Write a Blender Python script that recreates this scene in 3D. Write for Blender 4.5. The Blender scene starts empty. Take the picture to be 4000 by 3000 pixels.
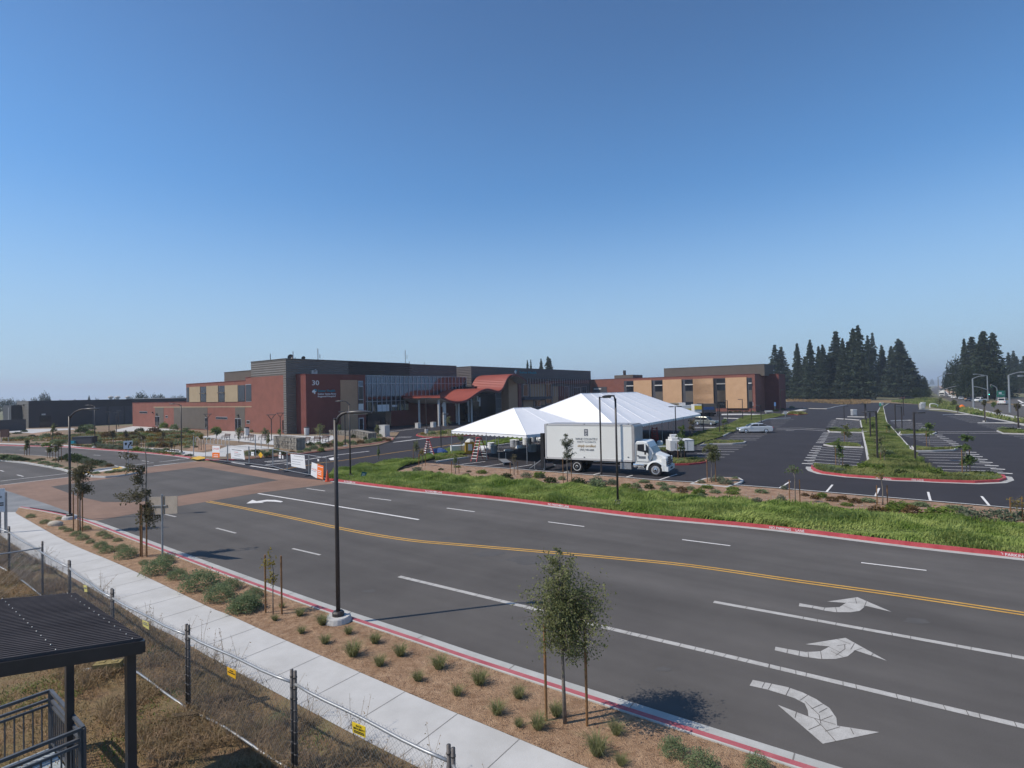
import bpy, math, random
import numpy as np
from mathutils import Vector, Matrix, noise
from mathutils.geometry import tessellate_polygon
random.seed(7)
SC = bpy.context.scene
COL = SC.collection
R = math.radians
# ---------------------------------------------------------------- camera
HCAM, FPX = 6.6, 2150.0
PIT, ROL = math.atan(37 / 2150.0), math.atan(0.021)
CAM = Vector((0, 0, HCAM))
FW = Vector((0, math.cos(PIT), math.sin(PIT)))
U0 = Vector((0, -math.sin(PIT), math.cos(PIT)))
R0 = Vector((1, 0, 0))
RT = R0 * math.cos(ROL) - U0 * math.sin(ROL)
UP = R0 * math.sin(ROL) + U0 * math.cos(ROL)
# frames of the photograph in which points were read: origin x, y and scale
CR = dict(F4=(0, 0, 1.0), F=(3300, 1250, .31646), A=(0, 1350, .45208), B=(900, 1350, .36166), C=(1500, 1350, .36166), D=(2100, 1350, .36166),
          E=(2700, 1250, .31646), G=(0, 1850, .45208), H=(0, 2250, .45208), I=(900, 2250, .45208), J=(1800, 2000, .60277),
          K=(2600, 1700, .63291), L=(2700, 2100, .58770), M=(0, 1600, .31646), N=(600, 1500, .31646), O=(1100, 1650, .18083),
          P=(1700, 1500, .27125), Q=(2500, 1550, .22604), R=(2900, 1550, .27125), S=(3400, 1550, .27125), T=(1600, 1800, .36166))
def px(k, x, y):
    a = CR[k]; return a[0] + x * a[2], a[1] + y * a[2]
def ray(x, y):
    return (FW * FPX + RT * (x - 2000) - UP * (y - 1500)).normalized()
def g(k, x, y, z=0.0):
    """the point at height z that the photograph shows at (x, y) of frame k"""
    d = ray(*px(k, x, y)); t = (z - HCAM) / d.z
    return CAM + d * t
def gl(k, pts, z=0.0):
    return [g(k, x, y, z) for x, y in pts]
def onp(k, x, y, p0, n):
    d = ray(*px(k, x, y)); p0 = Vector(p0); n = Vector(n)
    return CAM + d * ((p0 - CAM).dot(n) / d.dot(n))
def zat(p, k, x, y):
    """height above point p at which the photograph shows row y"""
    _, yy = px(k, x, y); q = Vector((p[0], p[1], 0)) - CAM
    a = q.dot(UP), UP.z; b = q.dot(FW), FW.z; m = (1500 - yy) / FPX
    return (m * b[0] - a[0]) / (a[1] - m * b[1])
cam = bpy.data.objects.new('camera', bpy.data.cameras.new('camera'))
COL.objects.link(cam); SC.camera = cam
cam.data.sensor_width = 36; cam.data.lens = 36 * FPX / 4000
cam.data.clip_start = .1; cam.data.clip_end = 30000
M_ = Matrix((RT, UP, -FW)).transposed().to_4x4(); M_.translation = CAM
cam.matrix_world = M_
# ---------------------------------------------------------------- materials
def new_mat(name):
    m = bpy.data.materials.new(name); m.use_nodes = True
    nt = m.node_tree; return m, nt, nt.nodes['Principled BSDF']
def mat(name, col, rough=.7, var=.15, scale=3.0, bump=0.0, bscale=None, metal=0.0, spec=.35, col2=None, detail=6, stretch=None, trans=0.0, fine=0.0):
    """surface colour broken up by noise: coarse blotches between col and col2, fine grain, bump"""
    m, nt, b = new_mat(name)
    N, Lk = nt.nodes.new, nt.links.new
    b.inputs['Roughness'].default_value = rough; b.inputs['Metallic'].default_value = metal
    b.inputs['Specular IOR Level'].default_value = spec
    c = [*col, 1]
    if col2 is None: col2 = [min(1, v * (1 + var)) for v in col]; c = [v * (1 - var) for v in col] + [1]
    tc = N('ShaderNodeTexCoord'); src = tc.outputs['Object']
    if stretch:
        mp = N('ShaderNodeMapping'); mp.inputs['Scale'].default_value = stretch; Lk(src, mp.inputs[0]); src = mp.outputs[0]
    nz = N('ShaderNodeTexNoise'); nz.inputs['Scale'].default_value = scale; nz.inputs['Detail'].default_value = detail
    nz.inputs['Roughness'].default_value = .65; Lk(src, nz.inputs['Vector'])
    rp = N('ShaderNodeValToRGB'); rp.color_ramp.elements[0].position = .33; rp.color_ramp.elements[1].position = .67
    rp.color_ramp.elements[0].color = c; rp.color_ramp.elements[1].color = [*col2, 1]
    Lk(nz.outputs[0], rp.inputs[0]); out = rp.outputs[0]
    if fine:
        n2 = N('ShaderNodeTexNoise'); n2.inputs['Scale'].default_value = 60; n2.inputs['Detail'].default_value = 3; Lk(tc.outputs['Object'], n2.inputs['Vector'])
        mr = N('ShaderNodeMapRange'); mr.inputs[1].default_value = .25; mr.inputs[2].default_value = .75
        mr.inputs[3].default_value = 1 - fine; mr.inputs[4].default_value = 1 + fine; Lk(n2.outputs[0], mr.inputs[0])
        mx = N('ShaderNodeMix'); mx.data_type = 'RGBA'; mx.blend_type = 'MULTIPLY'; mx.inputs[0].default_value = 1
        Lk(out, mx.inputs[6]); Lk(mr.outputs[0], mx.inputs[7]); out = mx.outputs[2]
    Lk(out, b.inputs['Base Color'])
    if bump:
        n3 = N('ShaderNodeTexNoise'); n3.inputs['Scale'].default_value = bscale or scale * 6; n3.inputs['Detail'].default_value = 5
        Lk(tc.outputs['Object'], n3.inputs['Vector'])
        bp_ = N('ShaderNodeBump'); bp_.inputs['Strength'].default_value = bump; bp_.inputs['Distance'].default_value = .05
        Lk(n3.outputs[0], bp_.inputs['Height']); Lk(bp_.outputs[0], b.inputs['Normal'])
    if trans:
        b.inputs['Transmission Weight'].default_value = trans
    return m
def leaf_mat(name, c1, c2, scale=2.5):
    m = mat(name, c1, rough=.75, col2=c2, scale=scale, spec=.08, detail=3)
    nt = m.node_tree; b = nt.nodes['Principled BSDF']; out = nt.nodes['Material Output']
    tr = nt.nodes.new('ShaderNodeBsdfTranslucent'); mx = nt.nodes.new('ShaderNodeMixShader'); mx.inputs[0].default_value = .36
    col = b.inputs['Base Color'].links[0].from_socket
    nt.links.new(col, tr.inputs[0]); nt.links.new(b.outputs[0], mx.inputs[1]); nt.links.new(tr.outputs[0], mx.inputs[2])
    nt.links.new(mx.outputs[0], out.inputs[0])
    return m
def streaks(m, ang_, lo, hi):
    """faint lengthwise wear on a road, along heading ang_"""
    nt = m.node_tree; b = nt.nodes['Principled BSDF']; old = b.inputs['Base Color'].links[0].from_socket
    tc = nt.nodes.new('ShaderNodeTexCoord'); mp = nt.nodes.new('ShaderNodeMapping'); mp.inputs['Rotation'].default_value = (0, 0, -ang_); mp2 = nt.nodes.new('ShaderNodeMapping'); mp2.inputs['Scale'].default_value = (.035, .75, 1)
    nzn = nt.nodes.new('ShaderNodeTexNoise'); nzn.inputs['Scale'].default_value = 1; nzn.inputs['Detail'].default_value = 5; mr = nt.nodes.new('ShaderNodeMapRange')
    for i, v in ((1, .3), (2, .7), (3, lo), (4, hi)): mr.inputs[i].default_value = v
    mx = nt.nodes.new('ShaderNodeMix'); mx.data_type = 'RGBA'; mx.blend_type = 'MULTIPLY'; mx.inputs[0].default_value = 1
    for a, c in ((tc.outputs['Object'], mp.inputs[0]), (mp.outputs[0], mp2.inputs[0]), (mp2.outputs[0], nzn.inputs['Vector']), (nzn.outputs[0], mr.inputs[0]), (old, mx.inputs[6]), (mr.outputs[0], mx.inputs[7]), (mx.outputs[2], b.inputs['Base Color'])): nt.links.new(a, c)
def ribbed(name, col, period, axis='Z', depth=.6, rough=.5, metal=0.0, var=.08):
    """cladding with straight ribs as bump"""
    m = mat(name, col, rough=rough, var=var, scale=.4, metal=metal)
    nt = m.node_tree; b = nt.nodes['Principled BSDF']
    w = nt.nodes.new('ShaderNodeTexWave'); w.wave_type = 'BANDS'; w.bands_direction = axis; w.inputs['Scale'].default_value = .314 / period
    tc = nt.nodes.new('ShaderNodeTexCoord'); nt.links.new(tc.outputs['Object'], w.inputs['Vector'])
    bp_ = nt.nodes.new('ShaderNodeBump'); bp_.inputs['Strength'].default_value = depth; bp_.inputs['Distance'].default_value = period * .4
    nt.links.new(w.outputs['Fac'], bp_.inputs['Height']); nt.links.new(bp_.outputs[0], b.inputs['Normal'])
    return m
def brick(name, c1, c2, mortar, scale, bw=.4, bh=.2):
    m, nt, b = new_mat(name); b.inputs['Roughness'].default_value = .8; b.inputs['Specular IOR Level'].default_value = .2
    t = nt.nodes.new('ShaderNodeTexBrick'); t.inputs['Color1'].default_value = [*c1, 1]; t.inputs['Color2'].default_value = [*c2, 1]
    t.inputs['Mortar'].default_value = [*mortar, 1]; t.inputs['Scale'].default_value = scale; t.inputs['Mortar Size'].default_value = .012
    t.inputs['Brick Width'].default_value = bw; t.inputs['Row Height'].default_value = bh; t.inputs['Bias'].default_value = -.2
    tc = nt.nodes.new('ShaderNodeTexCoord'); nt.links.new(tc.outputs['Object'], t.inputs['Vector'])
    nz = nt.nodes.new('ShaderNodeTexNoise'); nz.inputs['Scale'].default_value = .25; nz.inputs['Detail'].default_value = 8
    nt.links.new(tc.outputs['Object'], nz.inputs['Vector'])
    mr = nt.nodes.new('ShaderNodeMapRange'); mr.inputs[1].default_value = .3; mr.inputs[2].default_value = .7; mr.inputs[3].default_value = .82; mr.inputs[4].default_value = 1.15
    nt.links.new(nz.outputs[0], mr.inputs[0])
    mx = nt.nodes.new('ShaderNodeMix'); mx.data_type = 'RGBA'; mx.blend_type = 'MULTIPLY'; mx.inputs[0].default_value = 1
    nt.links.new(t.outputs[0], mx.inputs[6]); nt.links.new(mr.outputs[0], mx.inputs[7]); nt.links.new(mx.outputs[2], b.inputs['Base Color'])
    return m
X = {}
X['asphalt'] = mat('road asphalt', (.090, .083, .078), .9, scale=.22, col2=(.120, .111, .104), bump=.25, bscale=90, fine=.2, spec=.2)
streaks(X['asphalt'], math.atan2(.602, -.798), .84, 1.12)
X['asphalt_new'] = mat('fresh black asphalt', (.026, .023, .026), .88, scale=.3, col2=(.036, .032, .036), bump=.25, bscale=80, fine=.2)
X['stamped'] = brick('brown stamped paving', (.235, .150, .107), (.265, .172, .126), (.17, .115, .09), 1.0, .6, .3)
X['concrete'] = mat('pale concrete', (.44, .43, .41), .85, scale=.8, col2=(.53, .52, .50), bump=.1, bscale=40, fine=.08)
X['gutter'] = mat('gutter concrete', (.36, .36, .34), .85, scale=1.2, col2=(.45, .45, .43), bump=.1, bscale=40, fine=.08)
X['greyslab'] = mat('grey concrete apron', (.16, .165, .17), .85, scale=.4, col2=(.25, .25, .25), bump=.1, bscale=40, fine=.08)
X['redcurb'] = mat('red kerb paint', (.36, .045, .055), .6, scale=2.2, col2=(.47, .085, .09), fine=.12)
X['redcurb_near'] = mat('faded red kerb paint', (.34, .075, .09), .7, scale=2.2, col2=(.44, .13, .14), fine=.15)
X['white_paint'] = mat('white road paint', (.62, .60, .57), .8, scale=1.5, col2=(.74, .72, .69), fine=.1)
X['worn_paint'] = mat('worn white road paint', (.36, .345, .32), .85, scale=3, col2=(.47, .455, .43), fine=.2)
X['yellow_paint'] = mat('yellow road paint', (.50, .27, .045), .8, scale=2, col2=(.62, .36, .08), fine=.15)
X['yellow_pad'] = mat('yellow tactile pad', (.62, .38, .05), .8, var=.12, scale=4, fine=.1)
X['stain'] = mat('oil stained asphalt', (.078, .073, .070), .85, scale=2.5, col2=(.098, .092, .088), fine=.2)
X['joint'] = mat('dark joint line', (.20, .19, .175), .9, var=.2, scale=3)  # joint lines in a darker grey than the concrete
X['mulch'] = mat('bark mulch', (.25, .145, .08), .95, scale=5, col2=(.46, .30, .185), bump=1.0, bscale=45, fine=.45, detail=10)
X['mulch_pale'] = mat('dry mulch', (.235, .13, .078), .95, scale=2.4, col2=(.43, .285, .19), bump=1.0, bscale=40, fine=.4, detail=10)
X['garden_soil'] = mat('garden soil', (.18, .125, .085), .95, scale=.12, col2=(.25, .18, .11), bump=.6, bscale=30, fine=.3, detail=8)
X['dry_ground'] = mat('dry grass ground', (.25, .15, .085), .95, scale=1.1, col2=(.20, .165, .075), bump=1.0, bscale=40, fine=.4, detail=10)
X['terrain'] = mat('far fields', (.20, .17, .10), .95, scale=.02, col2=(.12, .13, .06), detail=8)
X['turf'] = mat('turf soil', (.07, .095, .025), .95, scale=.8, col2=(.10, .13, .04), bump=.8, bscale=30, fine=.3)
X['grass'] = leaf_mat('meadow grass', (.14, .22, .04), (.40, .46, .15), .5)
X['grass_pale'] = leaf_mat('pale meadow grass', (.11, .17, .04), (.29, .29, .115), .3)
X['grass_dry'] = leaf_mat('dry straw grass', (.36, .225, .125), (.27, .21, .095), .9)
X['weed'] = leaf_mat('dry weed', (.38, .27, .175), (.26, .20, .11), 3)
X['tuft'] = leaf_mat('tuft grass', (.17, .20, .075), (.33, .32, .17), 14)
X['shrub'] = leaf_mat('shrub leaves', (.13, .175, .085), (.26, .31, .165), 6)
X['shrub_dark'] = leaf_mat('dark shrub leaves', (.03, .05, .02), (.07, .095, .035), 5)
X['shrub_sage'] = leaf_mat('sage leaves', (.11, .14, .085), (.20, .22, .15), 5)
X['shrub_red'] = leaf_mat('russet shrub leaves', (.11, .06, .03), (.17, .12, .05), 5)
X['shrub_gold'] = leaf_mat('golden shrub leaves', (.16, .13, .03), (.27, .19, .045), 4)
X['shrub_lime'] = leaf_mat('lime shrub leaves', (.10, .16, .03), (.20, .25, .06), 4)
X['leaf_oak'] = leaf_mat('oak leaves', (.10, .12, .045), (.26, .265, .125), 9)
X['leaf_brown'] = leaf_mat('bronze leaves', (.085, .082, .045), (.17, .15, .085), 6)
X['leaf_light'] = leaf_mat('light leaves', (.09, .15, .04), (.17, .23, .075), 5)
X['leaf_grey'] = leaf_mat('grey olive leaves', (.10, .12, .075), (.22, .23, .17), 7)
X['leaf_yellow'] = leaf_mat('yellowing leaves', (.21, .19, .04), (.30, .22, .05), 7)
X['redwood'] = leaf_mat('redwood needles', (.030, .047, .033), (.10, .125, .078), .12)
X['redwood_pale'] = leaf_mat('grey green needles', (.034, .05, .034), (.085, .105, .072), .15)
X['far_leaf'] = leaf_mat('far tree leaves', (.018, .03, .017), (.045, .06, .03), .3)
X['bark'] = mat('grey bark', (.20, .17, .14), .9, var=.3, scale=10, bump=.5)
X['bark_dark'] = mat('dark bark', (.07, .05, .04), .9, var=.3, scale=2, bump=.5)
X['stake'] = mat('timber stake', (.22, .115, .05), .85, var=.25, scale=12)
X['pole_dark'] = mat('bronze lamp metal', (.046, .038, .036), .45, var=.15, scale=2, spec=.4)
X['pole_head'] = mat('lamp head metal', (.06, .055, .055), .4, var=.1, scale=2, spec=.5)
X['galv'] = mat('galvanised steel', (.36, .37, .38), .45, var=.15, scale=8, metal=.55)
X['fence_pipe'] = mat('weathered fence pipe', (.11, .10, .095), .55, var=.3, scale=6, metal=.3)
X['steel_dark'] = mat('dark painted steel', (.046, .042, .044), .4, var=.15, scale=3, spec=.4)
X['rail'] = mat('grey blue painted rail', (.085, .09, .10), .45, var=.2, scale=5, spec=.4)
X['deck'] = mat('metal ramp deck', (.34, .38, .40), .5, var=.2, scale=3, fine=.15)
X['canopy_roof'] = mat('weathered black roofing', (.058, .050, .050), .75, scale=1.6, col2=(.090, .078, .076), spec=.12, fine=.1)
X['red_wall'] = mat('brick red render', (.218, .084, .062), .85, var=.10, scale=.7, bump=.15, bscale=8, fine=.05)
X['red_dark'] = mat('red render shade tone', (.165, .052, .043), .85, var=.10, scale=.7, bump=.15, bscale=8, fine=.05)  # darker copy of the red render, shade put into its colour
X['tan_lit'] = mat('tan render lit tone', (.54, .325, .18), .85, scale=.6, col2=(.60, .37, .21), bump=.15, bscale=8, fine=.05)  # lit copy of the tan render, sunlight put into its colour
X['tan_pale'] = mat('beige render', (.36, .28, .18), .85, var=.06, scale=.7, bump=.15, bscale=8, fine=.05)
X['tan_shade'] = mat('tan render shade tone', (.42, .265, .165), .85, var=.06, scale=.7, bump=.15, bscale=8, fine=.05)  # shaded copy of the tan render, shade put into its colour
X['grey_wall'] = mat('grey brown render', (.115, .098, .082), .85, var=.08, scale=.7, bump=.15, bscale=8)
X['grey_rib'] = ribbed('grey ribbed cladding', (.145, .130, .115), .42, 'Z', depth=.4)
X['dark_rib'] = ribbed('charcoal ribbed cladding', (.092, .078, .076), .42, 'Z', depth=.4)
X['black_clad'] = ribbed('black cladding', (.040, .037, .042), .3, 'Z', depth=.3)
X['black_panel'] = mat('slate panel', (.070, .068, .078), .7, var=.1, scale=.5)
X['trim_dark'] = mat('dark red trim', (.16, .040, .035), .5, var=.08, scale=1)
X['roof_red'] = ribbed('standing seam red roof', (.31, .085, .065), .5, 'X', depth=.0, rough=.5)
X['glass'] = mat('reflective glass', (.11, .135, .175), .05, var=.15, scale=.15, metal=.9)
X['glass_dark'] = mat('dark window glass', (.018, .02, .026), .06, var=.2, scale=.3, spec=.6)
X['mullion'] = mat('aluminium mullion', (.42, .43, .46), .4, var=.05, scale=2, metal=.4)
X['white_wall'] = mat('white painted metal', (.66, .66, .64), .5, var=.04, scale=2)
X['column'] = mat('pale column render', (.52, .51, .50), .6, var=.05, scale=2)
X['soffit'] = mat('grey soffit', (.60, .57, .54), .8, var=.05, scale=2)
X['tent'] = mat('white tent vinyl', (.80, .80, .81), .55, var=.02, scale=1.5, bump=.25, bscale=2.2, spec=.3)
X['truck_white'] = mat('white truck paint', (.72, .73, .71), .35, var=.02, scale=.8, spec=.5)
X['truck_box'] = mat('white box panel', (.73, .735, .70), .45, var=.03, scale=.6, spec=.4, bump=.05, bscale=3)
X['box_trim'] = mat('aluminium rail', (.40, .38, .37), .45, var=.1, scale=2, metal=.3)
X['rubber'] = mat('tyre rubber', (.016, .015, .016), .85, var=.2, scale=6)
X['chassis'] = mat('black chassis', (.016, .016, .018), .6, var=.2, scale=4)
X['chrome'] = mat('polished alloy', (.72, .72, .74), .25, var=.05, scale=3, metal=.8)
X['silver'] = mat('silver car paint', (.58, .61, .64), .3, var=.03, scale=1, metal=.45, spec=.5)
X['grey_paint'] = mat('grey green car paint', (.20, .21, .19), .3, var=.03, scale=1, metal=.4, spec=.5)
X['dark_paint'] = mat('dark car paint', (.03, .035, .045), .3, var=.03, scale=1, spec=.5)
X['ink_grey'] = mat('grey lettering', (.14, .15, .17), .6, var=.02)
X['ink_black'] = mat('black lettering', (.02, .02, .022), .6, var=.02)
X['ink_gold'] = mat('gold lettering', (.42, .27, .09), .6, var=.02)
X['ink_teal'] = mat('teal lettering', (.02, .26, .34), .5, var=.02)
X['ink_white'] = mat('white lettering', (.75, .75, .76), .5, var=.02)
X['ink_red'] = mat('red lettering', (.62, .06, .03), .6, var=.02)
X['orange'] = mat('orange sign', (.80, .17, .02), .6, var=.04, scale=3)
X['yellow_sign'] = mat('yellow sign', (.72, .52, .03), .6, var=.06, scale=4)
X['yellow_faded'] = mat('faded yellow sign', (.52, .47, .16), .7, var=.08, scale=6)
X['orange_sign'] = mat('amber sign', (.72, .40, .02), .6, var=.06, scale=4)
X['sign_white'] = mat('white sign board', (.74, .75, .76), .55, var=.03, scale=2)
X['sign_back'] = mat('bare sign back', (.36, .31, .26), .55, var=.12, scale=2.5, metal=.25)
X['green_sign'] = mat('dark green sign', (.02, .13, .12), .6, var=.08, scale=3)
X['road_green'] = mat('highway sign green', (.02, .22, .15), .5, var=.05, scale=1)
X['blue_sign'] = mat('blue sign', (.20, .35, .62), .5, var=.05, scale=1)
X['ladder_red'] = mat('red ladder rail', (.34, .04, .04), .5, var=.1, scale=3)
X['barrel'] = mat('grey plastic barrel', (.34, .35, .37), .6, var=.08, scale=3)
X['barrel_white'] = mat('white plastic barrel', (.66, .66, .64), .6, var=.06, scale=3)
X['bin_yellow'] = mat('ochre plastic bin', (.42, .26, .03), .6, var=.08, scale=3)
X['tarp'] = mat('blue tarpaulin', (.03, .07, .20), .5, var=.3, scale=4)
X['cloth_white'] = mat('white plastic sheet', (.70, .71, .70), .5, var=.06, scale=5, bump=.3)
X['wood_dark'] = mat('dark bench timber', (.085, .045, .038), .7, var=.2, scale=6)
X['gabion'] = brick('gabion stone', (.30, .275, .235), (.17, .155, .135), (.05, .047, .04), 3.0, .5, .33)
X['stone'] = mat('pale boulder', (.45, .40, .33), .9, var=.2, scale=4, bump=.5)
X['block'] = mat('mossy concrete block', (.27, .21, .085), .9, var=.25, scale=9, bump=.5)
X['rotten'] = mat('weathered timber', (.09, .065, .04), .9, var=.3, scale=9, bump=.5)
X['cone'] = mat('orange cone', (.62, .10, .04), .6, var=.1, scale=4)
X['hill'] = mat('far hills', (.075, .085, .075), .95, var=.25, scale=.002)
X['fog'] = mat('low cloud', (.80, .79, .82), 1.0, var=.03, scale=.001, spec=0)
X['lens'] = mat('lamp lens', (.55, .55, .52), .3, var=.02)
X['signal'] = mat('signal housing', (.20, .20, .19), .6, var=.1)
for nm, c, s in (('signal_green', (.1, 1, .75), 3.0),):
    m, nt, b = new_mat(nm); b.inputs['Emission Color'].default_value = [*c, 1]; b.inputs['Emission Strength'].default_value = s
    b.inputs['Base Color'].default_value = [*c, 1]; X[nm] = m
# ---------------------------------------------------------------- mesh builder
class MB:
    def __init__(s): s.v, s.f, s.mi = [], [], []
    def add(s, vs, fs, mi=0):
        n = len(s.v); s.v += [tuple(v) for v in vs]; s.f += [tuple(i + n for i in f) for f in fs]; s.mi += [mi] * len(fs); return s
    def box(s, c, d, rz=0.0, mi=0, M=None):
        hx, hy, hz = d[0] / 2, d[1] / 2, d[2] / 2
        m = Matrix.Translation(c) @ Matrix.Rotation(rz, 4, 'Z')
        if M is not None: m = M @ m
        vs = [m @ Vector((x, y, z)) for z in (-hz, hz) for x, y in ((-hx, -hy), (hx, -hy), (hx, hy), (-hx, hy))]
        return s.add(vs, [(3, 2, 1, 0), (4, 5, 6, 7), (0, 1, 5, 4), (1, 2, 6, 5), (2, 3, 7, 6), (3, 0, 4, 7)], mi)
    def bar(s, a, b, w, h=None, mi=0):
        """square bar from a to b"""
        a, b = Vector(a), Vector(b); h = h or w; t = (b - a).normalized()
        up = Vector((0, 0, 1)) if abs(t.z) < .95 else Vector((1, 0, 0))
        x = t.cross(up).normalized() * w / 2; y = x.normalized().cross(t) * h / 2
        vs = [p + q for p in (a, b) for q in (-x - y, x - y, x + y, -x + y)]
        return s.add(vs, [(3, 2, 1, 0), (4, 5, 6, 7), (0, 1, 5, 4), (1, 2, 6, 5), (2, 3, 7, 6), (3, 0, 4, 7)], mi)
    def tube(s, pts, r, n=8, mi=0, cap=True):
        pts = [Vector(p) for p in pts]; rs = r if isinstance(r, (list, tuple)) else [r] * len(pts)
        vs, fs = [], []; x = None
        for i, p in enumerate(pts):
            t = (pts[min(i + 1, len(pts) - 1)] - pts[max(i - 1, 0)]).normalized()
            if x is None: x = t.orthogonal().normalized()
            x = (x - t * x.dot(t)).normalized(); y = t.cross(x)
            vs += [p + (x * math.cos(k * 2 * math.pi / n) + y * math.sin(k * 2 * math.pi / n)) * rs[i] for k in range(n)]
        for i in range(len(pts) - 1):
            for k in range(n):
                fs.append((i * n + k, i * n + (k + 1) % n, (i + 1) * n + (k + 1) % n, (i + 1) * n + k))
        if cap: fs += [tuple(range(n))[::-1], tuple((len(pts) - 1) * n + k for k in range(n))]
        return s.add(vs, fs, mi)
    def lathe(s, prof, c=(0, 0, 0), n=16, mi=0, M=None):
        vs, fs = [], []; c = Vector(c)
        for r, z in prof:
            for k in range(n):
                v = Vector((r * math.cos(k * 2 * math.pi / n), r * math.sin(k * 2 * math.pi / n), z))
                vs.append((M @ v if M is not None else v) + c)
        for i in range(len(prof) - 1):
            for k in range(n): fs.append((i * n + k, i * n + (k + 1) % n, (i + 1) * n + (k + 1) % n, (i + 1) * n + k))
        fs += [tuple(range(n))[::-1], tuple((len(prof) - 1) * n + k for k in range(n))]
        return s.add(vs, fs, mi)
    def sheet(s, pts, z=None, mi=0):
        """flat polygon, any outline"""
        vs = [Vector((p[0], p[1], p[2] if z is None else z)) for p in pts]
        tr = tessellate_polygon([vs]); fs = []
        for t in tr:
            n = (vs[t[1]] - vs[t[0]]).cross(vs[t[2]] - vs[t[0]])
            fs.append(t if n.z >= 0 else t[::-1])
        return s.add(vs, fs, mi)
    def slab(s, pts, z0, z1, mi=0, side=None):
        """flat-topped body over an outline, with sides down to z0"""
        s.sheet(pts, z1, mi); n = len(pts)
        area = sum(pts[i][0] * pts[(i + 1) % n][1] - pts[(i + 1) % n][0] * pts[i][1] for i in range(n))
        o = list(pts) if area > 0 else list(pts)[::-1]
        for i in range(n):
            a, b = o[i], o[(i + 1) % n]
            s.add([(a[0], a[1], z0), (b[0], b[1], z0), (b[0], b[1], z1), (a[0], a[1], z1)], [(0, 1, 2, 3)], mi if side is None else side)
        return s
    def strip(s, pts, d0, d1, z0, z1=None, mi=0, closed=False):
        """ribbon between two offsets to the left of a ground line"""
        z1 = z0 if z1 is None else z1
        A, B = offset(pts, d0, closed), offset(pts, d1, closed); n = len(A)
        for i in range(n if closed else n - 1):
            j = (i + 1) % n
            s.add([(A[i][0], A[i][1], z0), (A[j][0], A[j][1], z0), (B[j][0], B[j][1], z1), (B[i][0], B[i][1], z1)], [(0, 1, 2, 3)] if d1 > d0 else [(3, 2, 1, 0)], mi)
        return s
    def quad(s, a, b, c, d, mi=0): return s.add([a, b, c, d], [(0, 1, 2, 3)], mi)
    def build(s, name, mats, parent=None, smooth=False, loc=None):
        me = bpy.data.meshes.new(name); me.from_pydata(s.v, [], s.f)
        ms = mats if isinstance(mats, (list, tuple)) else [mats]
        for m in ms: me.materials.append(X[m] if isinstance(m, str) else m)
        if len(ms) > 1: me.polygons.foreach_set('material_index', s.mi)
        if smooth: me.polygons.foreach_set('use_smooth', [True] * len(s.f))
        me.update()
        return link(name, me, parent, loc)
def link(name, data, parent=None, loc=None):
    o = bpy.data.objects.new(name, data); COL.objects.link(o)
    if parent is not None: o.parent = parent; KIDS.setdefault(parent, []).append(o)
    if loc is not None: o.location = loc
    return o
KIDS = {}
def offset(pts, d, closed=False):
    if abs(d) < 1e-9: return [Vector((p[0], p[1], 0)) for p in pts]
    out = []; n = len(pts)
    for i in range(n):
        a = pts[i - 1] if (i > 0 or closed) else pts[i]; b = pts[(i + 1) % n] if (i < n - 1 or closed) else pts[i]
        t1 = Vector((pts[i][0] - a[0], pts[i][1] - a[1])); t2 = Vector((b[0] - pts[i][0], b[1] - pts[i][1]))
        if t1.length < 1e-6: t1 = t2
        if t2.length < 1e-6: t2 = t1
        t1.normalize(); t2.normalize(); t = (t1 + t2)
        if t.length < .2: t = t1
        t.normalize(); k = 1 / max(.5, t.dot(t1))
        out.append(Vector((pts[i][0] - t.y * d * k, pts[i][1] + t.x * d * k, 0)))
    return out
def curve(pts, n=4):
    """smooth line through the points"""
    P_ = [Vector(p) for p in pts]; out = []
    for i in range(len(P_) - 1):
        a, b, c, d = P_[max(i - 1, 0)], P_[i], P_[i + 1], P_[min(i + 2, len(P_) - 1)]
        for k in range(n):
            t = k / n
            out.append(.5 * ((2 * b) + (c - a) * t + (2 * a - 5 * b + 4 * c - d) * t * t + (3 * b - a - 3 * c + d) * t ** 3))
    return out + [P_[-1]]
def tag(o, label, cat, group=None):
    o['label'] = label; o['category'] = cat
    if group: o['group'] = group
    return o
def struct(o, kind='structure'): o['kind'] = kind; return o
def empty(name, loc=(0, 0, 0), rz=0.0, label=None, cat=None, group=None):
    o = link(name, None, None, loc); o.rotation_euler = (0, 0, rz); o.empty_display_size = .2
    if label: tag(o, label, cat, group)
    return o
def dup(o, loc=None, rz=None, sc=None, label=None, group=None, parent=None):
    c = o.copy(); COL.objects.link(c)
    if parent is not None: c.parent = parent; KIDS.setdefault(parent, []).append(c)
    if loc is not None: c.location = loc
    if rz is not None: c.rotation_euler = (0, 0, rz)
    if sc is not None: c.scale = (sc, sc, sc) if not isinstance(sc, tuple) else sc
    if label: c['label'] = label
    if group: c['group'] = group
    for ch in KIDS.get(o, []): dup(ch, parent=c)
    return c
def basis(o, x, y):
    """matrix whose x and y axes lie in a plane"""
    x = Vector(x).normalized(); y = Vector(y).normalized(); z = x.cross(y)
    m = Matrix((x, y, z)).transposed().to_4x4(); m.translation = Vector(o); return m
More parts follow.
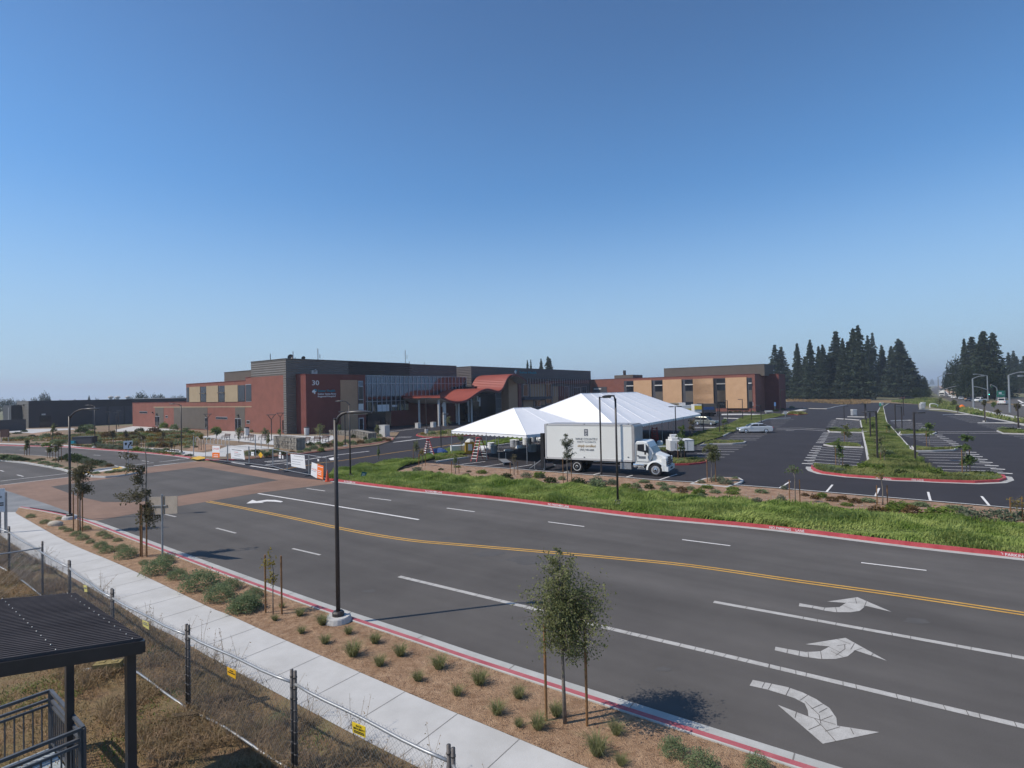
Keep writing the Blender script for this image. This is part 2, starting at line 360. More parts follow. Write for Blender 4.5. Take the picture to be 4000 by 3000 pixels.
def text(name, s, size, m, material, parent=None, align='LEFT', width=None, depth=.004, shear=0.0):
    cu = bpy.data.curves.new('lettering', 'FONT'); cu.body = s; cu.size = size; cu.align_x = align; cu.extrude = depth; cu.shear = shear
    cu.resolution_u = 2; cu.space_line = .95
    o = bpy.data.objects.new('lettering', cu); COL.objects.link(o)
    me = bpy.data.meshes.new_from_object(o.evaluated_get(bpy.context.evaluated_depsgraph_get()))
    bpy.data.objects.remove(o); bpy.data.curves.remove(cu)
    if width and len(me.vertices):
        xs = [v.co.x for v in me.vertices]; k = width / max(1e-6, max(xs) - min(xs))
        me.transform(Matrix.Diagonal((k, 1, 1, 1)))
    me.transform(m); me.materials.clear(); me.materials.append(X[material]); me.name = name
    return link(name, me, parent)
ORD = 'first second third fourth fifth sixth seventh eighth ninth tenth eleventh twelfth thirteenth fourteenth fifteenth sixteenth seventeenth eighteenth nineteenth twentieth twenty-first twenty-second twenty-third twenty-fourth twenty-fifth twenty-sixth twenty-seventh twenty-eighth twenty-ninth thirtieth'.split()
# ---------------------------------------------------------------- plants
def fast_mesh(name, V, F, material):
    """V n x 3, F m x k arrays"""
    me = bpy.data.meshes.new(name); k = F.shape[1]
    me.vertices.add(len(V)); me.vertices.foreach_set('co', np.asarray(V, np.float32).ravel())
    me.loops.add(F.size); me.loops.foreach_set('vertex_index', F.astype(np.int32).ravel())
    me.polygons.add(len(F)); me.polygons.foreach_set('loop_start', np.arange(0, F.size, k, dtype=np.int32))
    me.update(calc_edges=True); me.materials.append(X[material]); return me
RNG = np.random.default_rng(11)
def leaves(P, size, aspect=.5, nrm_up=.3):
    """leaf quads (diamonds) at points P"""
    n = len(P); P = np.asarray(P, float)
    d = RNG.normal(size=(n, 3)); d /= np.linalg.norm(d, axis=1)[:, None]
    e = RNG.normal(size=(n, 3)); e[:, 2] *= 1 - nrm_up; e -= d * (e * d).sum(1)[:, None]; e /= np.linalg.norm(e, axis=1)[:, None]
    L = size * RNG.uniform(.6, 1.3, n)[:, None]
    V = np.stack([P - d * L * .5, P + e * L * aspect * .5, P + d * L * .5, P - e * L * aspect * .5], 1).reshape(-1, 3)
    return V, np.arange(4 * n).reshape(n, 4)
def blades(P, h, lean, w, rnd=.35):
    """grass blades: two-segment tapering, leaning by the vectors in lean"""
    n = len(P); P = np.asarray(P, float); h = h * RNG.uniform(.6, 1.25, n)
    a = RNG.uniform(0, 2 * np.pi, n); wv = np.stack([np.cos(a), np.sin(a), 0 * a], 1) * (w / 2)
    ln = np.asarray(lean) * h[:, None] + RNG.normal(size=(n, 3)) * rnd * h[:, None]; ln[:, 2] = 0
    mid = P + ln * .35; mid[:, 2] += h * .6
    tip = P + ln; tip[:, 2] += h * np.clip(1 - .35 * np.linalg.norm(ln, axis=1) / np.maximum(h, .01), .35, 1)
    V = np.stack([P - wv, P + wv, mid + wv * .8, mid - wv * .8, tip], 1).reshape(-1, 3)
    b = np.arange(n)[:, None] * 5
    F = np.concatenate([b + np.array([[0, 1, 2]]), b + np.array([[0, 2, 3]]), b + np.array([[3, 2, 4]])], 0)
    return V, F
def inside(poly, n):
    """n random points over an outline"""
    A = np.array([(p[0], p[1]) for p in poly]); tri = tessellate_polygon([[Vector((*p, 0)) for p in A]])
    T = np.array([[A[i] for i in t] for t in tri]); u, v = T[:, 1] - T[:, 0], T[:, 2] - T[:, 0]
    ar = np.abs(u[:, 0] * v[:, 1] - u[:, 1] * v[:, 0]); k = RNG.choice(len(T), n, p=ar / ar.sum())
    r1, r2 = RNG.random(n), RNG.random(n); m = r1 + r2 > 1; r1[m], r2[m] = 1 - r1[m], 1 - r2[m]
    return T[k, 0] + u[k] * r1[:, None] + v[k] * r2[:, None]
def nz(P, s, seed=0.0):
    return np.array([noise.noise(Vector((p[0] * s + seed, p[1] * s - seed, seed))) for p in P])
def shrub_mesh(kind, material, n, size, seed):
    """round bushes one unit across, rooted at the origin"""
    th = RNG.uniform(0, 2 * np.pi, n); c = RNG.uniform(-.15, 1, n); r = RNG.uniform(.25, 1, n) ** .5
    ph = np.arccos(np.clip(c, -1, 1)); d = np.stack([np.sin(ph) * np.cos(th), np.sin(ph) * np.sin(th), np.cos(ph)], 1)
    lump = np.array([1 + .45 * noise.noise(Vector(v) * 2.2 + Vector((seed, 0, 0))) for v in d])
    P_ = d * (r * lump)[:, None] * .5; P_[:, 2] = P_[:, 2] * .95 + .12
    V, F = leaves(P_, size)
    return fast_mesh(kind, V, F, material)
def tuft_mesh(kind, material, n, w, seed, spread=.5):
    a = RNG.uniform(0, 2 * np.pi, n); r = RNG.uniform(0, .16, n)
    P_ = np.stack([r * np.cos(a), r * np.sin(a), 0 * a], 1)
    b = a + RNG.normal(size=n) * .5; ln = np.stack([np.cos(b), np.sin(b), 0 * b], 1) * (RNG.uniform(.15, 1.3, n) * spread)[:, None]
    V, F = blades(P_, .62, ln, w, .12)
    return fast_mesh(kind, V, F, material)
def tree(name, loc, h, lobes, leafmat, leaf, label, group=None, stakes=None, trunk_r=.03, twigs=26, nleaf=900, clear=None, rz=0.0, droop=.25, cat='tree', bark='bark', stake_h=None):
    """young tree: tapered trunk, limbs, leaves strung along twigs; lobes = (x, y, z, rx, rz) of the crown"""
    t = empty(name, loc, rz, label, cat, group); rnd = random.Random(int(loc[0] * 91 + loc[1] * 37))
    top = max(l[2] for l in lobes); clear = clear or h * .45
    m = MB(); tr = [(0, 0, -.05)] + [(rnd.uniform(-.02, .02) * k, rnd.uniform(-.02, .02) * k, top * k / 4) for k in range(1, 5)]
    m.tube(tr, [trunk_r * 1.25, trunk_r, trunk_r * .9, trunk_r * .75, trunk_r * .4], 8)
    PP = []; tot = sum(l[3] * l[3] * l[4] for l in lobes)
    for lx, ly, lz, rx, rzz in lobes:
        k = max(3, int(twigs * rx * rx * rzz / tot))
        for i in range(k):
            z0 = max(clear * .8, lz - rzz * rnd.uniform(-.1, .8)); a = Vector((lx * .3, ly * .3, min(z0, top)))
            u = Vector((rnd.gauss(0, 1), rnd.gauss(0, 1), rnd.gauss(0, 1))).normalized(); q = rnd.uniform(.55, 1.12)
            e = Vector((lx + u.x * rx * q, ly + u.y * rx * q, lz + u.z * rzz * q))
            mid = (a + e) / 2 + Vector((rnd.uniform(-.1, .1), rnd.uniform(-.1, .1), rx * droop))
            seg = curve([a, mid, e + Vector((0, 0, -rx * droop * rnd.uniform(0, 1)))], 4)
            m.tube(seg[::2] + ([seg[-1]] if len(seg) % 2 == 0 else []), [trunk_r * .35, trunk_r * .22, trunk_r * .16, trunk_r * .1, trunk_r * .08][:len(seg[::2])], 4, cap=False)
            PP += [(seg, rx)]
    m.build('trunk', bark, t, smooth=True)
    pts = []
    per = max(4, int(nleaf / len(PP)))
    for seg, rx in PP:
        for i in range(per):
            f = rnd.uniform(.25, 1) * (len(seg) - 1); j = min(int(f), len(seg) - 2); p = seg[j].lerp(seg[j + 1], f - j)
            s_ = .09 * rx + .012; pts.append((p.x + rnd.gauss(0, s_), p.y + rnd.gauss(0, s_), p.z + rnd.gauss(0, s_)))
    V, F = leaves(pts, leaf)
    link('crown', fast_mesh('crown', V, F, leafmat), t)
    for i, (sx, sy) in enumerate(stakes or []):
        sh = stake_h or h * .62
        tag(MB().tube([(loc[0] + sx, loc[1] + sy, -.1), (loc[0] + sx, loc[1] + sy, sh)], .028, 7).build('tree_stake', 'stake'),
            STK[i] + ' timber stake beside ' + re_the(label), 'stake', 'timber stakes beside young trees')
    return t
STK = ('one', 'the other', 'a third')
def re_the(l): return 'the ' + ' '.join(l.split()[:9])
# ---------------------------------------------------------------- ground, roads, kerbs
E1, E2 = Vector((-.798, .602, 0)), Vector((.602, .798, 0)); N1 = -E1
Z2 = lambda p: (p[0], p[1])
m = MB(); rad = [0, 60, 150, 400, 1000, 2500, 6500]; m.lathe([(max(.01, r), -.06) for r in rad][::-1], n=48)
m.f = m.f[:-2]; m.mi = m.mi[:-2]
struct(m.build('ground', 'terrain'))
# near kerb: edge of the gutter against the asphalt, from the corner to beyond the frame
near_edge = curve(gl('F4', [(120, 1982), (250, 2004), (375, 2035), (560, 2102), (768, 2178), (1000, 2262), (1289, 2363), (1668, 2487), (1900, 2564), (2400, 2722), (2800, 2848), (3288, 3000), (4100, 3250)]), 4)
far_edge = curve(gl('F4', [(1258, 1879), (1327, 1886.5), (1600, 1920.5), (1972, 1959), (2400, 2014), (2600, 2035), (3005, 2073), (3568, 2143), (4000, 2190.5), (4700, 2272)]), 4)
west_up = gl('F4', [(-500, 1742), (-200, 1741), (0, 1742), (117, 1744.6), (263, 1749), (316, 1753.5), (475, 1764.6), (601, 1775), (700, 1786), (733, 1792)])
west_lo = gl('F4', [(-700, 2020), (-200, 1990)])
road = west_up + gl('F4', [(768, 1802), (821, 1804), (1138, 1862), (1258, 1879)]) + far_edge[4:] + near_edge[::-1] + west_lo[::-1]
struct(MB().sheet(road, 0.0).build('road', 'asphalt'))
brown = gl('F4', [(-350, 1935), (0, 1896), (304, 1859.5), (768, 1802), (821, 1804), (1138, 1862), (1296, 1881), (1300, 1889), (1008, 1926), (806, 1960), (692, 1978), (533, 2005), (375, 2035), (326, 2021), (196, 1973), (111, 1945), (20, 1915), (-350, 1960)])
struct(MB().sheet(brown, .004).build('stamped_crossing', 'stamped'))
struct(MB().sheet(gl('F4', [(1089, 1876), (783, 1824), (560, 1851), (199, 1901), (300, 1938), (400, 1961), (540, 1962), (696, 1938)]), .008).build('crossing_asphalt', 'asphalt'))
struct(MB().sheet(gl('F4', [(20, 1915), (111, 1945), (196, 1973), (326, 2021), (375, 2035), (250, 2008), (110, 2012), (-60, 2012), (-200, 1960), (-60, 1925)]), .006).build('concrete_apron', 'greyslab'))
lot = gl('F4', [(802, 1796), (960, 1829), (1138, 1862), (1290, 1881), (1400, 1860), (1663, 1812), (1806, 1821), (2041, 1838), (2287, 1858), (2418, 1867), (2563, 1880), (2694, 1888), (2846, 1899), (3030, 1912), (3416, 1945.6), (3872, 1985), (4000, 1996), (4500, 2045), (4600, 1760), (4200, 1690), (4000, 1664), (3930, 1646), (3768, 1617), (3590, 1599), (3585, 1580), (3465, 1573.5), (3250, 1573), (3100, 1568), (2600, 1592), (1900, 1640), (1500, 1668), (1330, 1685), (1180, 1712), (1000, 1760)])
struct(MB().sheet(lot, .012).build('parking_lot', 'asphalt_new'))
# kerbs along the main road
def kerb(name, line, side, gut, h, paint, back=.16, gmat='gutter', ex=.03):
    """gutter pan, kerb face and kerb top along an asphalt edge; side +1 lies to the left of the line"""
    s = side; struct(MB().strip(line, 0, s * gut, .006).build('gutter', gmat))
    k = MB(); k.strip(line, s * gut, s * (gut + .02), .006, h); k.strip(line, s * (gut + .02), s * (gut + back), h)
    k.strip(line, s * (gut + back), s * (gut + back + ex), h, h - .01, 1); k.strip(line, s * (gut + back + ex), s * (gut + back + ex + .01), h - .01, -.05, 1)
    return struct(k.build(name, [paint, gmat]))
kerb('near_kerb', near_edge, -1, .42, .14, 'redcurb_near')
kerb('far_kerb', far_edge, 1, .36, .15, 'redcurb')
kerb('garden_kerb', curve(west_up, 3), 1, .3, .14, 'redcurb_near')
def kerb_text(k, x, y, s, w, base):
    a = g(k, x - w / 2, y); b = g(k, x + w / 2, y + w * base); d = (b - a).normalized()
    c = (a + b) / 2; best = min(range(len(far_edge) - 1), key=lambda i: (far_edge[i] - c).length)
    d = (far_edge[best + 1] - far_edge[best]).normalized(); n = Vector((-d.y, d.x, 0)); p = far_edge[best]; q = p + d * (c - p).dot(d) + n * .352
    text('kerb_lettering', s, .15, basis(q + Vector((0, 0, .028)), d, Vector((0, 0, 1)) + n * .12), 'ink_white', None, 'CENTER', width=w * .0125 if False else None, depth=.003)['kind'] = 'structure'
for k, x, y, s in (('T', 208, 345, 'NO PARKING'), ('T', 288, 354, 'FIRE LANE'), ('T', 1514, 503, 'NO PARKING'), ('T', 1624, 515, 'FIRE LANE'), ('K', 692, 600, 'NO PARKING'), ('K', 790, 610, 'FIRE LANE'), ('K', 2140, 760, 'NO PARKING'), ('O', 1390, 1308, 'NO PARKING'), ('O', 1512, 1318, 'FIRE LANE')):
    kerb_text(k, x, y, s, 60, .1)
# pavement and mulch bed on the near side
walk_far = curve(gl('F4', [(60, 2004), (108, 2031), (271, 2121), (452, 2198), (633, 2282), (814, 2370), (900, 2404), (1058, 2476), (1325, 2591), (1659, 2734), (1900, 2833), (2312, 3005), (2900, 3240)], .1), 4)
bed = [p for p in offset(near_edge, -.61)] + walk_far[::-1]
struct(MB().sheet(bed, .105).build('mulch_bed', 'mulch'))
m = MB(); m.strip(walk_far, 0, -1.62, .10); m.strip(walk_far, 0, .012, .10, -.05)
struct(m.build('pavement', 'concrete'))
m = MB(); cum = 0; nxt = .8
for a, b in zip(walk_far, walk_far[1:]):
    L_ = (b - a).length
    while nxt < cum + L_:
        p = a.lerp(b, (nxt - cum) / L_); d = (b - a).normalized(); n = Vector((d.y, -d.x, 0))
        m.add([p - d * .007, p + d * .007, p + d * .007 + n * 1.62, p - d * .007 + n * 1.62], [(3, 2, 1, 0)]); nxt += 1.52
    cum += L_
for i in range(len(m.v)): m.v[i] = (m.v[i][0], m.v[i][1], .104)
struct(m.build('pavement_joints', 'joint'))
m = MB(); cum = 0; nxt = 1.0
gl_, gr_ = near_edge, offset(near_edge, -.42)
for i in range(len(near_edge) - 1):
    L_ = (near_edge[i + 1] - near_edge[i]).length
    while nxt < cum + L_:
        f = (nxt - cum) / L_; a = near_edge[i].lerp(near_edge[i + 1], f); b = gr_[i].lerp(gr_[i + 1], f); d = (near_edge[i + 1] - near_edge[i]).normalized() * .012
        m.add([(a + d).to_tuple()[:2] + (.0095,), (a - d).to_tuple()[:2] + (.0095,), (b - d).to_tuple()[:2] + (.0095,), (b + d).to_tuple()[:2] + (.0095,)], [(0, 1, 2, 3)]); nxt += 3.05
    cum += L_
struct(m.build('gutter_joints', 'joint'))
# corner ramp at the far left
struct(MB().slab(gl('F4', [(-260, 2040), (-60, 2006), (60, 2004), (108, 2031), (20, 2040), (-200, 2075)]), 0, .06).build('corner_pavement', 'concrete'))
struct(MB().sheet(gl('G', [(-200, 420), (-10, 390), (150, 378), (175, 392), (0, 418), (-200, 450)]), .078).build('tactile_pad', 'yellow_pad'))
# dry ground between the pavement and the camera, gently uneven
m = MB(); W_ = offset(walk_far, -1.6); gx = 46; gy = 14; V_ = []
lineW = [W_[0] + Vector((-14, 11, 0))] + W_
for i, p in enumerate(lineW):
    for j in range(gy):
        d = Vector((-.55, -.83, 0)) * (j / (gy - 1)) ** 1.3 * 16; q = p + d
        V_.append((q.x, q.y, .085 if j == 0 else .02 + .10 * noise.noise(q * .5) + .05 * noise.noise(q * 1.7)))
m.v = V_; n_ = len(lineW)
m.f = [(i * gy + j, (i + 1) * gy + j, (i + 1) * gy + j + 1, i * gy + j + 1)[::-1] for i in range(n_ - 1) for j in range(gy - 1)]; m.mi = [0] * len(m.f)
struct(m.build('dry_slope', 'dry_ground', smooth=True))
# ---------------------------------------------------------------- painted markings
def ribbon(name, lines, w, z, material):
    m = MB()
    for l in lines: m.strip(l, -w / 2, w / 2, z)
    return struct(m.build(name, material))
yl = curve(gl('F4', [(812, 1959), (916, 1978), (1144, 2024), (1380, 2074), (1600, 2110), (1799, 2128), (2142, 2157), (2400, 2180), (2700, 2210), (3111, 2269), (3523, 2326), (4000, 2398), (4700, 2505)]), 4)
ribbon('centre_line', [offset(yl, .115), offset(yl, -.115)], .10, .005, 'yellow_paint')
ribbon('lane_line', [gl('F4', [(1008, 1927.5), (1300, 1975), (1636, 2030)])], .16, .005, 'white_paint')
ribbon('worn_lane_line', [curve(gl('F4', [(1559, 2252), (2107, 2384), (2355, 2449), (2700, 2530), (3170, 2641), (4000, 2838), (4600, 2980)]), 3), gl('F4', [(2788, 2351), (3346, 2452), (4000, 2571), (4600, 2680)])], .19, .005, 'worn_paint')
ribbon('lane_dashes', [gl('F4', p) for p in (((644, 2009), (687, 2019)), ((845, 2063), (922, 2083)), ((1143, 2143), (1251, 2168)))], .12, .005, 'worn_paint')
ribbon('lane_dashes', [gl('F4', p) for p in (((1198, 1908), (1269, 1918)), ((1441, 1944), (1528, 1954.6)), ((1745, 1985), (1854, 1999)), ((2141, 2038.7), (2282, 2057)), ((2664.6, 2108), (2853, 2132)), ((3364, 2198), (3619, 2228.5)), ((75, 1664 + 0), (76, 1664)))[:-1]], .10, .005, 'white_paint')
ribbon('lane_dashes', [gl('M', p) for p in (((240, 497), (300, 501)), ((555, 512), (605, 518)), ((868, 533), (940, 541)), ((1155, 560), (1240, 567)), ((1468, 593), (1550, 602)), ((1750, 631), (1838, 642)), ((0, 750), (48, 763)), ((210, 805), (288, 825)))], .11, .005, 'white_paint')
ribbon('stop_line', [gl('M', [(0, 884), (838, 788)]), gl('M', [(1560, 694), (2212, 620)]), gl('N', [(0, 972), (385, 926)]), gl('M', [(0, 934), (960, 820)]), gl('M', [(1700, 722), (2212, 660)]), gl('N', [(0, 1010), (530, 952)])], .14, .010, 'white_paint')
for k, o, mt in (('L', [(720, 437), (820, 455), (890, 467), (985, 463), (1030, 435), (905, 426), (1105, 397), (1330, 494), (1160, 455), (1120, 488), (1060, 497), (960, 497), (880, 485), (800, 468), (715, 457)], 'worn_paint'),
                 ('L', [(560, 727), (640, 742), (760, 762), (860, 757), (920, 725), (760, 710), (1025, 667), (1300, 820), (1090, 750), (1040, 790), (960, 808), (860, 808), (740, 792), (640, 770), (555, 750)], 'worn_paint'),
                 ('L', [(410, 947), (640, 995), (740, 1030), (830, 1075), (920, 1135), (965, 1200), (970, 1252), (1250, 1295), (875, 1372), (575, 1113), (780, 1192), (775, 1150), (755, 1105), (690, 1070), (600, 1040), (500, 1010), (388, 985)], 'worn_paint'),
                 ('N', [(1145, 1475), (1220, 1430), (1270, 1447), (1400, 1430), (1500, 1432), (1600, 1450), (1570, 1461), (1480, 1452), (1400, 1450), (1330, 1458), (1365, 1466)], 'white_paint'),
                 ('B', [(1060, 1222), (1110, 1208), (1165, 1206), (1160, 1222), (1150, 1238), (1080, 1238)], 'white_paint')):
    struct(MB().sheet(gl(k, o), .006 if k != 'B' else .018).build('turn_arrow', mt))
# cracks across the worn paint
def cracks(k, quads, w=.007):
    m = MB()
    for a, b in quads: m.strip([g(k, *a), g(k, *b)], -w, w, .009)
    return struct(m.build('paint_cracks', 'asphalt'))
cracks('L', [((812, 455), (805, 470)), ((888, 465), (880, 486)), ((960, 466), (968, 497)), ((1005, 452), (1075, 478)), ((1040, 432), (1120, 430)), ((1090, 404), (1100, 440)), ((1165, 425), (1150, 462)),
             ((643, 742), (636, 770)), ((720, 756), (716, 788)), ((777, 764), (780, 798)), ((860, 758), (868, 808)), ((915, 728), (1000, 770)), ((930, 757), (1010, 795)), ((970, 720), (1030, 712)), ((1020, 712), (1022, 742)), ((1022, 742), (960, 785)), ((970, 676), (1060, 710)), ((1085, 705), (1060, 745)), ((1140, 736), (1080, 755)), ((1210, 770), (1196, 790)),
             ((490, 962), (470, 1000)), ((535, 972), (512, 1012)), ((655, 1000), (630, 1050)), ((775, 1048), (722, 1085)), ((755, 1090), (850, 1180)), ((850, 1180), (862, 1240)), ((880, 1105), (800, 1140)), ((905, 1135), (850, 1165)), ((940, 1185), (865, 1215)), ((775, 1190), (960, 1245)), ((700, 1160), (690, 1200)), ((780, 1280), (860, 1245)), ((862, 1245), (960, 1355)), ((890, 1290), (990, 1260)), ((1060, 1270), (1080, 1310)), ((820, 1205), (862, 1250))])
m = MB()
for line in (curve(gl('F4', [(1559, 2252), (2107, 2384), (2355, 2449), (2700, 2530), (3170, 2641), (4000, 2838)]), 12), curve(gl('F4', [(2788, 2351), (3346, 2452), (4000, 2571)]), 9)):
    for i in range(1, len(line) - 1):
        d = (line[i + 1] - line[i]).normalized(); n = Vector((-d.y, d.x, 0)); p = line[i] + d * random.uniform(-.15, .15)
        if random.random() < .75: m.strip([p - n * .10, p + n * .10 + d * random.uniform(-.03, .03)], -.006, .006, .0085)
struct(m.build('paint_cracks', 'asphalt'))
m = MB(); rs_ = random.Random(5)
for k, x, y, r in (('T', 843, 1010, .42), ('T', 1300, 1078, .55), ('T', 400, 838, .2), ('T', 580, 880, .22), ('N', 850, 1188, .5), ('N', 1262, 1122, .35), ('L', 1500, 555, .2), ('T', 1432, 535, .2), ('J', 1315, 1020, .12), ('I', 1200, 130, .15)):
    p = g(k, x, y); m.sheet([(p.x + r * rs_.uniform(.6, 1.25) * 1.7 * math.cos(a * .45), p.y + r * rs_.uniform(.6, 1.25) * math.sin(a * .45)) for a in range(14)], .0035)
struct(m.build('road_stains', 'stain'))
# ---------------------------------------------------------------- median island of the side road
isl = gl('M', [(-500, 528), (-200, 530), (0, 537), (180, 545), (480, 566), (780, 592), (1100, 636), (1395, 680), (1470, 700), (1200, 736), (890, 772), (760, 732), (600, 700), (300, 650), (0, 620), (-300, 606)], .15)
m = MB(); m.slab(isl, 0, .15, 1); m.sheet(isl, .15, 0)
inner = [p for p in offset(isl, .18 if sum(isl[i][0] * isl[i - 1][1] - isl[i - 1][0] * isl[i][1] for i in range(len(isl))) < 0 else -.18, True)]
struct(MB().slab(isl, 0, .15).build('median_kerb', 'concrete')); struct(MB().sheet(inner, .165).build('median_soil', 'garden_soil'))
struct(MB().sheet(gl('M', [(900, 778), (1400, 700), (1520, 700), (1560, 716), (1060, 800)], .02), .022).build('median_crossing', 'concrete'))
struct(MB().sheet(gl('M', [(925, 776), (1040, 760), (1150, 768), (1020, 796), (950, 790)], .02), .028).build('tactile_pad', 'yellow_pad'))
struct(MB().sheet(gl('M', [(1360, 722), (1480, 705), (1520, 720), (1400, 742)], .02), .028).build('tactile_pad', 'yellow_pad'))
nose = gl('M', [(1045, 796), (1300, 757), (1540, 722), (1700, 724), (1760, 752), (1600, 790), (1450, 812), (1300, 824), (1140, 818)], .15)
struct(MB().slab(nose, 0, .15).build('median_kerb', 'concrete'))
ni = offset(nose, .16 if sum(nose[i][0] * nose[i - 1][1] - nose[i - 1][0] * nose[i][1] for i in range(len(nose))) < 0 else -.16, True)
struct(MB().sheet(ni, .163).build('median_soil', 'mulch'))
# ---------------------------------------------------------------- kerbside meadow and mulch on the far side
strip_in = offset(far_edge, .55)
mulch_top = gl('F4', [(1480, 1868), (1560, 1843), (1663, 1812), (1806, 1822.5), (2041, 1839.5), (2287, 1859.5), (2418, 1868.5), (2563, 1881.5), (2694, 1889.5), (2846, 1900), (3030, 1913), (3416, 1946.6), (3872, 1986), (4000, 1998), (4600, 2054)])
bed2 = [p for p in strip_in if True] + gl('F4', [(4700, 2160)]) + mulch_top[::-1] + gl('F4', [(1440, 1852), (1400, 1850), (1300, 1870)])
struct(MB().sheet(bed2, .10).build('mulch_strip', 'mulch_pale'))
meadow = [p for p in strip_in] + gl('F4', [(4600, 2110), (4000, 2066), (3700, 2034), (3400, 2004), (3070, 1978), (2800, 1951), (2600, 1935), (2330, 1903), (2120, 1892), (1990, 1880), (1800, 1868), (1660, 1858), (1540, 1848), (1580, 1823), (1700, 1793), (1820, 1775), (1800, 1765), (1650, 1790), (1560, 1802), (1390, 1827), (1300, 1845), (1275, 1868)])
struct(MB().sheet(meadow, .115).build('turf', 'turf'))
def sward(name, poly, n, h, w, material, lump=.5, dens=True, rnd=.3, z=.1, lean=(.25, -.1)):
    P_ = inside(poly, n); k = nz(P_, .55, 3.1); k2 = nz(P_, 1.7, 9.0)
    hh = h * np.clip(1 + lump * k * 2 + .3 * k2, .25, 2.2)
    ax = nz(P_, .35, 21.0) * 1.6 + lean[0]; ay = nz(P_, .35, 40.0) * 1.2 + lean[1]
    V, F = blades(np.column_stack([P_, np.full(n, z)]), hh, np.column_stack([ax, ay, 0 * ax]) * .8, w, rnd)
    q = [(a, b, c, c) for a, b, c in F[:0]]
    return struct(link(name, fast_mesh(name, V, F, material)), 'stuff')
sward('grass', meadow, 120000, .25, .042, 'grass', lump=.9, rnd=.28)
P_ = inside(bed2, 5200); V, F = leaves(np.column_stack([P_, np.full(len(P_), .13)]), .13, .4, .9); V[:, 2] = .105 + np.abs(V[:, 2] - .13) * .4; struct(link('bark_chips', fast_mesh('bark_chips', V, F, 'gutter')), 'stuff')
sward('grass', offset(far_edge, .75)[2:] + offset(far_edge, 1.6)[::-1][:-2], 9000, .14, .04, 'grass_pale', lump=.3)
# ---------------------------------------------------------------- street lamps
def lamp(base, pole_h, ang, label, arm=1.5, rise=.3, thick=.056, group='curved arm street lamps', cone=None, head=.58):
    """round pole with a curved arm carrying a long flat head; ang = heading of the arm"""
    t = empty('street_lamp', (base[0], base[1], 0), ang, label, 'street lamp', group)
    MB().lathe([(.36, -.1), (.38, .12), (.35, .24), (.33, .27)], n=20).build('footing', 'concrete', t)
    MB().lathe([(.17, .27), (.17, .36), (.13, .40)], n=14).build('base_cover', 'pole_dark', t)
    MB().tube([(0, 0, .38), (0, 0, pole_h * .5), (0, 0, pole_h)], [thick * 1.12, thick * 1.05, thick], 12).build('pole', 'pole_dark', t, smooth=True)
    MB().lathe([(thick * 1.1, pole_h), (thick * 1.1, pole_h + .03), (.01, pole_h + .05)], n=10).build('cap', 'pole_dark', t)
    a = curve([(.02, 0, pole_h - .12), (arm * .25, 0, pole_h + rise * .45), (arm * .6, 0, pole_h + rise * .92), (arm, 0, pole_h + rise)], 4)
    MB().tube(a, [thick * .95 - i * thick * .42 / len(a) for i in range(len(a))], 9).build('arm', 'pole_dark', t, smooth=True)
    h = MB(); z = pole_h + rise; n = 12; vs = []
    for i in range(n + 1):
        f = i / n; x = arm - .12 + (head + .12) * f; wd = .165 * math.sin(math.pi * min(1, .12 + f * .80)) ** .6; 
        vs += [(x, -wd, z - .01), (x, -wd * .6, z + .055 * math.sin(math.pi * min(1, .2 + f * .75))), (x, wd * .6, z + .055 * math.sin(math.pi * min(1, .2 + f * .75))), (x, wd, z - .01), (x, wd * .7, z - .045), (x, -wd * .7, z - .045)]
    fs = [(i * 6 + k, i * 6 + (k + 1) % 6, i * 6 + 6 + (k + 1) % 6, i * 6 + 6 + k) for i in range(n) for k in range(6)] + [tuple(range(6))[::-1], tuple(range(n * 6, n * 6 + 6))]
    hd = h.add(vs, fs).build('lamp_head', 'pole_head', t, smooth=True)
    MB().box((arm + head * .45, 0, z - .05), (head * .6, .18, .02)).build('lens', 'lens', hd)
    return t
lamp(g('F4', 1322, 2440), 5.95, R(-4), 'x', .50, .2)['label'] = 'tall bronze street lamp in the mulch bed, the largest, casting its shadow over the road'
lamp(g('M', 865, 1372), 5.85, R(8), 'tall dark street lamp at the brown crossing corner by a thin staked tree', .95, .38)
lamp(g('F4', 2414, 1980), 6.15, R(186), 'dark street lamp rising from the meadow grass in front of the truck cab', .18, .2)
lamp(g('O', 1487, 1215), 6.0, R(172), 'dark street lamp in green grass beside the construction fence and cone', .6, .28)
lamp(g('N', 345, 872), 6.0, R(176), 'dark street lamp on the garden pavement by the yellow ramp pad', .9, .2)
lamp(g('M', 1172, 478), 6.0, R(170), 'dark street lamp before the slate grey utility cabinet in the garden', .95, .2)
def box_lamp(base, h, heads, label, head=.62, reach=.25, conc=0.0, w=.11, group='square parking lot lamps'):
    t = empty('parking_lamp', (base[0], base[1], 0), 0, label, 'lamp post', group)
    if conc: MB().lathe([(.3, -.1), (.3, conc), (.28, conc + .02)], n=16).build('footing', 'concrete', t)
    MB().box((0, 0, (h + conc) / 2), (w, w, h - conc)).build('pole', 'pole_dark', t)
    MB().box((0, 0, conc + .06), (w * 2.1, w * 2.1, .1)).build('base_cover', 'pole_dark', t)
    for a in heads:
        M0 = Matrix.Rotation(a, 4, 'Z'); b = MB(); b.box((reach + head / 2, 0, h - .05), (head, .34, .11), M=M0); b.box((reach / 2, 0, h - .06), (reach, .06, .06), M=M0)
        hd = b.build('lamp_head', 'pole_head', t)
        MB().box((reach + head / 2, 0, h - .112), (head * .8, .26, .015), M=M0).build('lens', 'lens', hd)
    return t
def hpx(k, x, yb, yt): p = g(k, x, yb); return p, zat(p, k, x, yt)
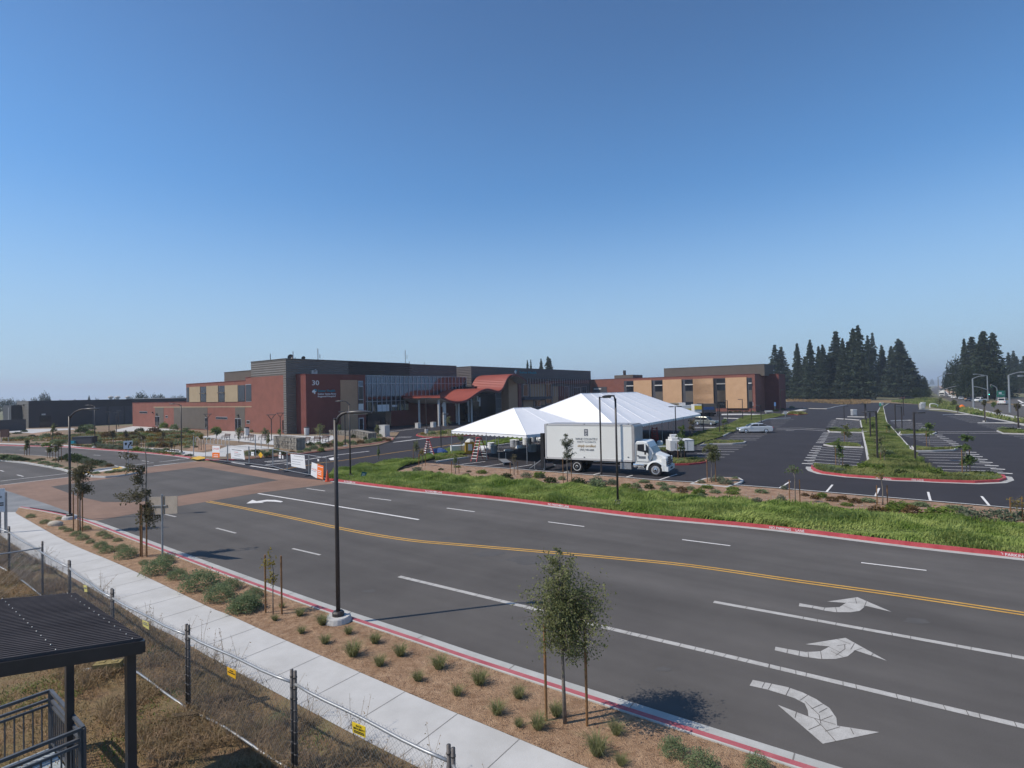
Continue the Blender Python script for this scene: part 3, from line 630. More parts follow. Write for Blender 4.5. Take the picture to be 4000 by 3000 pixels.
for k, x, yb, yt, hd, lab, cz in (
    ('D', 690, 1412, 552, [0.05], 'dark square lamp post between the truck and the mulch strip', 0.0),
    ('C', 619, 1168, 735, [0.1], 'dark lamp post beside the blue tarp near the small tent', 0.0),
    ('C', 459, 962, 562, [3.1, 0], 'thin lamp post on a round concrete footing by the red entrance roof', .9),
    ('O', 1377, 525, -240, [3.0, .2], 'twin headed lamp post behind the long rock wall near the road kerb', .15),
    ('D', 1040, 1005, 705, [3.1], 'square lamp post in front of the large tent roof slope', 0.0),
    ('D', 1495, 1010, 655, [3.1, .1], 'twin headed lamp post between the large tent and white trailer', 0.0),
    ('Q', 1098, 600, 112, [3.1], 'lamp post at the large tent corner beside the grey wagon', 0.0),
    ('Q', 1378, 628, 120, [.1], 'lamp post in the grassy bank beyond the grey wagon', 0.0),
    ('Q', 1517, 452, 62, [3.1], 'lamp post before the hospital wing behind the dark window bay', 0.0),
    ('Q', 1776, 402, 38, [3.1], 'lamp post before the ochre wall with an open grassy bank at its foot', 0.0),
    ('Q', 1652, 235, -130, [3.1], 'tall thin lamp post standing close against the ochre wall', 0.0),
    ('Q', 1928, 432, 190, [.1], 'short lamp post on the bank behind the silver sedan', 0.0),
    ('Q', 2095, 455, 145, [3.1], 'lamp post in the bank right above the silver sedan roof', 0.0),
    ('R', 1466, 332, 135, [0.1], 'lamp post at the far end of the striped bays facing the wing', 0.0),
    ('R', 1846, 596, 214, [3.1], 'lamp post in the middle of the green median by the cross path', 0.0),
    ('R', 1948, 930, 205, [3.1], 'tallest lamp post standing in the near half of the green median', 0.0),
    ('R', 1785, 405, 100, [3.1], 'lamp post in the green median beyond the cross path', 0.0),
    ('R', 1768, 352, 95, [3.1], 'slim lamp post in the green median next to the utility box', 0.0),
    ('S', 366, 500, 105, [0.1], 'lamp post by the cross path on the median kerb', 0.0),
    ('S', 457, 472, 138, [3.1], 'short dark lamp post inside the second striped bay', 0.0),
    ('S', 648, 952, 222, [.02], 'tall lamp post on the kerb of the nearest striped bay', 0.0),
    ('S', 480, 270, 20, [3.1], 'faint lamp post far down the median before the redwoods', 0.0),
    ('S', 1648, 362, 60, [.1], 'lamp post on the far lot island in front of the highway', .2),
    ('S', 2132, 475, 100, [.1], 'lamp post on the island beside the pale kerb near the highway van', .2),
    ('E', 1108, 1180, 858, [.1], 'lamp post against the shaded red end block of the wing', 0.0)):
    p, h = hpx(k, x, yb, yt); box_lamp(p, min(h, 9), hd, lab, conc=cz)
# ---------------------------------------------------------------- chain-link fence panels in front
FP = [(1900, 3060), (1763, 2914), (1146, 2618), (732, 2440), (438, 2300), (271, 2189), (35, 2056), (-180, 1970)]
fpts = []
for x, y in FP:
    d_ = ray(x, y); t_ = (1.84 - HCAM) / d_.z; fpts.append(CAM + d_ * t_)
def link_panel(a, b, label, h=1.84, sag=.0, brace=False):
    a, b = Vector((a[0], a[1], 0)), Vector((b[0], b[1], 0)); L_ = (b - a).length; rz = math.atan2(b.y - a.y, b.x - a.x)
    t = empty('fence_panel', a, rz, label, 'fence panel', 'temporary chain-link fence panels')
    x0, x1, zt, zb = .05, L_ - .05, h - .22, .10
    for x in (x0, x1):
        p = MB(); p.tube([(x, 0, 0), (x, 0, h)], .03, 8)
        for k in range(9): p.tube([(x, 0, .2 + k * .19), (x, 0, .225 + k * .19)], .036, 8)
        p.build('post', 'fence_pipe', t, smooth=True)
    q = [(x0 + (x1 - x0) * f, .02 * math.sin(f * 9), zt - sag * math.sin(math.pi * f)) for f in [i / 8 for i in range(9)]]
    MB().tube(q, .024, 8).build('top_rail', 'galv', t, smooth=True)
    q2 = [(x0 + (x1 - x0) * f, .02 * math.sin(f * 7), zb - .03 + .05 * math.sin(math.pi * f)) for f in [i / 8 for i in range(9)]]
    MB().tube(q2, .024, 8).build('bottom_rail', 'galv', t, smooth=True)
    w = MB(); H = zt - zb + .06; p_ = .085; n = int((x1 - x0 + H) / p_)
    for i in range(n):
        for s in (1, -1):
            u0 = x0 + i * p_ - H; u1 = u0 + H; z0, z1 = zb, zb + H
            if u0 < x0: z0 += x0 - u0; u0 = x0
            if u1 > x1: z1 -= u1 - x1; u1 = x1
            if u1 - u0 < .02: continue
            if s == 1: w.tube([(u0, .004, z0), (u1, .004, z1)], .0015, 3, cap=False)
            else: w.tube([(x0 + x1 - u0, -.004, z0), (x0 + x1 - u1, -.004, z1)], .0015, 3, cap=False)
    w.build('wire_mesh', 'galv', t)
    return t
FL = ['chain-link panel at the picture foot with its double post cut off', 'chain-link panel with the large bright yellow security sign', 'chain-link panel with the amber yellow sign above dry weeds', 'chain-link panel with the faded yellow sign beside the black canopy', 'chain-link panel with a small pale sign behind the black canopy', 'chain-link panel running to the white board beside the pavement end', 'far chain-link panel under the white site board']
for i in range(len(fpts) - 1): link_panel(fpts[i], fpts[i + 1], FL[i], sag=.03 if i in (1, 2) else .05)
ga = g('G', 385, 1045); d_ = Vector((-.75, -.66, 0))
link_panel(ga, ga + d_ * 3.6, 'chain-link gate panel turned across the dry slope behind the canopy')
def plate(name, k, pts4, material, label, cat, a, b, off=.06, th=.008, words=(), zrange=None):
    """flat sign hung on a fence between ground points a and b, its corners read from the photograph"""
    n = Vector((b[1] - a[1], a[0] - b[0], 0)).normalized()
    if n.dot(CAM - Vector(a)) < 0: n = -n
    o = Vector((a[0], a[1], 0)) + n * off; c = [onp(k, x, y, o, n) for x, y in pts4]
    m = MB(); m.add(list(c) + [p - n * th for p in c], [(0, 1, 2, 3), (7, 6, 5, 4), (0, 4, 5, 1), (1, 5, 6, 2), (2, 6, 7, 3), (3, 7, 4, 0)])
    s = tag(m.build(name, material), label, cat)
    ux = (c[1] - c[0]); uy = (c[0] - c[3])
    for w_, fx, fy, size, col, wd in words:
        p = c[3] + ux * fx + uy * fy + n * .004
        if w_ == '|':
            e = ux.normalized(); MB().bar(p, p + ux * wd, .004, size * uy.length * .5).build('text_line', col, s); continue
        text('lettering', w_, size * uy.length, basis(p, ux, uy - ux * (uy.dot(ux) / ux.length_squared)), col, s, 'LEFT', width=wd * ux.length if wd else None, depth=.002)
    return s
plate('security_sign', 'I', [(1050, 1260), (1165, 1305), (1165, 1400), (1058, 1350)], 'yellow_sign', 'bright yellow security sign wired to the chain-link panel', 'sign', fpts[1], fpts[2],
      words=[('SCS', .28, .72, .24, 'ink_black', .42), ('SECURITY', .08, .44, .26, 'ink_black', .84), ('|', .08, .28, .14, 'ink_black', .8), ('|', .10, .14, .13, 'ink_black', .78)])
plate('security_sign', 'H', [(1962, 785), (2036, 818), (2036, 892), (1965, 852)], 'orange_sign', 'amber yellow sign wired to the fence above the dry weeds', 'sign', fpts[2], fpts[3], words=[('|', .3, .72, .2, 'ink_black', .4), ('|', .1, .46, .22, 'ink_black', .8)])
plate('security_sign', 'H', [(1228, 378), (1282, 402), (1288, 466), (1235, 432)], 'yellow_faded', 'faded yellow sign on the fence beside the canopy roof edge', 'sign', fpts[3], fpts[4], words=[('|', .2, .72, .2, 'ink_grey', .6), ('|', .1, .46, .22, 'ink_grey', .8)])
plate('security_sign', 'H', [(720, 78), (748, 82), (755, 138), (730, 138)], 'yellow_faded', 'small pale yellow sign on the fence behind the canopy', 'sign', fpts[4], fpts[5], words=[('|', .15, .6, .3, 'ink_grey', .7)])
# ---------------------------------------------------------------- black canopy over the ramp
zc = 3.2; A_ = g('H', 1235, 556, zc); B_ = g('H', 650, 157, zc)
ax_ = (B_ - A_); ax_.z = 0; LEN = ax_.length; ax_.normalize(); bx_ = Vector((-ax_.y, ax_.x, 0))
if bx_.x > 0: bx_ = -bx_
rise = (.32 / 1.66); can = empty('ramp_canopy', (A_.x, A_.y, 0), 0, 'black corrugated canopy roof on square posts over the ramp', 'canopy')
Wd = 4.6; P0 = Vector((0, 0, zc))
m = MB(); nr = 44; vs = []
prof = [(0, 0), (.012, .035), (.05, .035), (.062, 0), (.078, 0)]
ln = int(LEN / .078)
for i in range(ln):
    for u, z in prof[:-1] if i < ln - 1 else prof:
        q = P0 + ax_ * (i * .078 + u) * (LEN / (ln * .078)); vs += [q + Vector((0, 0, z)), q + bx_ * Wd + Vector((0, 0, z + rise * Wd))]
m.add(vs, [(2 * i, 2 * i + 1, 2 * i + 3, 2 * i + 2) for i in range(len(vs) // 2 - 1)])
can_roof = m.build('roof', 'canopy_roof', can)
m = MB()
for i in range(0, ln, 3):
    for j in range(5):
        q = P0 + ax_ * (i * .078 + .03) * (LEN / (ln * .078)) + bx_ * (.12 + j * .85); m.lathe([(.009, 0), (.008, .010), (.003, .014)], q + Vector((0, 0, .035 + rise * (.12 + j * .85))), 6)
m.build('roof_screws', 'galv', can_roof)
for nm, a, b in (('fascia', P0, P0 + bx_ * Wd + Vector((0, 0, rise * Wd))), ('fascia', P0, P0 + ax_ * LEN), ('fascia', P0 + ax_ * LEN, P0 + ax_ * LEN + bx_ * Wd + Vector((0, 0, rise * Wd)))):
    off = (bx_ + ax_) * .05 if nm else 0
    MB().bar(a + Vector((0, 0, -.09)), b + Vector((0, 0, -.09)), .06, .17).build('beam', 'steel_dark', can)
for u, v in ((.12, .12), (LEN - .12, .12), (.12, 3.4), (LEN - .12, 3.4)):
    q = ax_ * u + bx_ * v; MB().box((q.x, q.y, (zc - .2 + rise * v) / 2 - .1), (.11, .11, zc - .2 + rise * v + .2), math.atan2(ax_.y, ax_.x)).build('post', 'steel_dark', can)
# ---------------------------------------------------------------- ramp with railings
rp_c = g('H', 440, 1490, .06); ru = ax_; rv = bx_
ramp = empty('access_ramp', (rp_c.x, rp_c.y, 0), 0, 'grey blue ramp landing with barred railings under the canopy', 'ramp')
m = MB(); q = [Vector((0, 0, 0)), -ru * 3.2, -ru * 3.2 + rv * 2.6, rv * 2.6]; m.slab([(p.x, p.y) for p in q], .02, .08); m.build('deck', 'deck', ramp)
def railing(a, b, posts=2, parent=ramp, h=1.07, z=.08):
    a, b = Vector(a), Vector(b); L_ = (b - a).length; t = (b - a) / L_
    r_ = MB()
    for zz, wd in ((h, .05), (h - .16, .045), (h - .26, .04), (.12, .04)): r_.bar(a + Vector((0, 0, z + zz)), b + Vector((0, 0, z + zz)), wd)
    o = r_.build('railing', 'rail', parent)
    bb = MB(); n = int(L_ / .125)
    for i in range(1, n): p = a + t * (i * L_ / n); bb.box(p + Vector((0, 0, z + (h - .26 + .12) / 2)), (.018, .018, h - .40))
    bb.build('bars', 'rail', o)
    for i in range(posts): p = a + t * (L_ * i / max(1, posts - 1)); MB().box(p + Vector((0, 0, z + h / 2)), (.055, .055, h)).build('railing_post', 'rail', parent)
railing((0, 0, 0), rv * 2.6, 3); railing(-ru * .03, -ru * 2.0, 2); railing(-ru * 2.0 + rv * .04, -ru * 2.0 + rv * 2.6, 3)
# ---------------------------------------------------------------- signs by the near pavement
p = g('G', 1404, 742, .1); rs = empty('road_sign', p, 0, 'large bare backed road sign seen from behind on one post', 'road sign')
hs = zat(p, 'G', 1392, 200)
MB().tube([(0, 0, 0), (0, 0, hs)], .038, 8).build('post', 'galv', rs)
c = [onp('G', x, y, p + Vector((0, .06, 0)), (-.45, -.9, 0)) - p for x, y in ((1258, 205), (1532, 193), (1532, 345), (1254, 360))]
nn = Vector((-.45, -.9, 0)).normalized()
m = MB(); m.add([v for v in c] + [v - nn * .012 for v in c], [(0, 1, 2, 3), (7, 6, 5, 4), (0, 4, 5, 1), (1, 5, 6, 2), (2, 6, 7, 3), (3, 7, 4, 0)]); m.build('panel', 'sign_back', rs)
e_ = (c[1] - c[0]).normalized(); mc = (c[0] + c[1] + c[2] + c[3]) / 4; MB().bar(mc - e_ * .55 + nn * .03, mc + e_ * .45 + nn * .03, .04).build('bracket', 'galv', rs)
p = g('M', 1583, 775, .15); ks = empty('keep_right_sign', p, 0, 'white road sign with a curving arrow on the median nose', 'road sign', None)
hs = zat(p, 'M', 1578, 405)
MB().tube([(0, 0, 0), (0, 0, hs)], .034, 8).build('post', 'galv', ks)
nn = (CAM - p); nn.z = 0; nn.normalize(); tt = Vector((-nn.y, nn.x, 0)); z0 = zat(p, 'M', 1578, 505); ww = (g('M', 1620, 775) - g('M', 1540, 775)).length * .5
pl = MB().box((0, 0, 0), (2 * ww, .02, hs - z0), math.atan2(tt.y, tt.x)).build('panel', 'sign_white', ks, loc=nn * .06 + Vector((0, 0, (hs + z0) / 2)))
def flat(name, pts, o, ux, uy, th, material, parent):
    B4 = basis(o, ux, uy); m = MB(); m.slab(pts, 0, th); m.v = [tuple(B4 @ Vector(v)) for v in m.v]; return m.build(name, material, parent)
S_ = (hs - z0) / 2; o_ = nn * .012
flat('arrow', [(x * ww, y * S_) for x, y in ((.0, -.8), (.22, -.8), (.26, -.3), (.6, .15), (.72, -.05), (.85, .75), (.25, .55), (.42, .38), (.05, -.1))], o_, tt, (0, 0, 1), .005, 'ink_black', pl)
flat('symbol', [(x * ww, y * S_) for x, y in ((-.72, .55), (-.2, .55), (-.25, .1), (-.46, -.15), (-.68, .1))], o_, tt, (0, 0, 1), .005, 'ink_black', pl)
# white site board at the picture's edge
p = g('G', 22, 532); sb = empty('site_board', p, 0, 'white site board on grey timber legs beside the pavement ramp', 'sign board')
hs = zat(p, 'G', 20, 128)
nb = Vector((.25, -.97, 0)); tb = Vector((.97, .25, 0)); zb_ = zat(p, 'G', 20, 330); wR = .36
bd = MB().box((0, 0, 0), (2.6, .03, hs - zb_), math.atan2(tb.y, tb.x)).build('board', 'sign_white', sb, loc=tb * (wR - 1.3 - .25) + Vector((0, 0, (hs + zb_) / 2)))
text('lettering', 'Office', .24, basis(nb * .02 + tb * .60 + Vector((0, 0, .09 * (hs - zb_))), tb, (0, 0, 1)), 'ink_black', bd, 'LEFT')
for zz in (-.12, -.21): MB().box(nb * .02 + tb * .95 + Vector((0, 0, zz * (hs - zb_))), (.6, .012, .06), math.atan2(tb.y, tb.x)).build('text_line', 'ink_black', bd)
for i in (-1.6, -.15, .12): MB().bar(tb * i - nb * .05 + Vector((0, 0, -.1)), tb * (i * .96) - nb * .03 + Vector((0, 0, hs - .2)), .09).build('leg', 'galv', sb)
# things lying in the dry grass
p = g('H', 935, 815, .06); tag(MB().box(p + Vector((0, 0, .1)), (.58, .22, .2), R(14)).box(p + Vector((-.14, 0, .205)), (.12, .1, .02), R(14)).box(p + Vector((.14, .03, .205)), (.12, .1, .02), R(14)).build('concrete_block', 'block'), 'mossy tan concrete block lying in the dry grass', 'block')
p = g('H', 755, 822, .05); tag(MB().add([p + Vector(v) for v in ((-.16, -.05, 0), (.12, -.08, 0), (.17, .05, .02), (-.1, .07, .02), (-.12, -.03, .06), (.08, -.04, .07), (.1, .03, .07), (-.07, .04, .06))], [(3, 2, 1, 0), (4, 5, 6, 7), (0, 1, 5, 4), (1, 2, 6, 5), (2, 3, 7, 6), (3, 0, 4, 7)]).build('stone_chip', 'gutter'), 'small pale stone chip near the mossy block', 'stone')
a, b = g('H', 1480, 1235, .1), g('H', 1700, 1205, .1); tag(MB().bar(a, b, .14).build('timber_beam', 'rotten'), 'weathered timber beam under the fence foot', 'timber')
p = g('G', 478, 450, .1); bm_ = MB(); vs = []
for z, r in ((0, .34), (.12, .38), (.22, .28), (.27, .08)):
    for k in range(10): a = k * .628; rr = r * (1 + .18 * noise.noise(Vector((k * .9, z * 5, 2)))); vs.append(p + Vector((rr * math.cos(a), rr * .6 * math.sin(a), z)))
tag(bm_.add(vs, [(i * 10 + k, i * 10 + (k + 1) % 10, i * 10 + 10 + (k + 1) % 10, i * 10 + 10 + k) for i in range(3) for k in range(10)] + [tuple(range(30, 40))]).build('boulder', 'stone', smooth=True), 'pale flat boulder in the mulch near the corner lamp', 'boulder')
# ---------------------------------------------------------------- young trees of the near bed
Tn = g('F4', 2207, 2826, .1)
k_ = (Tn - CAM).dot(FW) / FPX
tree('street_tree', Tn, 3.6, [(.10, 0, 2.25, .98, .80), (.10, .05, 2.3, .62, .62), (.05, .1, 2.9, .62, .48), (.08, 0, 1.72, .78, .42), (.12, 0, 1.42, .5, .3), (-.12, 0, 3.3, .10, .22), (.12, -.2, 2.2, .8, .7)], 'leaf_oak', .056,
     'bushy young oak on a pale trunk, the closest tree, between two stakes', trunk_r=.034, twigs=230, nleaf=15000, clear=1.5, stakes=[(-.36, .10), (.42, -.10)], stake_h=2.0, droop=.15)
Tb = g('M', 990, 1500, .1)
tree('street_tree', Tb, 3.4, [(.05, 0, 2.9, .62, .5), (.35, 0, 3.2, .4, .3), (.15, 0, 2.1, .45, .75), (.7, 0, 3.4, .35, .2), (-.3, 0, 2.7, .3, .4)], 'leaf_brown', .095, 'young bronze leaved tree beside the corner street lamp', trunk_r=.03, twigs=75, nleaf=2700, stakes=[(-.38, .05), (.2, -.1), (.05, -.2)], stake_h=2.1)
Tc = g('G', 1266, 712, .1)
tree('street_tree', Tc, 4.4, [(-.55, 0, 3.55, .40, .55), (-.85, 0, 4.25, .30, .35), (-.5, .1, 4.9, .18, .5), (-.75, 0, 2.5, .5, .32), (.15, 0, 1.9, .55, .55), (.1, 0, 1.5, .5, .35), (-.35, 0, 3.0, .3, .4), (0, 0, 2.6, .35, .4)], 'leaf_brown', .095, 'leaning bronze leaved young tree behind the bare road sign', trunk_r=.03, twigs=100, nleaf=3300, stakes=[(-.25, .0), (.08, -.1), (-.05, -.2)], stake_h=2.3)
Td = g('I', 370, 330, .1)
tree('street_tree', Td, 1.75, [(-.15, 0, 1.55, .22, .3), (.02, 0, 1.0, .25, .3), (0, 0, 1.75, .12, .3)], 'leaf_yellow', .085, 'spindly yellow green sapling between stakes by the kerb', trunk_r=.016, twigs=22, nleaf=230, stakes=[(-.28, .12), (.27, -.02)], stake_h=1.85, clear=.5)
# ---------------------------------------------------------------- shrubs and grass clumps of the near bed
PROTO = {}
def proto(kind, material, n, size, seed):
    k = (kind, seed)
    if k not in PROTO: PROTO[k] = shrub_mesh('shrub', material, n, size, seed) if kind != 'tuft' else tuft_mesh('grass_clump', material, n, size, seed)
    return PROTO[k]
def plant(name, mesh, loc, s, label, cat, group, zs=1.0):
    o = link(name, mesh, None, loc); o.scale = (s, s, s * zs); o.rotation_euler = (0, 0, random.uniform(0, 6.28)); return tag(o, label, cat, group)
TU = [tuft_mesh('grass_clump', 'tuft', 260, .016, s, .95) for s in range(3)]
SG = [shrub_mesh('shrub', 'shrub', 2600, .052, s) for s in range(3)]
def row(name, items, meshes, zs, fmt, cat, group, k_=.85, z=.1):
    """plants along a bed: (frame, x, y, size); the label's blank takes where each stands in the row"""
    for i, (k, x, y, s) in enumerate(items):
        plant(name, meshes[i % len(meshes)], g(k, x, y, z), s * k_ * random.uniform(.85, 1.15), fmt.format(ORD[i]), cat, group, zs)
row('shrub', [('G', 870, 640, .9), ('G', 925, 680, .75), ('G', 1095, 725, 1.25), ('G', 1050, 660, .7), ('G', 935, 560, .7), ('G', 1360, 860, 1.35), ('G', 1530, 905, 1.15), ('G', 1730, 990, 1.6), ('G', 1895, 1090, 1.45), ('G', 1990, 1000, 1.2), ('G', 2110, 1180, 1.25), ('I', 130, 290, 1.25), ('I', 200, 180, .9), ('G', 1420, 775, 1.0)], SG, .85,
    'loose green shrub in the near mulch bed, {} from the boulder', 'shrub', 'green shrubs in the near mulch bed', .72)
row('shrub', [('G', 265, 380, .8), ('G', 390, 430, .85), ('G', 540, 480, .6), ('G', 590, 500, .7), ('G', 660, 535, .85), ('G', 715, 570, .8), ('G', 740, 485, .75), ('G', 510, 395, .5), ('G', 780, 600, .6), ('G', 880, 535, .8), ('G', 1015, 585, .7), ('G', 1240, 780, .6)], SG, .75,
    'low green shrub at the crossing end of the mulch bed, {} from the corner', 'shrub', 'low shrubs at the bed corner', .68)
row('grass_clump', [('I', 445, 275, .42), ('I', 600, 345, .75), ('I', 795, 420, .85), ('I', 615, 495, .62), ('I', 1020, 500, .7), ('I', 820, 585, .62), ('I', 1250, 580, .75), ('I', 1055, 690, .95), ('I', 1470, 690, .8), ('I', 1290, 775, .72), ('I', 1800, 800, .95), ('I', 1620, 905, .65), ('I', 2150, 935, .85), ('I', 1960, 1030, .55), ('I', 385, 385, .5)], TU, 1.0,
    'spiky green grass clump between the lamp footing and the oak, {} from the sapling', 'grass clump', 'grass clumps in the mulch bed', .62)
row('grass_clump', [('J', 375, 1205, .6), ('J', 235, 1310, .8), ('J', 500, 1405, .85), ('J', 620, 1320, .8), ('J', 1010, 1440, .6), ('J', 885, 1570, 1.05), ('J', 375, 1390, .4), ('J', 1040, 1640, .45)], TU, 1.0,
    'spiky grass clump around the foot of the closest oak, {} from the pavement', 'grass clump', 'grass clumps around the oak', .66)
row('shrub', [('J', 1375, 1570, .62), ('J', 1560, 1690, .75), ('L', 440, 1545, .45)], SG, 1.05, 'leafy green shrub beside the kerb beyond the oak, {} from it', 'shrub', 'shrubs by the kerb beyond the oak')
row('weed_clump', [('I', 415, 1260, .75)], [shrub_mesh('weed_clump', 'shrub', 900, .045, 8)], .6, 'green weed patch against the fence amid dry weeds, {} and only one', 'weed', None, .7, .05)
# dry weeds and grass along the fence
slope = [p - Vector((0, 0, 0)) for p in offset(walk_far, -1.75)][3:] + [Vector((2, 2.5, 0)), Vector((-6, 4.5, 0)), Vector((-20, 14, 0))]
slope = [(p[0], p[1]) for p in slope]
def stuff(name, P_, h, w, material, rnd, z=.03, lean=None):
    V, F = blades(np.column_stack([P_, np.full(len(P_), z)]), h, np.zeros((len(P_), 3)) if lean is None else lean, w, rnd)
    return struct(link(name, fast_mesh(name, V, F, material)), 'stuff')
P_ = inside(slope, 60000); kk = nz(P_, .45, 5.0); stuff('dry_grass', P_[kk > -.25], .095, .018, 'grass_dry', .7)
P_ = inside(slope, 30000); kk = nz(P_, .6, 15.0); stuff('green_weeds', P_[kk > .22], .11, .022, 'grass_pale', .7)
band = [(p[0], p[1]) for p in offset(walk_far, -1.7)[2:]] + [(p[0], p[1]) for p in offset(walk_far, -4.2)[2:][::-1]]
P_ = inside(band, 60000); kk = nz(P_, .8, 33.0); stuff('dry_weeds', P_[kk > -.05], .27, .014, 'weed', .75)
# tall bare weed stems with seed heads leaning over the pavement
m = MB(); lv = []
for i in range(46):
    f = random.random() ** .8; j = int(5 + f * (len(W_) - 9)); p = W_[j] + Vector((random.uniform(-.5, .0), random.uniform(-.6, .05), 0)); hh = random.uniform(.55, 1.25)
    for s in range(random.randint(2, 5)):
        e = p + Vector((random.gauss(0, .28), random.gauss(0, .28), hh * random.uniform(.55, 1))); md = p.lerp(e, .5) + Vector((random.gauss(0, .04), random.gauss(0, .04), .05))
        m.tube([p, md, e], [.005, .004, .002], 3, cap=False)
        for q in range(14): t_ = random.uniform(.4, 1); b_ = p.lerp(e, t_); lv.append((b_.x + random.gauss(0, .02), b_.y + random.gauss(0, .02), b_.z + random.gauss(0, .02)))
V, F = leaves(lv, .035); a = m.build('tmp', 'weed'); nv = len(a.data.vertices)
V0 = np.array(m.v); struct(link('weed_stems', fast_mesh('weed_stems', V, F, 'weed')), 'stuff'); a.name = 'weed_stalks'; struct(a, 'stuff')
# bark chips on the bed
bp2 = [(p[0], p[1]) for p in bed]
P_ = inside(bp2, 9000); d_ = np.hypot(P_[:, 0], P_[:, 1]); P_ = P_[d_ < 26]
V, F = leaves(np.column_stack([P_, np.full(len(P_), .118)]), .075, .3, .9); V[:, 2] = .11 + np.abs(V[:, 2] - .118) * .35
struct(link('bark_chips', fast_mesh('bark_chips', V, F, 'mulch_pale')), 'stuff')
# ---------------------------------------------------------------- hospital
C0 = Vector((-41.1, 100.3, 0))
def BP(s, p, z=0.0): return C0 + E2 * s + N1 * p + Vector((0, 0, z))
def tW(k, x, y):
    q = onp(k, x, y, C0, E2) - C0; return q.dot(E1), q.z
def sE(k, x, y, p=0.0):
    q = onp(k, x, y, C0 + N1 * p, N1) - C0; return q.dot(E2), q.z
HOSP = empty('hospital', C0, 0, 'brick red hospital with charcoal parapets, wavy red entrance roof and ochre wing', 'hospital')
def vol(name, s0, s1, p0, p1, z0, z1, material, parent=None, cop=None):
    """block in the hospital's own axes: s away along the long front, p out from it"""
    m = MB(); o = [BP(s0, p0), BP(s0, p1), BP(s1, p1), BP(s1, p0)]; m.slab([(v.x - C0.x, v.y - C0.y) for v in o], z0, z1)
    w = m.build(name, material, parent or HOSP)
    if cop: 
        c = MB(); r = [(v.x - C0.x, v.y - C0.y) for v in o]; c.strip(r + [r[0]], -.08, .25, z1 + .05); 
        for i in range(4): a, b = r[i], r[(i + 1) % 4]; c.bar((*a, z1 + .02), (*b, z1 + .02), .16, .1)
        c.build('coping', cop, w)
    return w
# W front faces the garden (plane s = 0, running along E1), E front faces the car park (plane p = 0)
zt1 = tW('A', 1145, 495)[1]; t_end = tW('A', 1145, 600)[0]
tu, zu = tW('A', 1608, 333); tv, zv = tW('A', 2120, 276); tw, zw = tW('B', 225, 186)
TOP = zat(C0, 'B', 597, 140)
vol('lower_wing', 0, 30, -t_end, -tu, -.5, zt1, 'red_wall', cop='trim_dark')
vol('upper_wing', 0, 34, -tu, -tv, -.5, zu, 'red_wall', cop='trim_dark')
zm = tW('B', 400, 330)[1]
vol('upper_wing', 0, 34, -tv, -tw, -.5, zv, 'red_wall', cop='trim_dark')
vol('tower_base', -.06, 12, -tw, -.9, -.5, zm, 'red_wall')
vol('tower', -.08, 30, -tw, 0, zm, TOP, 'grey_rib', cop='grey_wall')
vol('tower_corner', -.09, 2.2, -.9, 0, -.5, zm, 'grey_rib')
tp, zp = tW('A', 1825, 240)
vol('penthouse', 3, 20, -tp * 1.02, -tw, zu - 1, zp * 1.02, 'grey_wall', cop='grey_wall')
sa, za = sE('B', 1275, 166); sb_, zb2 = sE('C', 783, 216); TOP2 = sE('B', 1290, 176)[1]
vol('long_front', .01, sa, -tw + .5, -.01, -.5, TOP - .003, 'dark_rib', cop='dark_rib')
vol('long_front', sa, sb_, -tw + .5, 0, -.5, TOP2, 'dark_rib', cop='dark_rib')
s3, z3 = sE('C', 942, 224, 1.0)
vol('far_front', s3, 112, -26, 1.0, -.5, z3, 'dark_rib', cop='dark_rib')
vol('link_block', sb_, s3 - .01, -24, -1.5, -.5, 9.2, 'dark_rib')
# red entrance box with the sign
PB = 3.2; s1, z1_ = sE('B', 706, 306); s2, _ = sE('B', 1462, 600, PB)
REDTOP = z1_ * .985
vol('sign_block', s1, s2, -.5, PB, -.5, REDTOP, 'red_dark', cop='trim_dark')
def rectE(name, k, x0, y0, x1, y1, p, material, parent=HOSP, th=.06, y1b=None):
    a, za_ = sE(k, x0, y0, p); b, zb_ = sE(k, x1, y1, p)
    return vol(name, min(a, b), max(a, b), p, p + th, min(za_, zb_), max(za_, zb_), material, parent)
def rectW(name, k, x0, y0, x1, y1, material, parent=HOSP, th=.06, inset=0.0):
    a, za_ = tW(k, x0, y0); b, zb_ = tW(k, x1, y1)
    return vol(name, -th, .02 - inset, -max(a, b), -min(a, b), min(za_, zb_), max(za_, zb_), material, parent)
def windowW(k, x0, y0, x1, y1, name='window', mull=0, gl='glass_dark', fr='mullion'):
    f = rectW(name, k, x0, y0, x1, y1, fr, th=.05)
    a, za_ = tW(k, x0, y0); b, zb_ = tW(k, x1, y1); lo, hi, z0, z1 = min(a, b), max(a, b), min(za_, zb_), max(za_, zb_); e = .09
    vol('pane', -.075, -.02, -hi + e, -lo - e, z0 + e, z1 - e, gl, f)
    for i in range(mull):
        t = lo + (hi - lo) * (i + 1) / (mull + 1); vol('mullion', -.11, -.03, -t - .04, -t + .04, z0 + e, z1 - e, fr, f)
    return f
for q in ((1638, 358, 1733, 487), (1785, 350, 1888, 487), (1945, 345, 2058, 485)): rectW('panel', 'A', *q, 'tan_pale', th=.10)
for q in ((1612, 362, 1634, 487), (1735, 356, 1784, 487), (1889, 349, 1944, 487), (2059, 343, 2119, 483)): windowW('A', *q, fr='black_panel')
windowW('A', 2123, 335, 2178, 482, mull=0)
for q in ((1735, 410, 1784, 416), (1889, 404, 1944, 410)): rectW('light_shelf', 'A', *q, 'grey_wall', th=.35)
for q in ((1502, 532, 1795, 724), (1340, 532, 1415, 697), (2032, 530, 2118, 738)): rectW('panel', 'A', *q, 'grey_wall', th=.03)
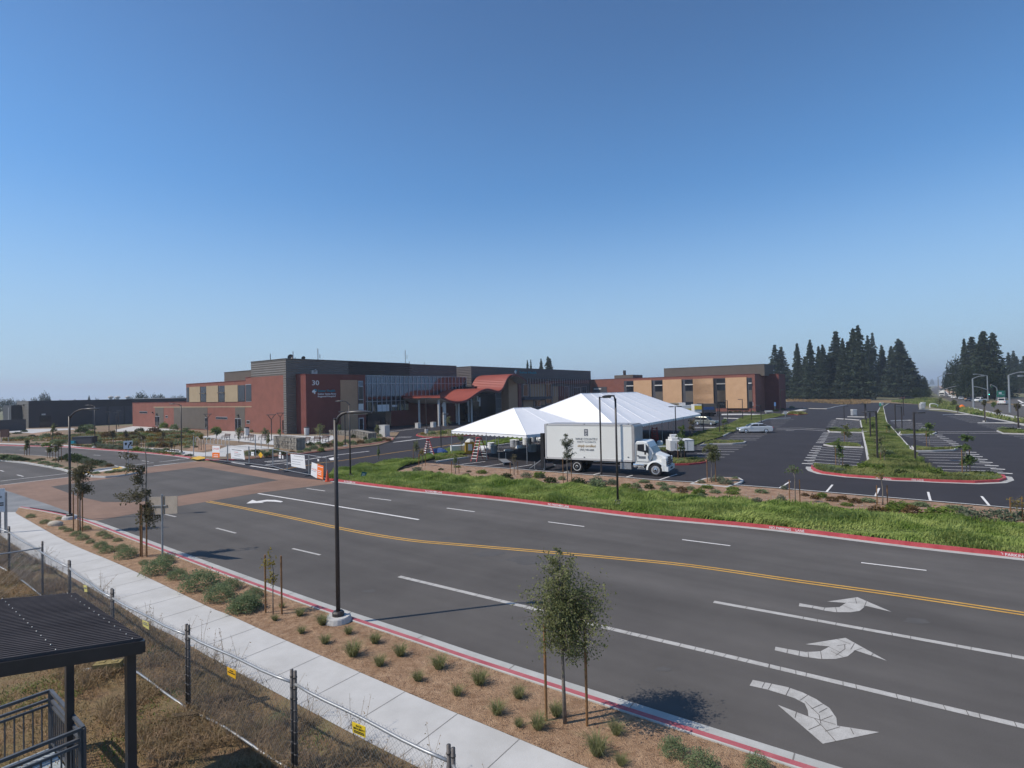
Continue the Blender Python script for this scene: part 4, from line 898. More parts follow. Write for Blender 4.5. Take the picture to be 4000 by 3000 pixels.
for q in ((1205, 567, 1273, 585), (1430, 605, 1450, 625), (1865, 615, 1965, 637), (2131, 646, 2160, 674)): windowW('A', *q)
windowW('A', 1340, 610, 1380, 697, 'door', 1); windowW('A', 1771, 622, 1793, 724, 'door', 0); windowW('A', 2031, 629, 2086, 737, 'door', 1); windowW('N', 1589, 438, 1614, 608, 'door', 0)
for q in ((1352, 586, 1362, 598), (2053, 596, 2066, 608), (1318, 572, 1324, 580)): rectW('wall_light', 'A', *q, 'pole_head', th=.3)
rectW('trim', 'N', 0, 281, 1600, 285, 'tan_pale', th=.04)
# E front
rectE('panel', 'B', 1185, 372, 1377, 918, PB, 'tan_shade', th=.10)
wf = rectE('window', 'B', 1379, 380, 1438, 706, PB, 'mullion', th=.08)
for y0, y1, mt in ((385, 436, 'glass'), (444, 578, 'glass_dark'), (586, 626, 'glass_dark'), (632, 690, 'white_wall')): rectE('pane', 'B', 1383, y0, 1434, y1, PB + .03, mt, wf)
df = rectE('door', 'B', 1384, 780, 1440, 916, PB, 'mullion', th=.08); rectE('pane', 'B', 1393, 790, 1432, 902, PB + .03, 'glass_dark', df)
PG = .3; sg, zg1 = s2, sE('B', 1476, 323, PG)[1]; se_ = sE('C', 888, 400, PG)[0]; zg0 = sE('B', 1480, 605, PG)[1]
cw = vol('curtain_wall', sg + .02, se_, .02, PG, zg0, zg1, 'glass')
vol('curtain_wall', sg + .05, sg + (se_ - sg) * .42, .02, PG - .05, sE('B', 1480, 716, PG)[1], zg0 - .02, 'glass')
n = 26; zmid = sE('B', 1480, 408, PG)[1]
for i in range(n + 1):
    s = sg + .05 + (se_ - sg - .1) * i / n; vol('mullion', s - .055, s + .055, PG, PG + .12, sE('B', 1480, 716, PG)[1] if i < n * .42 else zg0, zg1 + .05, 'mullion', cw)
for z in (zg1, zmid, zg0): vol('transom', sg + .02, se_, PG + .005, PG + .10, z - .05, z + .05, 'mullion', cw)
vol('ground_wall', sg + .3, 46, -.3, .2, -.5, zg0, 'red_dark')
vol('vestibule', sg + 1, sg + 7, .9, 2.6, -.5, sE('B', 1480, 720, PB)[1], 'glass_dark')
rectE('white_panel', 'B', 1584, 640, 1714, 712, PG, 'sign_white', th=.05); rectE('white_panel', 'B', 1745, 642, 1800, 660, PG, 'sign_white', th=.05)  # plain white panels on the glass front
# lettering on the sign block
def wordE(k, x0, yb, x1, yt, s, material, p, parent, sp=1.0):
    a, za_ = sE(k, x0, yb, p); b, _ = sE(k, x1, yb, p); zt_ = sE(k, x0, yt, p)[1]
    o = BP(a, p + .05, za_) - C0
    return text('lettering', s, (zt_ - za_) * 1.38, basis(o, E2, (0, 0, 1)), material, parent, width=b - a, depth=.05)
wordE('B', 876, 428, 951, 372, '30', 'ink_white', PB, HOSP)
wordE('B', 942, 502, 1128, 474, 'Sutter Health', 'ink_teal', PB, HOSP)
wordE('B', 942, 531, 1139, 512, 'Sutter Santa Rosa', 'ink_white', PB, HOSP)
wordE('B', 942, 558, 1132, 539, 'Regional Hospital', 'ink_white', PB, HOSP)
def emblem(k, x0, y0, x1, y1, p):
    a, zt_ = sE(k, x0, y0, p); b, zb_ = sE(k, x1, y1, p); cx, cz, r = (a + b) / 2, (zt_ + zb_) / 2, (zt_ - zb_) / 2
    B4 = basis(BP(cx, p + .06, cz) - C0, E2, (0, 0, 1))
    for pts, mt in (([(-1, .1), (-.5, .55), (.1, .75), (.2, .2), (.75, .1), (.35, -.3), (.3, -.9), (-.1, -.95), (-.25, -.4), (-.9, -.35)], 'ink_white'), ([(-.35, .75), (.25, 1.0), (.95, .8), (1.0, .1), (.7, -.05), (.55, .35), (.2, .6)], 'ink_teal')):
        m = MB(); m.slab([(x * r, y * r) for x, y in pts], 0, .06); m.v = [tuple(B4 @ Vector(v)) for v in m.v]; m.build('emblem', mt, HOSP)
emblem('B', 878, 468, 930, 525, PB)
PF = 1.0
wordE('C', 1462, 300, 1645, 272, 'Sutter Health', 'ink_teal', PF, HOSP); emblem('C', 1398, 258, 1442, 308, PF)
# wavy entrance roof, swept along E1
PR, PL = 12.4, .9
wave = [(615, 545), (650, 563), (700, 589), (760, 603), (820, 604), (880, 592), (930, 566), (980, 530), (1030, 496), (1080, 474), (1130, 466), (1180, 478), (1220, 490), (1250, 488), (1280, 465), (1305, 415), (1330, 360), (1360, 325), (1400, 312), (1450, 320), (1500, 345), (1545, 388)]
wv = [sE('C', x, y, PR) for x, y in wave]; wv = [(s, z) for s, z in wv]
cw2 = curve([Vector((s, 0, z)) for s, z in wv], 3); cw2 = [(v.x, v.z) for v in cw2]
roofm = MB(); vs = []
SPL = next(i for i, (s, z) in enumerate(cw2) if s > wv[13][0])
for i, (s, z) in enumerate(cw2):
    pl = .45 if s < wv[12][0] else 2.0
    vs += [BP(s, PR, z) - C0, BP(s, pl, z) - C0]
roofm.add(vs, [(2 * i, 2 * i + 1, 2 * i + 3, 2 * i + 2) for i in range(len(cw2) - 1)])
ro = roofm.build('entrance_roof', 'roof_red', HOSP, smooth=False)
sm = MB(); acc = 0
for i in range(len(cw2) - 1):
    s, z = cw2[i]; s_b, z_b = cw2[i + 1]; L_ = math.hypot(s_b - s, z_b - z); k_n = max(1, round(L_ / .62))
    for q in range(k_n):
        f = q / k_n; pl = .45 if s < wv[12][0] else 2.0; a = BP(s + (s_b - s) * f, PR, z + (z_b - z) * f + .03) - C0; b = BP(s + (s_b - s) * f, pl, z + (z_b - z) * f + .03) - C0; sm.bar(a, b, .09, .18)
sm.build('roof_seam', 'roof_red', ro)
fm = MB()
for i in range(len(cw2) - 1):
    (s, z), (s_b, z_b) = cw2[i], cw2[i + 1]
    for pp in (PR + .01,):
        fm.quad(BP(s, pp, z - .42) - C0, BP(s_b, pp, z_b - .42) - C0, BP(s_b, pp, z_b + .06) - C0, BP(s, pp, z + .06) - C0)
    fm.quad(BP(s, PR, z + .06) - C0, BP(s_b, PR, z_b + .06) - C0, BP(s_b, PR - .2, z_b + .06) - C0, BP(s, PR - .2, z + .06) - C0)
fm.quad(BP(wv[0][0] - .01, PR, wv[0][1] + .06) - C0, BP(wv[0][0] - .01, 1, wv[0][1] + .06) - C0, BP(wv[0][0] - .01, 1, wv[0][1] - .42) - C0, BP(wv[0][0] - .01, PR, wv[0][1] - .42) - C0)
fm.build('fascia', 'trim_dark', ro)
sf = MB(); vs = []
for s, z in cw2:
    pl = .45 if s < wv[12][0] else 2.0
    d_ = .42 + (.5 if s < wv[8][0] else 0); vs += [BP(s, PR - .05, z - .40) - C0, BP(s, pl, z - .40) - C0]
sf.add(vs, [(2 * i, 2 * i + 2, 2 * i + 3, 2 * i + 1) for i in range(len(cw2) - 1)]); sf.build('soffit', 'soffit', ro)
s0_, z0_ = wv[0]
vol('roof_edge', s0_ - .25, s0_ - .02, 1.0, PR, z0_ - .38, z0_ - .0, 'roof_red', ro); vol('roof_edge', s0_ - .30, s0_ - .0, .95, PR + .05, z0_ + .03, z0_ + .2, 'trim_dark', ro)
m = MB(); a = [BP(s0_, 1.2, z0_ - .42), BP(s0_, PR - .2, z0_ - .42), BP(s0_ + 3.2, PR - .6, z0_ - 1.35), BP(s0_ + 3.2, 2.4, z0_ - 1.35)]; b = [BP(s0_ + 12, PR - .6, z0_ - 1.35), BP(s0_ + 12, 2.4, z0_ - 1.35)]
m.quad(*[v - C0 for v in a]); m.quad(*[v - C0 for v in (a[3], a[2], b[0], b[1])]); m.build('soffit', 'soffit', ro)
def zroof(s):
    for (a, za_), (b, zb_) in zip(cw2, cw2[1:]):
        if a <= s <= b: return za_ + (zb_ - za_) * (s - a) / (b - a)
    return cw2[0][1] - .9
for k, x, y, rr in (('C', 335, 870, .23), ('C', 500, 880, .26), ('C', 655, 868, .38), ('C', 785, 838, .22), ('C', 810, 852, .22), ('C', 915, 825, .22), ('C', 948, 840, .22), ('C', 1080, 806, .24)):
    p = g(k, x, y) - C0; s = p.dot(E2); p += E2 * (max(s, s0_ + .9) - s); s = max(s, s0_ + .9); MB().lathe([(rr, -.2), (rr, zroof(s) - .42)], (p.x, p.y, 0), 20).build('column', 'column', HOSP, smooth=False)
# tan wall under the high arch, glass beside it and the front beyond
sT0, _ = sE('C', 1347, 500, 9); sT1, _ = sE('C', 1445, 500, 9); 
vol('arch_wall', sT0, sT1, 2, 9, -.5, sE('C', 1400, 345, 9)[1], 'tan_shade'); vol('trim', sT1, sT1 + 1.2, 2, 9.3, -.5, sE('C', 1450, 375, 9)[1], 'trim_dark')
vol('lobby_glass', sE('C', 960, 500, 4)[0], sT0, 1.2, 4, -.5, 8.6, 'glass_dark')
lg = vol('lobby_glass', sE('C', 1205, 500, 6.5)[0], sT0, 4.1, 6.5, -.5, 8.6, 'glass')
for i in range(7):
    s = sE('C', 1205, 500, 6.5)[0] + i * (sT0 - sE('C', 1205, 500, 6.5)[0]) / 6; vol('mullion', s - .04, s + .04, 6.5, 6.6, 0, 8.6, 'mullion', lg)
for z in (2.8, 5.4, 8.55): vol('transom', sE('C', 1205, 500, 6.5)[0], sT0, 6.505, 6.62, z - .05, z + .05, 'mullion', lg)
rectE('panel', 'C', 1302, 428, 1344, 660, 6.6, 'tan_shade', th=.2)
m = MB(); 
for a, b in (((1012, 545), (1012, 595)), ((1012, 595), (1038, 600)), ((1035, 560), (1035, 655)), ((905, 605), (905, 650)), ((775, 628), (775, 650)), ((632, 632), (632, 660))):
    pa, pb = sE('C', *a, 11.0), sE('C', *b, 11.0); m.bar(BP(pa[0], 11.0, pa[1]) - C0, BP(pb[0], 11.0, pb[1]) - C0, .3)
m.build('bracket', 'column', HOSP)
for q in ((1580, 412, 1738, 548), (1502, 590, 1610, 662), (1700, 590, 1738, 640), (1822, 440, 1880, 640)): rectE('panel', 'C', *q, PF, 'tan_shade', th=.12)
rectE('panel', 'C', 1882, 438, 1948, 650, PF, 'red_dark', th=.10)
for q in ((1502, 415, 1566, 548), (1746, 415, 1818, 622), (1950, 440, 1998, 620), (2045, 450, 2125, 560), (2135, 440, 2190, 560), (1622, 592, 1696, 660)):
    f = rectE('window', 'C', *q, PF, 'mullion', th=.08); rectE('pane', 'C', q[0] + 4, q[1] + 4, q[2] - 4, q[3] - 4, PF + .03, 'glass_dark', f)
    mid = (q[0] + q[2]) / 2; rectE('mullion', 'C', mid - 1.5, q[1] + 4, mid + 1.5, q[3] - 4, PF + .06, 'mullion', f)
vol('canopy', sE('C', 1476, 560, PF)[0], sE('C', 1776, 560, PF)[0], PF, PF + 1.4, sE('C', 1476, 588, PF)[1], sE('C', 1476, 557, PF)[1], 'black_panel')
ps = vol('glass_screen', sE('C', 1550, 380, PF + 1)[0], 110, PF + .9, PF + 1.0, sE('C', 1550, 410, PF + 1)[1], sE('C', 1550, 356, PF + 1)[1], 'glass')
for i in range(34):
    s = sE('C', 1550, 380, PF + 1)[0] + i * 1.35
    if s < 109: vol('mullion', s - .03, s + .03, PF + 1.0, PF + 1.08, sE('C', 1550, 560, PF + 1)[1], sE('C', 1550, 352, PF + 1)[1], 'mullion', ps)
# wing with the ochre panels: front plane faces the camera, running along E1 from its near end
RW = Vector((69.2, 156.6, 0)); rwS = (RW - C0).dot(E2); rwP = (RW - C0).dot(N1)
def tR(k, x, y, s=0.0):
    q = onp(k, x, y, RW + E2 * s, E2) - RW; return -q.dot(E1), q.z           # out from the junction is positive
RT_ = tR('E', 790, 665)[1]; p_in = tR('D', 560, 420)[0]
vol('wing', rwS, rwS + 24, rwP + p_in - 6, rwP, -.5, RT_, 'red_wall', cop='trim_dark')
sB = 11.7; vol('end_block', rwS + sB, rwS + 21, rwP, rwP + 3.9, -.5, RT_ + .002, 'red_dark', cop='trim_dark')
a_, za3 = tR('D', 1365, 246, 6); b_, zb3 = tR('E', 905, 548, 6)
vol('penthouse', rwS + 6, rwS + 18, rwP + a_, rwP + b_, RT_ - .5, (za3 + zb3) / 2, 'grey_wall', cop='grey_wall')
vol('plant_room', rwS + 8, rwS + 16, rwP + tR('D', 830, 325, 8)[0], rwP + tR('D', 1030, 325, 8)[0], RT_ - .5, tR('D', 830, 322, 8)[1], 'grey_wall')
fp = BP(rwS + 9, rwP + tR('D', 940, 300, 9)[0]) - C0; MB().lathe([(.55, RT_), (.5, tR('D', 940, 268, 9)[1])], (fp.x, fp.y, 0), 12).build('flue', 'pole_dark', HOSP)
def rectR(name, k, x0, y0, x1, y1, material, parent=HOSP, th=.08, off=0.0):
    a, za_ = tR(k, x0, y0); b, zb_ = tR(k, x1, y1)
    return vol(name, rwS - th - off, rwS - off + .02, rwP + min(a, b), rwP + max(a, b), min(za_, zb_), max(za_, zb_), material, parent)
zpl = tR('E', 560, 1088)[1]
for k, x0, y0, x1 in (('D', 1043, 378, 1236), ('D', 1357, 370, 1560), ('D', 1686, 360, 1900), ('E', 28, 727, 277), ('E', 428, 714, 689)):
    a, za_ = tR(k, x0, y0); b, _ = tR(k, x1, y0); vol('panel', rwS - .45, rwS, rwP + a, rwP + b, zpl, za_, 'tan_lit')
for k, x0, y0, x1 in (('D', 934, 383, 1041), ('D', 1238, 376, 1354), ('D', 1562, 367, 1683), ('D', 1902, 355, 2030), ('E', 279, 723, 425), ('E', 692, 712, 752)):
    a, za_ = tR(k, x0, y0); b, _ = tR(k, x1, y0); a, b = rwP + a, rwP + b; H_ = za_ - zpl; wq = (b - a)
    f = vol('window', rwS - .06, rwS, a, b, zpl, za_, 'black_panel')
    vol('pane', rwS - .09, rwS - .02, a + wq * .28, b - .1, zpl + H_ * .60, za_ - .15, 'glass_dark', f)
    vol('spandrel', rwS - .11, rwS - .02, a + wq * .30, b - .05, zpl + H_ * .22, zpl + H_ * .585, 'grey_wall', f)
    vol('pane', rwS - .09, rwS - .02, a + wq * .28, b - .1, zpl + .05, zpl + H_ * .21, 'glass_dark', f)
    vol('light_shelf', rwS - .42, rwS - .02, a + wq * .28, b - .05, zpl + H_ * .80, zpl + H_ * .835, 'soffit', f)
rectR('window', 'D', 596, 448, 750, 505, 'black_panel'); rectR('light_shelf', 'D', 612, 462, 690, 474, 'soffit', th=.2)
# rooftop equipment
for k, x, yb, yt in (('B', 431, 170, 88), ('B', 676, 140, 62), ('B', 944, 150, 32), ('B', 1888, 195, 50), ('C', 274, 195, 172), ('C', 437, 205, 180)):
    s = -6.0; q = onp(k, x, yt, C0 + N1 * s, N1); t = tag(MB().tube([(q.x, q.y, TOP2 - .4), (q.x, q.y, q.z)], .09, 5).bar((q.x + .4, q.y, q.z - 2), (q.x + .4, q.y, q.z - 1.2), .12).build('antenna', 'galv'), 'thin roof antenna, ' + {431: 'over the ribbed tower', 676: 'behind the roof dish', 944: 'tallest, above the number sign', 1888: 'over the glass curtain wall', 274: 'short, beside the curtain wall mast', 437: 'shortest, before the step in the parapet'}[x], 'antenna', 'roof antennas')
for k, x, y, r, l in (('B', 655, 130, .55, 'grey satellite dish on the tower roof corner'), ('B', 795, 142, .4, 'small satellite dish low on the roof edge')):
    q = onp(k, x, y, C0 - N1 * 4, N1); tag(MB().lathe([(.05, 0), (r * .6, .12), (r, .35), (r * .98, .38), (r * .58, .16), (.04, .05)], q, 14, M=Matrix.Rotation(R(70), 3, 'X').to_4x4() @ Matrix.Rotation(.4, 4, 'Z')).tube([q, (q.x, q.y, TOP - .3)], .06, 6).build('satellite_dish', 'pole_head'), l, 'satellite dish')
q = BP(5.6, .15, sE('B', 912, 290, .1)[1]) - C0; MB().box(q, (1.2, .4, .8), math.atan2(E2.y, E2.x)).bar(q, q + Vector((.5, -.5, .5)), .2).build('flood_light', 'column', HOSP)
# ---------------------------------------------------------------- low dark building beyond the garden
D0 = g('A', 250, 716); dz = zat(D0, 'A', 250, 478)
low = empty('service_building', D0, 0, 'long low charcoal clad building beyond the garden', 'building')
def blk(name, o, u, v, lu, lv, z0, z1, material, parent):
    m = MB(); m.slab([Z2(o), Z2(o + u * lu), Z2(o + u * lu + v * lv), Z2(o + v * lv)], z0, z1); return m.build(name, material, parent)
zero = Vector((0, 0, 0))
blk('wall', zero, E2, E1, 46, 12, -.5, dz, 'black_clad', low)
blk('end_wall', -E2 * .08, E2, E1, .08, 12, 0, dz - .02, 'grey_rib', low)
for f, w_ in ((14, 2.2), (18, 2.4), (22, 1.8)): blk('panel', E2 * f - E1 * .06, E2, E1, w_ * 1.5, .07, 0, dz * .72, 'black_panel', low)
blk('door', E2 * 2.2 - E1 * .08, E2, E1, 2.4, .09, 0, 3.2, 'glass_dark', low); blk('wall_light', E2 * 2.6 - E1 * .4, E2, E1, .8, .35, 3.4, 3.8, 'lens', low)
for a in (4, 9.5): blk('wall_light', E1 * a - E2 * .4, E2, E1, .3, .4, dz - 1.2, dz - .9, 'pole_head', low)
w0 = g('A', 225, 735); tag(blk('yard_wall', w0, -E2, E1, 14, .3, -.3, zat(w0, 'A', 225, 636), 'black_clad', None), 'dark yard wall in front of the ribbed building end', 'wall')
w1 = g('A', 97, 716); tag(blk('storage_block', w1, E2, E1, 8, 9, -.3, zat(w1, 'A', 97, 516), 'black_clad', None), 'dark blocky outbuilding at the picture edge behind the yard wall', 'building')
w2 = g('A', 114, 712); tk = MB(); tk.lathe([(1.0, 0), (1.0, zat(w2, 'A', 114, 535)), (.6, zat(w2, 'A', 114, 522))], w2, 20); tag(tk.build('storage_tank', 'white_wall'), 'white cylindrical tank between the two dark outbuildings', 'tank')
# ---------------------------------------------------------------- garden ground, plaza, paths
gw = gl('F4', [(-700, 1690), (0, 1683), (113, 1673), (300, 1668), (518, 1662), (760, 1680), (1119, 1697), (1300, 1700), (1420, 1690), (1560, 1690), (1535, 1722), (1480, 1740), (1310, 1760), (1190, 1774), (1080, 1785), (960, 1797), (820, 1799)]) + offset(west_up, .45)[::-1]
struct(MB().sheet(gw, .09).build('garden_bed', 'garden_soil'))
kerb('garden_kerb', curve(gl('F4', [(800, 1798.5), (915, 1798), (1074, 1784), (1189, 1774), (1305, 1758), (1442, 1739), (1515, 1726), (1537, 1718), (1533, 1712), (1510, 1708)]), 3), 1, .02, .14, 'redcurb')
pave = lambda k, pts, mt='concrete', z=.11, nm='garden_path': struct(MB().sheet(gl(k, pts, z), z).build(nm, mt))
pave('N', [(840, 580), (1010, 583), (1100, 606), (1300, 620), (1620, 628), (1900, 640), (2212, 634), (2230, 676), (2100, 735), (1850, 742), (1480, 752), (1200, 722), (1000, 700), (860, 692), (760, 668), (540, 662), (560, 648), (740, 632)], nm='plaza')
pave('N', [(0, 795), (200, 812), (420, 828), (620, 846), (760, 826), (900, 770), (1150, 748), (1490, 782), (1478, 800), (1180, 812), (900, 862), (890, 896), (760, 893), (500, 893), (440, 884), (0, 812)])
pave('N', [(395, 820), (480, 770), (640, 746), (800, 744), (880, 756), (740, 800), (600, 832), (480, 834)], 'mulch_pale', .105)
pave('M', [(-200, 405), (250, 420), (560, 430), (1000, 446), (1160, 452), (1160, 462), (900, 458), (500, 440), (0, 425), (-200, 420)])
pave('M', [(1640, 462), (2212, 495), (2212, 520), (1900, 490), (1640, 475)])
pave('M', [(0, 262), (320, 240), (560, 236), (900, 232), (940, 244), (640, 262), (400, 292), (300, 285), (0, 280)])
pave('M', [(1420, 250), (1640, 205), (1900, 215), (2100, 240), (2212, 258), (2212, 272), (1900, 262), (1600, 268), (1440, 272)])
pave('M', [(330, 295), (560, 275), (800, 285), (760, 310), (500, 322)], 'mulch_pale', .10)
struct(MB().sheet(gl('N', [(450, 916), (560, 890), (640, 906), (630, 922), (540, 938)], .1), .115).build('tactile_pad', 'yellow_pad'))
# ---------------------------------------------------------------- plaza furniture
rzE = math.atan2(E1.y, E1.x)
def bench(p, rz, label, w=1.9):
    t = empty('garden_bench', p, rz, label, 'bench', 'dark timber plaza benches')
    for i, x in enumerate((-w / 2 + .12, w / 2 - .12)):
        MB().bar((x, -.22, 0), (x, -.22, .44), .06).bar((x, .22, 0), (x, .30, .86), .06).bar((x, -.26, .43), (x, .25, .43), .06).bar((x, -.26, .62), (x, .24, .62), .05).build('leg', 'steel_dark', t)
    s = MB(); [s.box((0, y, .46), (w, .12, .035)) for y in (-.2, -.06, .08)]; s.build('seat', 'wood_dark', t)
    s = MB(); [s.box((0, .25 + .05 * i, .60 + i * .14), (w, .035, .11)) for i in range(3)]; s.build('backrest', 'wood_dark', t)
for k, x, y, rz, l, w in (('N', 890, 688, 2.5, 'dark plaza bench nearest the row of white bike hoops', 1.8), ('N', 1055, 668, 2.4, 'dark plaza bench in front of the double grey door', 2.6), ('N', 1180, 696, 2.4, 'dark plaza bench with its seat toward the bin', 2.2), ('N', 1352, 692, 2.4, 'dark plaza bench between the two slim trees', 2.4), ('N', 1880, 738, 2.35, 'dark bench half hidden behind the tall rock wall', 1.6), ('B', 920, 1055, 2.4, 'dark bench in front of the number sign wall, near half of the pair', 2.0), ('B', 1012, 1040, 2.4, 'dark bench beside its twin, by the long rock wall', 2.0)):
    bench(g(k, x, y, .11), rz - math.pi, l, w)
def gabion(k, a, b, yt, label, dpt=.9):
    A, B = g(k, *a), g(k, *b); d_ = (B - A).normalized(); n_ = Vector((-d_.y, d_.x, 0)); h = zat(B, k, b[0], yt)
    rz = math.atan2(d_.y, d_.x); L_ = (B - A).length; t = empty('gabion_wall', A, rz, label, 'rock wall')
    m = MB(); nx, nzz = max(2, int(L_ / .28)), max(2, int(h / .26)); rnd = random.Random(int(L_ * 99))
    for side, ny in ((0, 1), (dpt, 1)):
        pass
    for i in range(nx):
        for j in range(nzz):
            for y in (0.05, dpt - .05):
                c = Vector(((i + .5) * L_ / nx, y, (j + .5) * h / nzz)); s = [L_ / nx * rnd.uniform(.85, 1.1), .18, h / nzz * rnd.uniform(.85, 1.1)]
                m.box(c + Vector((rnd.gauss(0, .02), rnd.gauss(0, .02), rnd.gauss(0, .02))), s, rnd.gauss(0, .12))
    ny = max(2, int(dpt / .28))
    for j in range(nzz):
        for q in range(ny):
            for x in (.05, L_ - .05): m.box((x + rnd.gauss(0, .02), (q + .5) * dpt / ny, (j + .5) * h / nzz), (.18, dpt / ny * 1.05, h / nzz * rnd.uniform(.85, 1.1)), rnd.gauss(0, .1))
    m.box((L_ / 2, dpt / 2, h / 2 - .02), (L_ - .1, dpt - .1, h)); m.build('stones', 'gabion', t)
    w = MB()
    for i in range(int(L_ / .9) + 1):
        for y in (-.06, dpt + .06): w.bar((min(L_, i * .9), y, 0), (min(L_, i * .9), y, h), .03)
    for z in (h * .33, h * .66, h): 
        for y in (-.06, dpt + .06): w.bar((0, y, z), (L_, y, z), .03)
    w.build('wire_basket', 'fence_pipe', t); return t
gabion('N', (1490, 790), (1765, 828), 668, 'tall rock filled gabion wall with dark end near the fence', 1.1)
gabion('B', (1300, 985), (1490, 1030), 945, 'long low gabion rock wall beside the access road', 1.2)
gabion('B', (1070, 965), (1290, 985), 930, 'low gabion rock wall standing before the hospital door', 1.0)
p = g('B', 1665, 990); tag(MB().box(p + Vector((0, 0, .95)), (1.4, 1.0, 1.9), rzE).box(p + Vector((0, 0, 1.93)), (1.5, 1.1, .06), rzE).build('entry_pylon', 'concrete'), 'grey concrete pylon at the end of the planted kerb', 'pylon')
def bin_(p, label, k=1.0):
    t = empty('litter_bin', p, 0, label, 'litter bin'); MB().lathe([(.30 * k, 0), (.34 * k, .95 * k), (.30 * k, .97 * k)], n=16).build('body', 'column', t); MB().lathe([(.31 * k, .97 * k), (.27 * k, 1.12 * k), (.1 * k, 1.15 * k)], n=16).build('lid', 'pole_dark', t)
bin_(g('N', 1152, 632, .11), 'pale litter bin standing among the plaza benches', 1.3); bin_(g('N', 1890, 632, .11), 'pale litter bin at the corner of the sign wall', 1.3)
for k, x, y, l in (('C', 368, 890, 'square concrete planter between the first two entrance columns'), ('C', 532, 880, 'square concrete planter beside the sunlit entrance column'), ('A', 1215, 697, 'small pale pedestal by the red wing door')):
    p = g(k, x, y); t = empty('planter', p, rzE, l, 'planter'); MB().box((0, 0, .5), (.85, .85, 1.0)).build('body', 'column', t); MB().box((0, 0, 1.02), (.92, .92, .06)).build('rim', 'concrete', t)
for i in range(9):
    x = 540 + i * 46; y = 722 + i * 4.2; p = g('N', x, y, .1); m = MB(); m.tube([(-.28, 0, 0), (-.28, 0, .6), (-.2, 0, .78), (0, 0, .86), (.2, 0, .78), (.28, 0, .6), (.28, 0, 0)], .035, 6)
    o = tag(m.build('bike_hoop', 'white_wall', loc=p), 'white bike parking hoop on the garden edge, %s of the row from the lamp' % ORD[i], 'bike rack', 'row of white bike hoops'); o.rotation_euler = (0, 0, 1.0)
for i, (k, x, yb, yt, l) in enumerate((('N', 80, 530, 340, 'twin armed garden light beside the grey door panel'), ('N', 668, 656, 375, 'twin armed garden light at the plaza edge near the slim window'), ('N', 1088, 582, 340, 'twin armed garden light at the grey double door'), ('N', 1456, 700, 385, 'tallest twin armed garden light on the plaza'), ('N', 1566, 642, 362, 'twin armed garden light at the tower corner'), ('A', 942, 742, 576, 'garden light before the slate panels of the dark building'), ('A', 1006, 750, 583, 'garden light on the pale path before the dark building'), ('A', 1026, 700, 566, 'garden light close to the dark building wall'))):
    p = g(k, x, yb, .1); h = zat(p, k, x, yt); t = empty('garden_light', p, 0, l, 'garden light', 'garden lights')
    MB().tube([(0, 0, 0), (0, 0, h - .7)], .07, 6).build('pole', 'pole_dark', t); MB().bar((0, 0, h - .8), (-.5, 0, h - .1), .07).bar((0, 0, h - .8), (.5, 0, h - .1), .07).build('arm', 'pole_dark', t); MB().box((0, 0, h - .05), (1.35, .35, .10)).build('lamp_head', 'pole_head', t)
p = g('M', 1010, 425, .1); t = empty('utility_cabinet', p, 0, 'slate grey utility cabinet with blue side in the garden', 'cabinet'); hh = zat(p, 'M', 1010, 350)
wd = (g('M', 1105, 425) - g('M', 915, 425)).length; MB().box((0, .6, hh / 2), (wd, 1.2, hh)).build('body', 'black_panel', t); MB().box((0, .6, hh + .04), (wd + .1, 1.3, .08)).build('lid', 'black_panel', t); MB().box((-wd * .42, -.18, hh * .25), (.8, .4, hh * .5)).build('meter_box', 'ink_teal', t)
p = g('M', 1190, 412, .1); t = empty('fire_hydrant', p, 0, 'small red hydrant next to the slate cabinet', 'hydrant'); MB().lathe([(.16, 0), (.16, .08), (.11, .1), (.11, .55), (.14, .6), (.1, .75), (.03, .8)], n=10).build('body', 'ink_red', t); MB().bar((-.2, 0, .48), (.2, 0, .48), .1).build('outlet', 'ink_red', t)
p = g('M', 60, 400, .1); t = empty('notice_sign', p, 0, 'brown sign panel on posts at the picture edge by the side road', 'sign'); MB().box((0, 0, 1.5), (1.5, .08, 1.3)).build('panel', 'wood_dark', t); [MB().bar((x, 0, 0), (x, 0, 1.6), .08).build('post', 'galv', t) for x in (-.6, .6)]
for k, x, yb, yt, l in (('N', 1258, 912, 640, 'grey square post standing behind the amber diamond sign'), ('N', 495, 890, 655, 'slim pale signpost on the garden pavement'), ('N', 1328, 790, 700, 'short wooden post on the plaza edge')):
    p = g(k, x, yb, .1); tag(MB().tube([(0, 0, 0), (0, 0, zat(p, k, x, yt))], .05, 6).lathe([(.055, zat(p, k, x, yt)), (.01, zat(p, k, x, yt) + .03)], n=6).build('post', 'galv', loc=p), l, 'post')
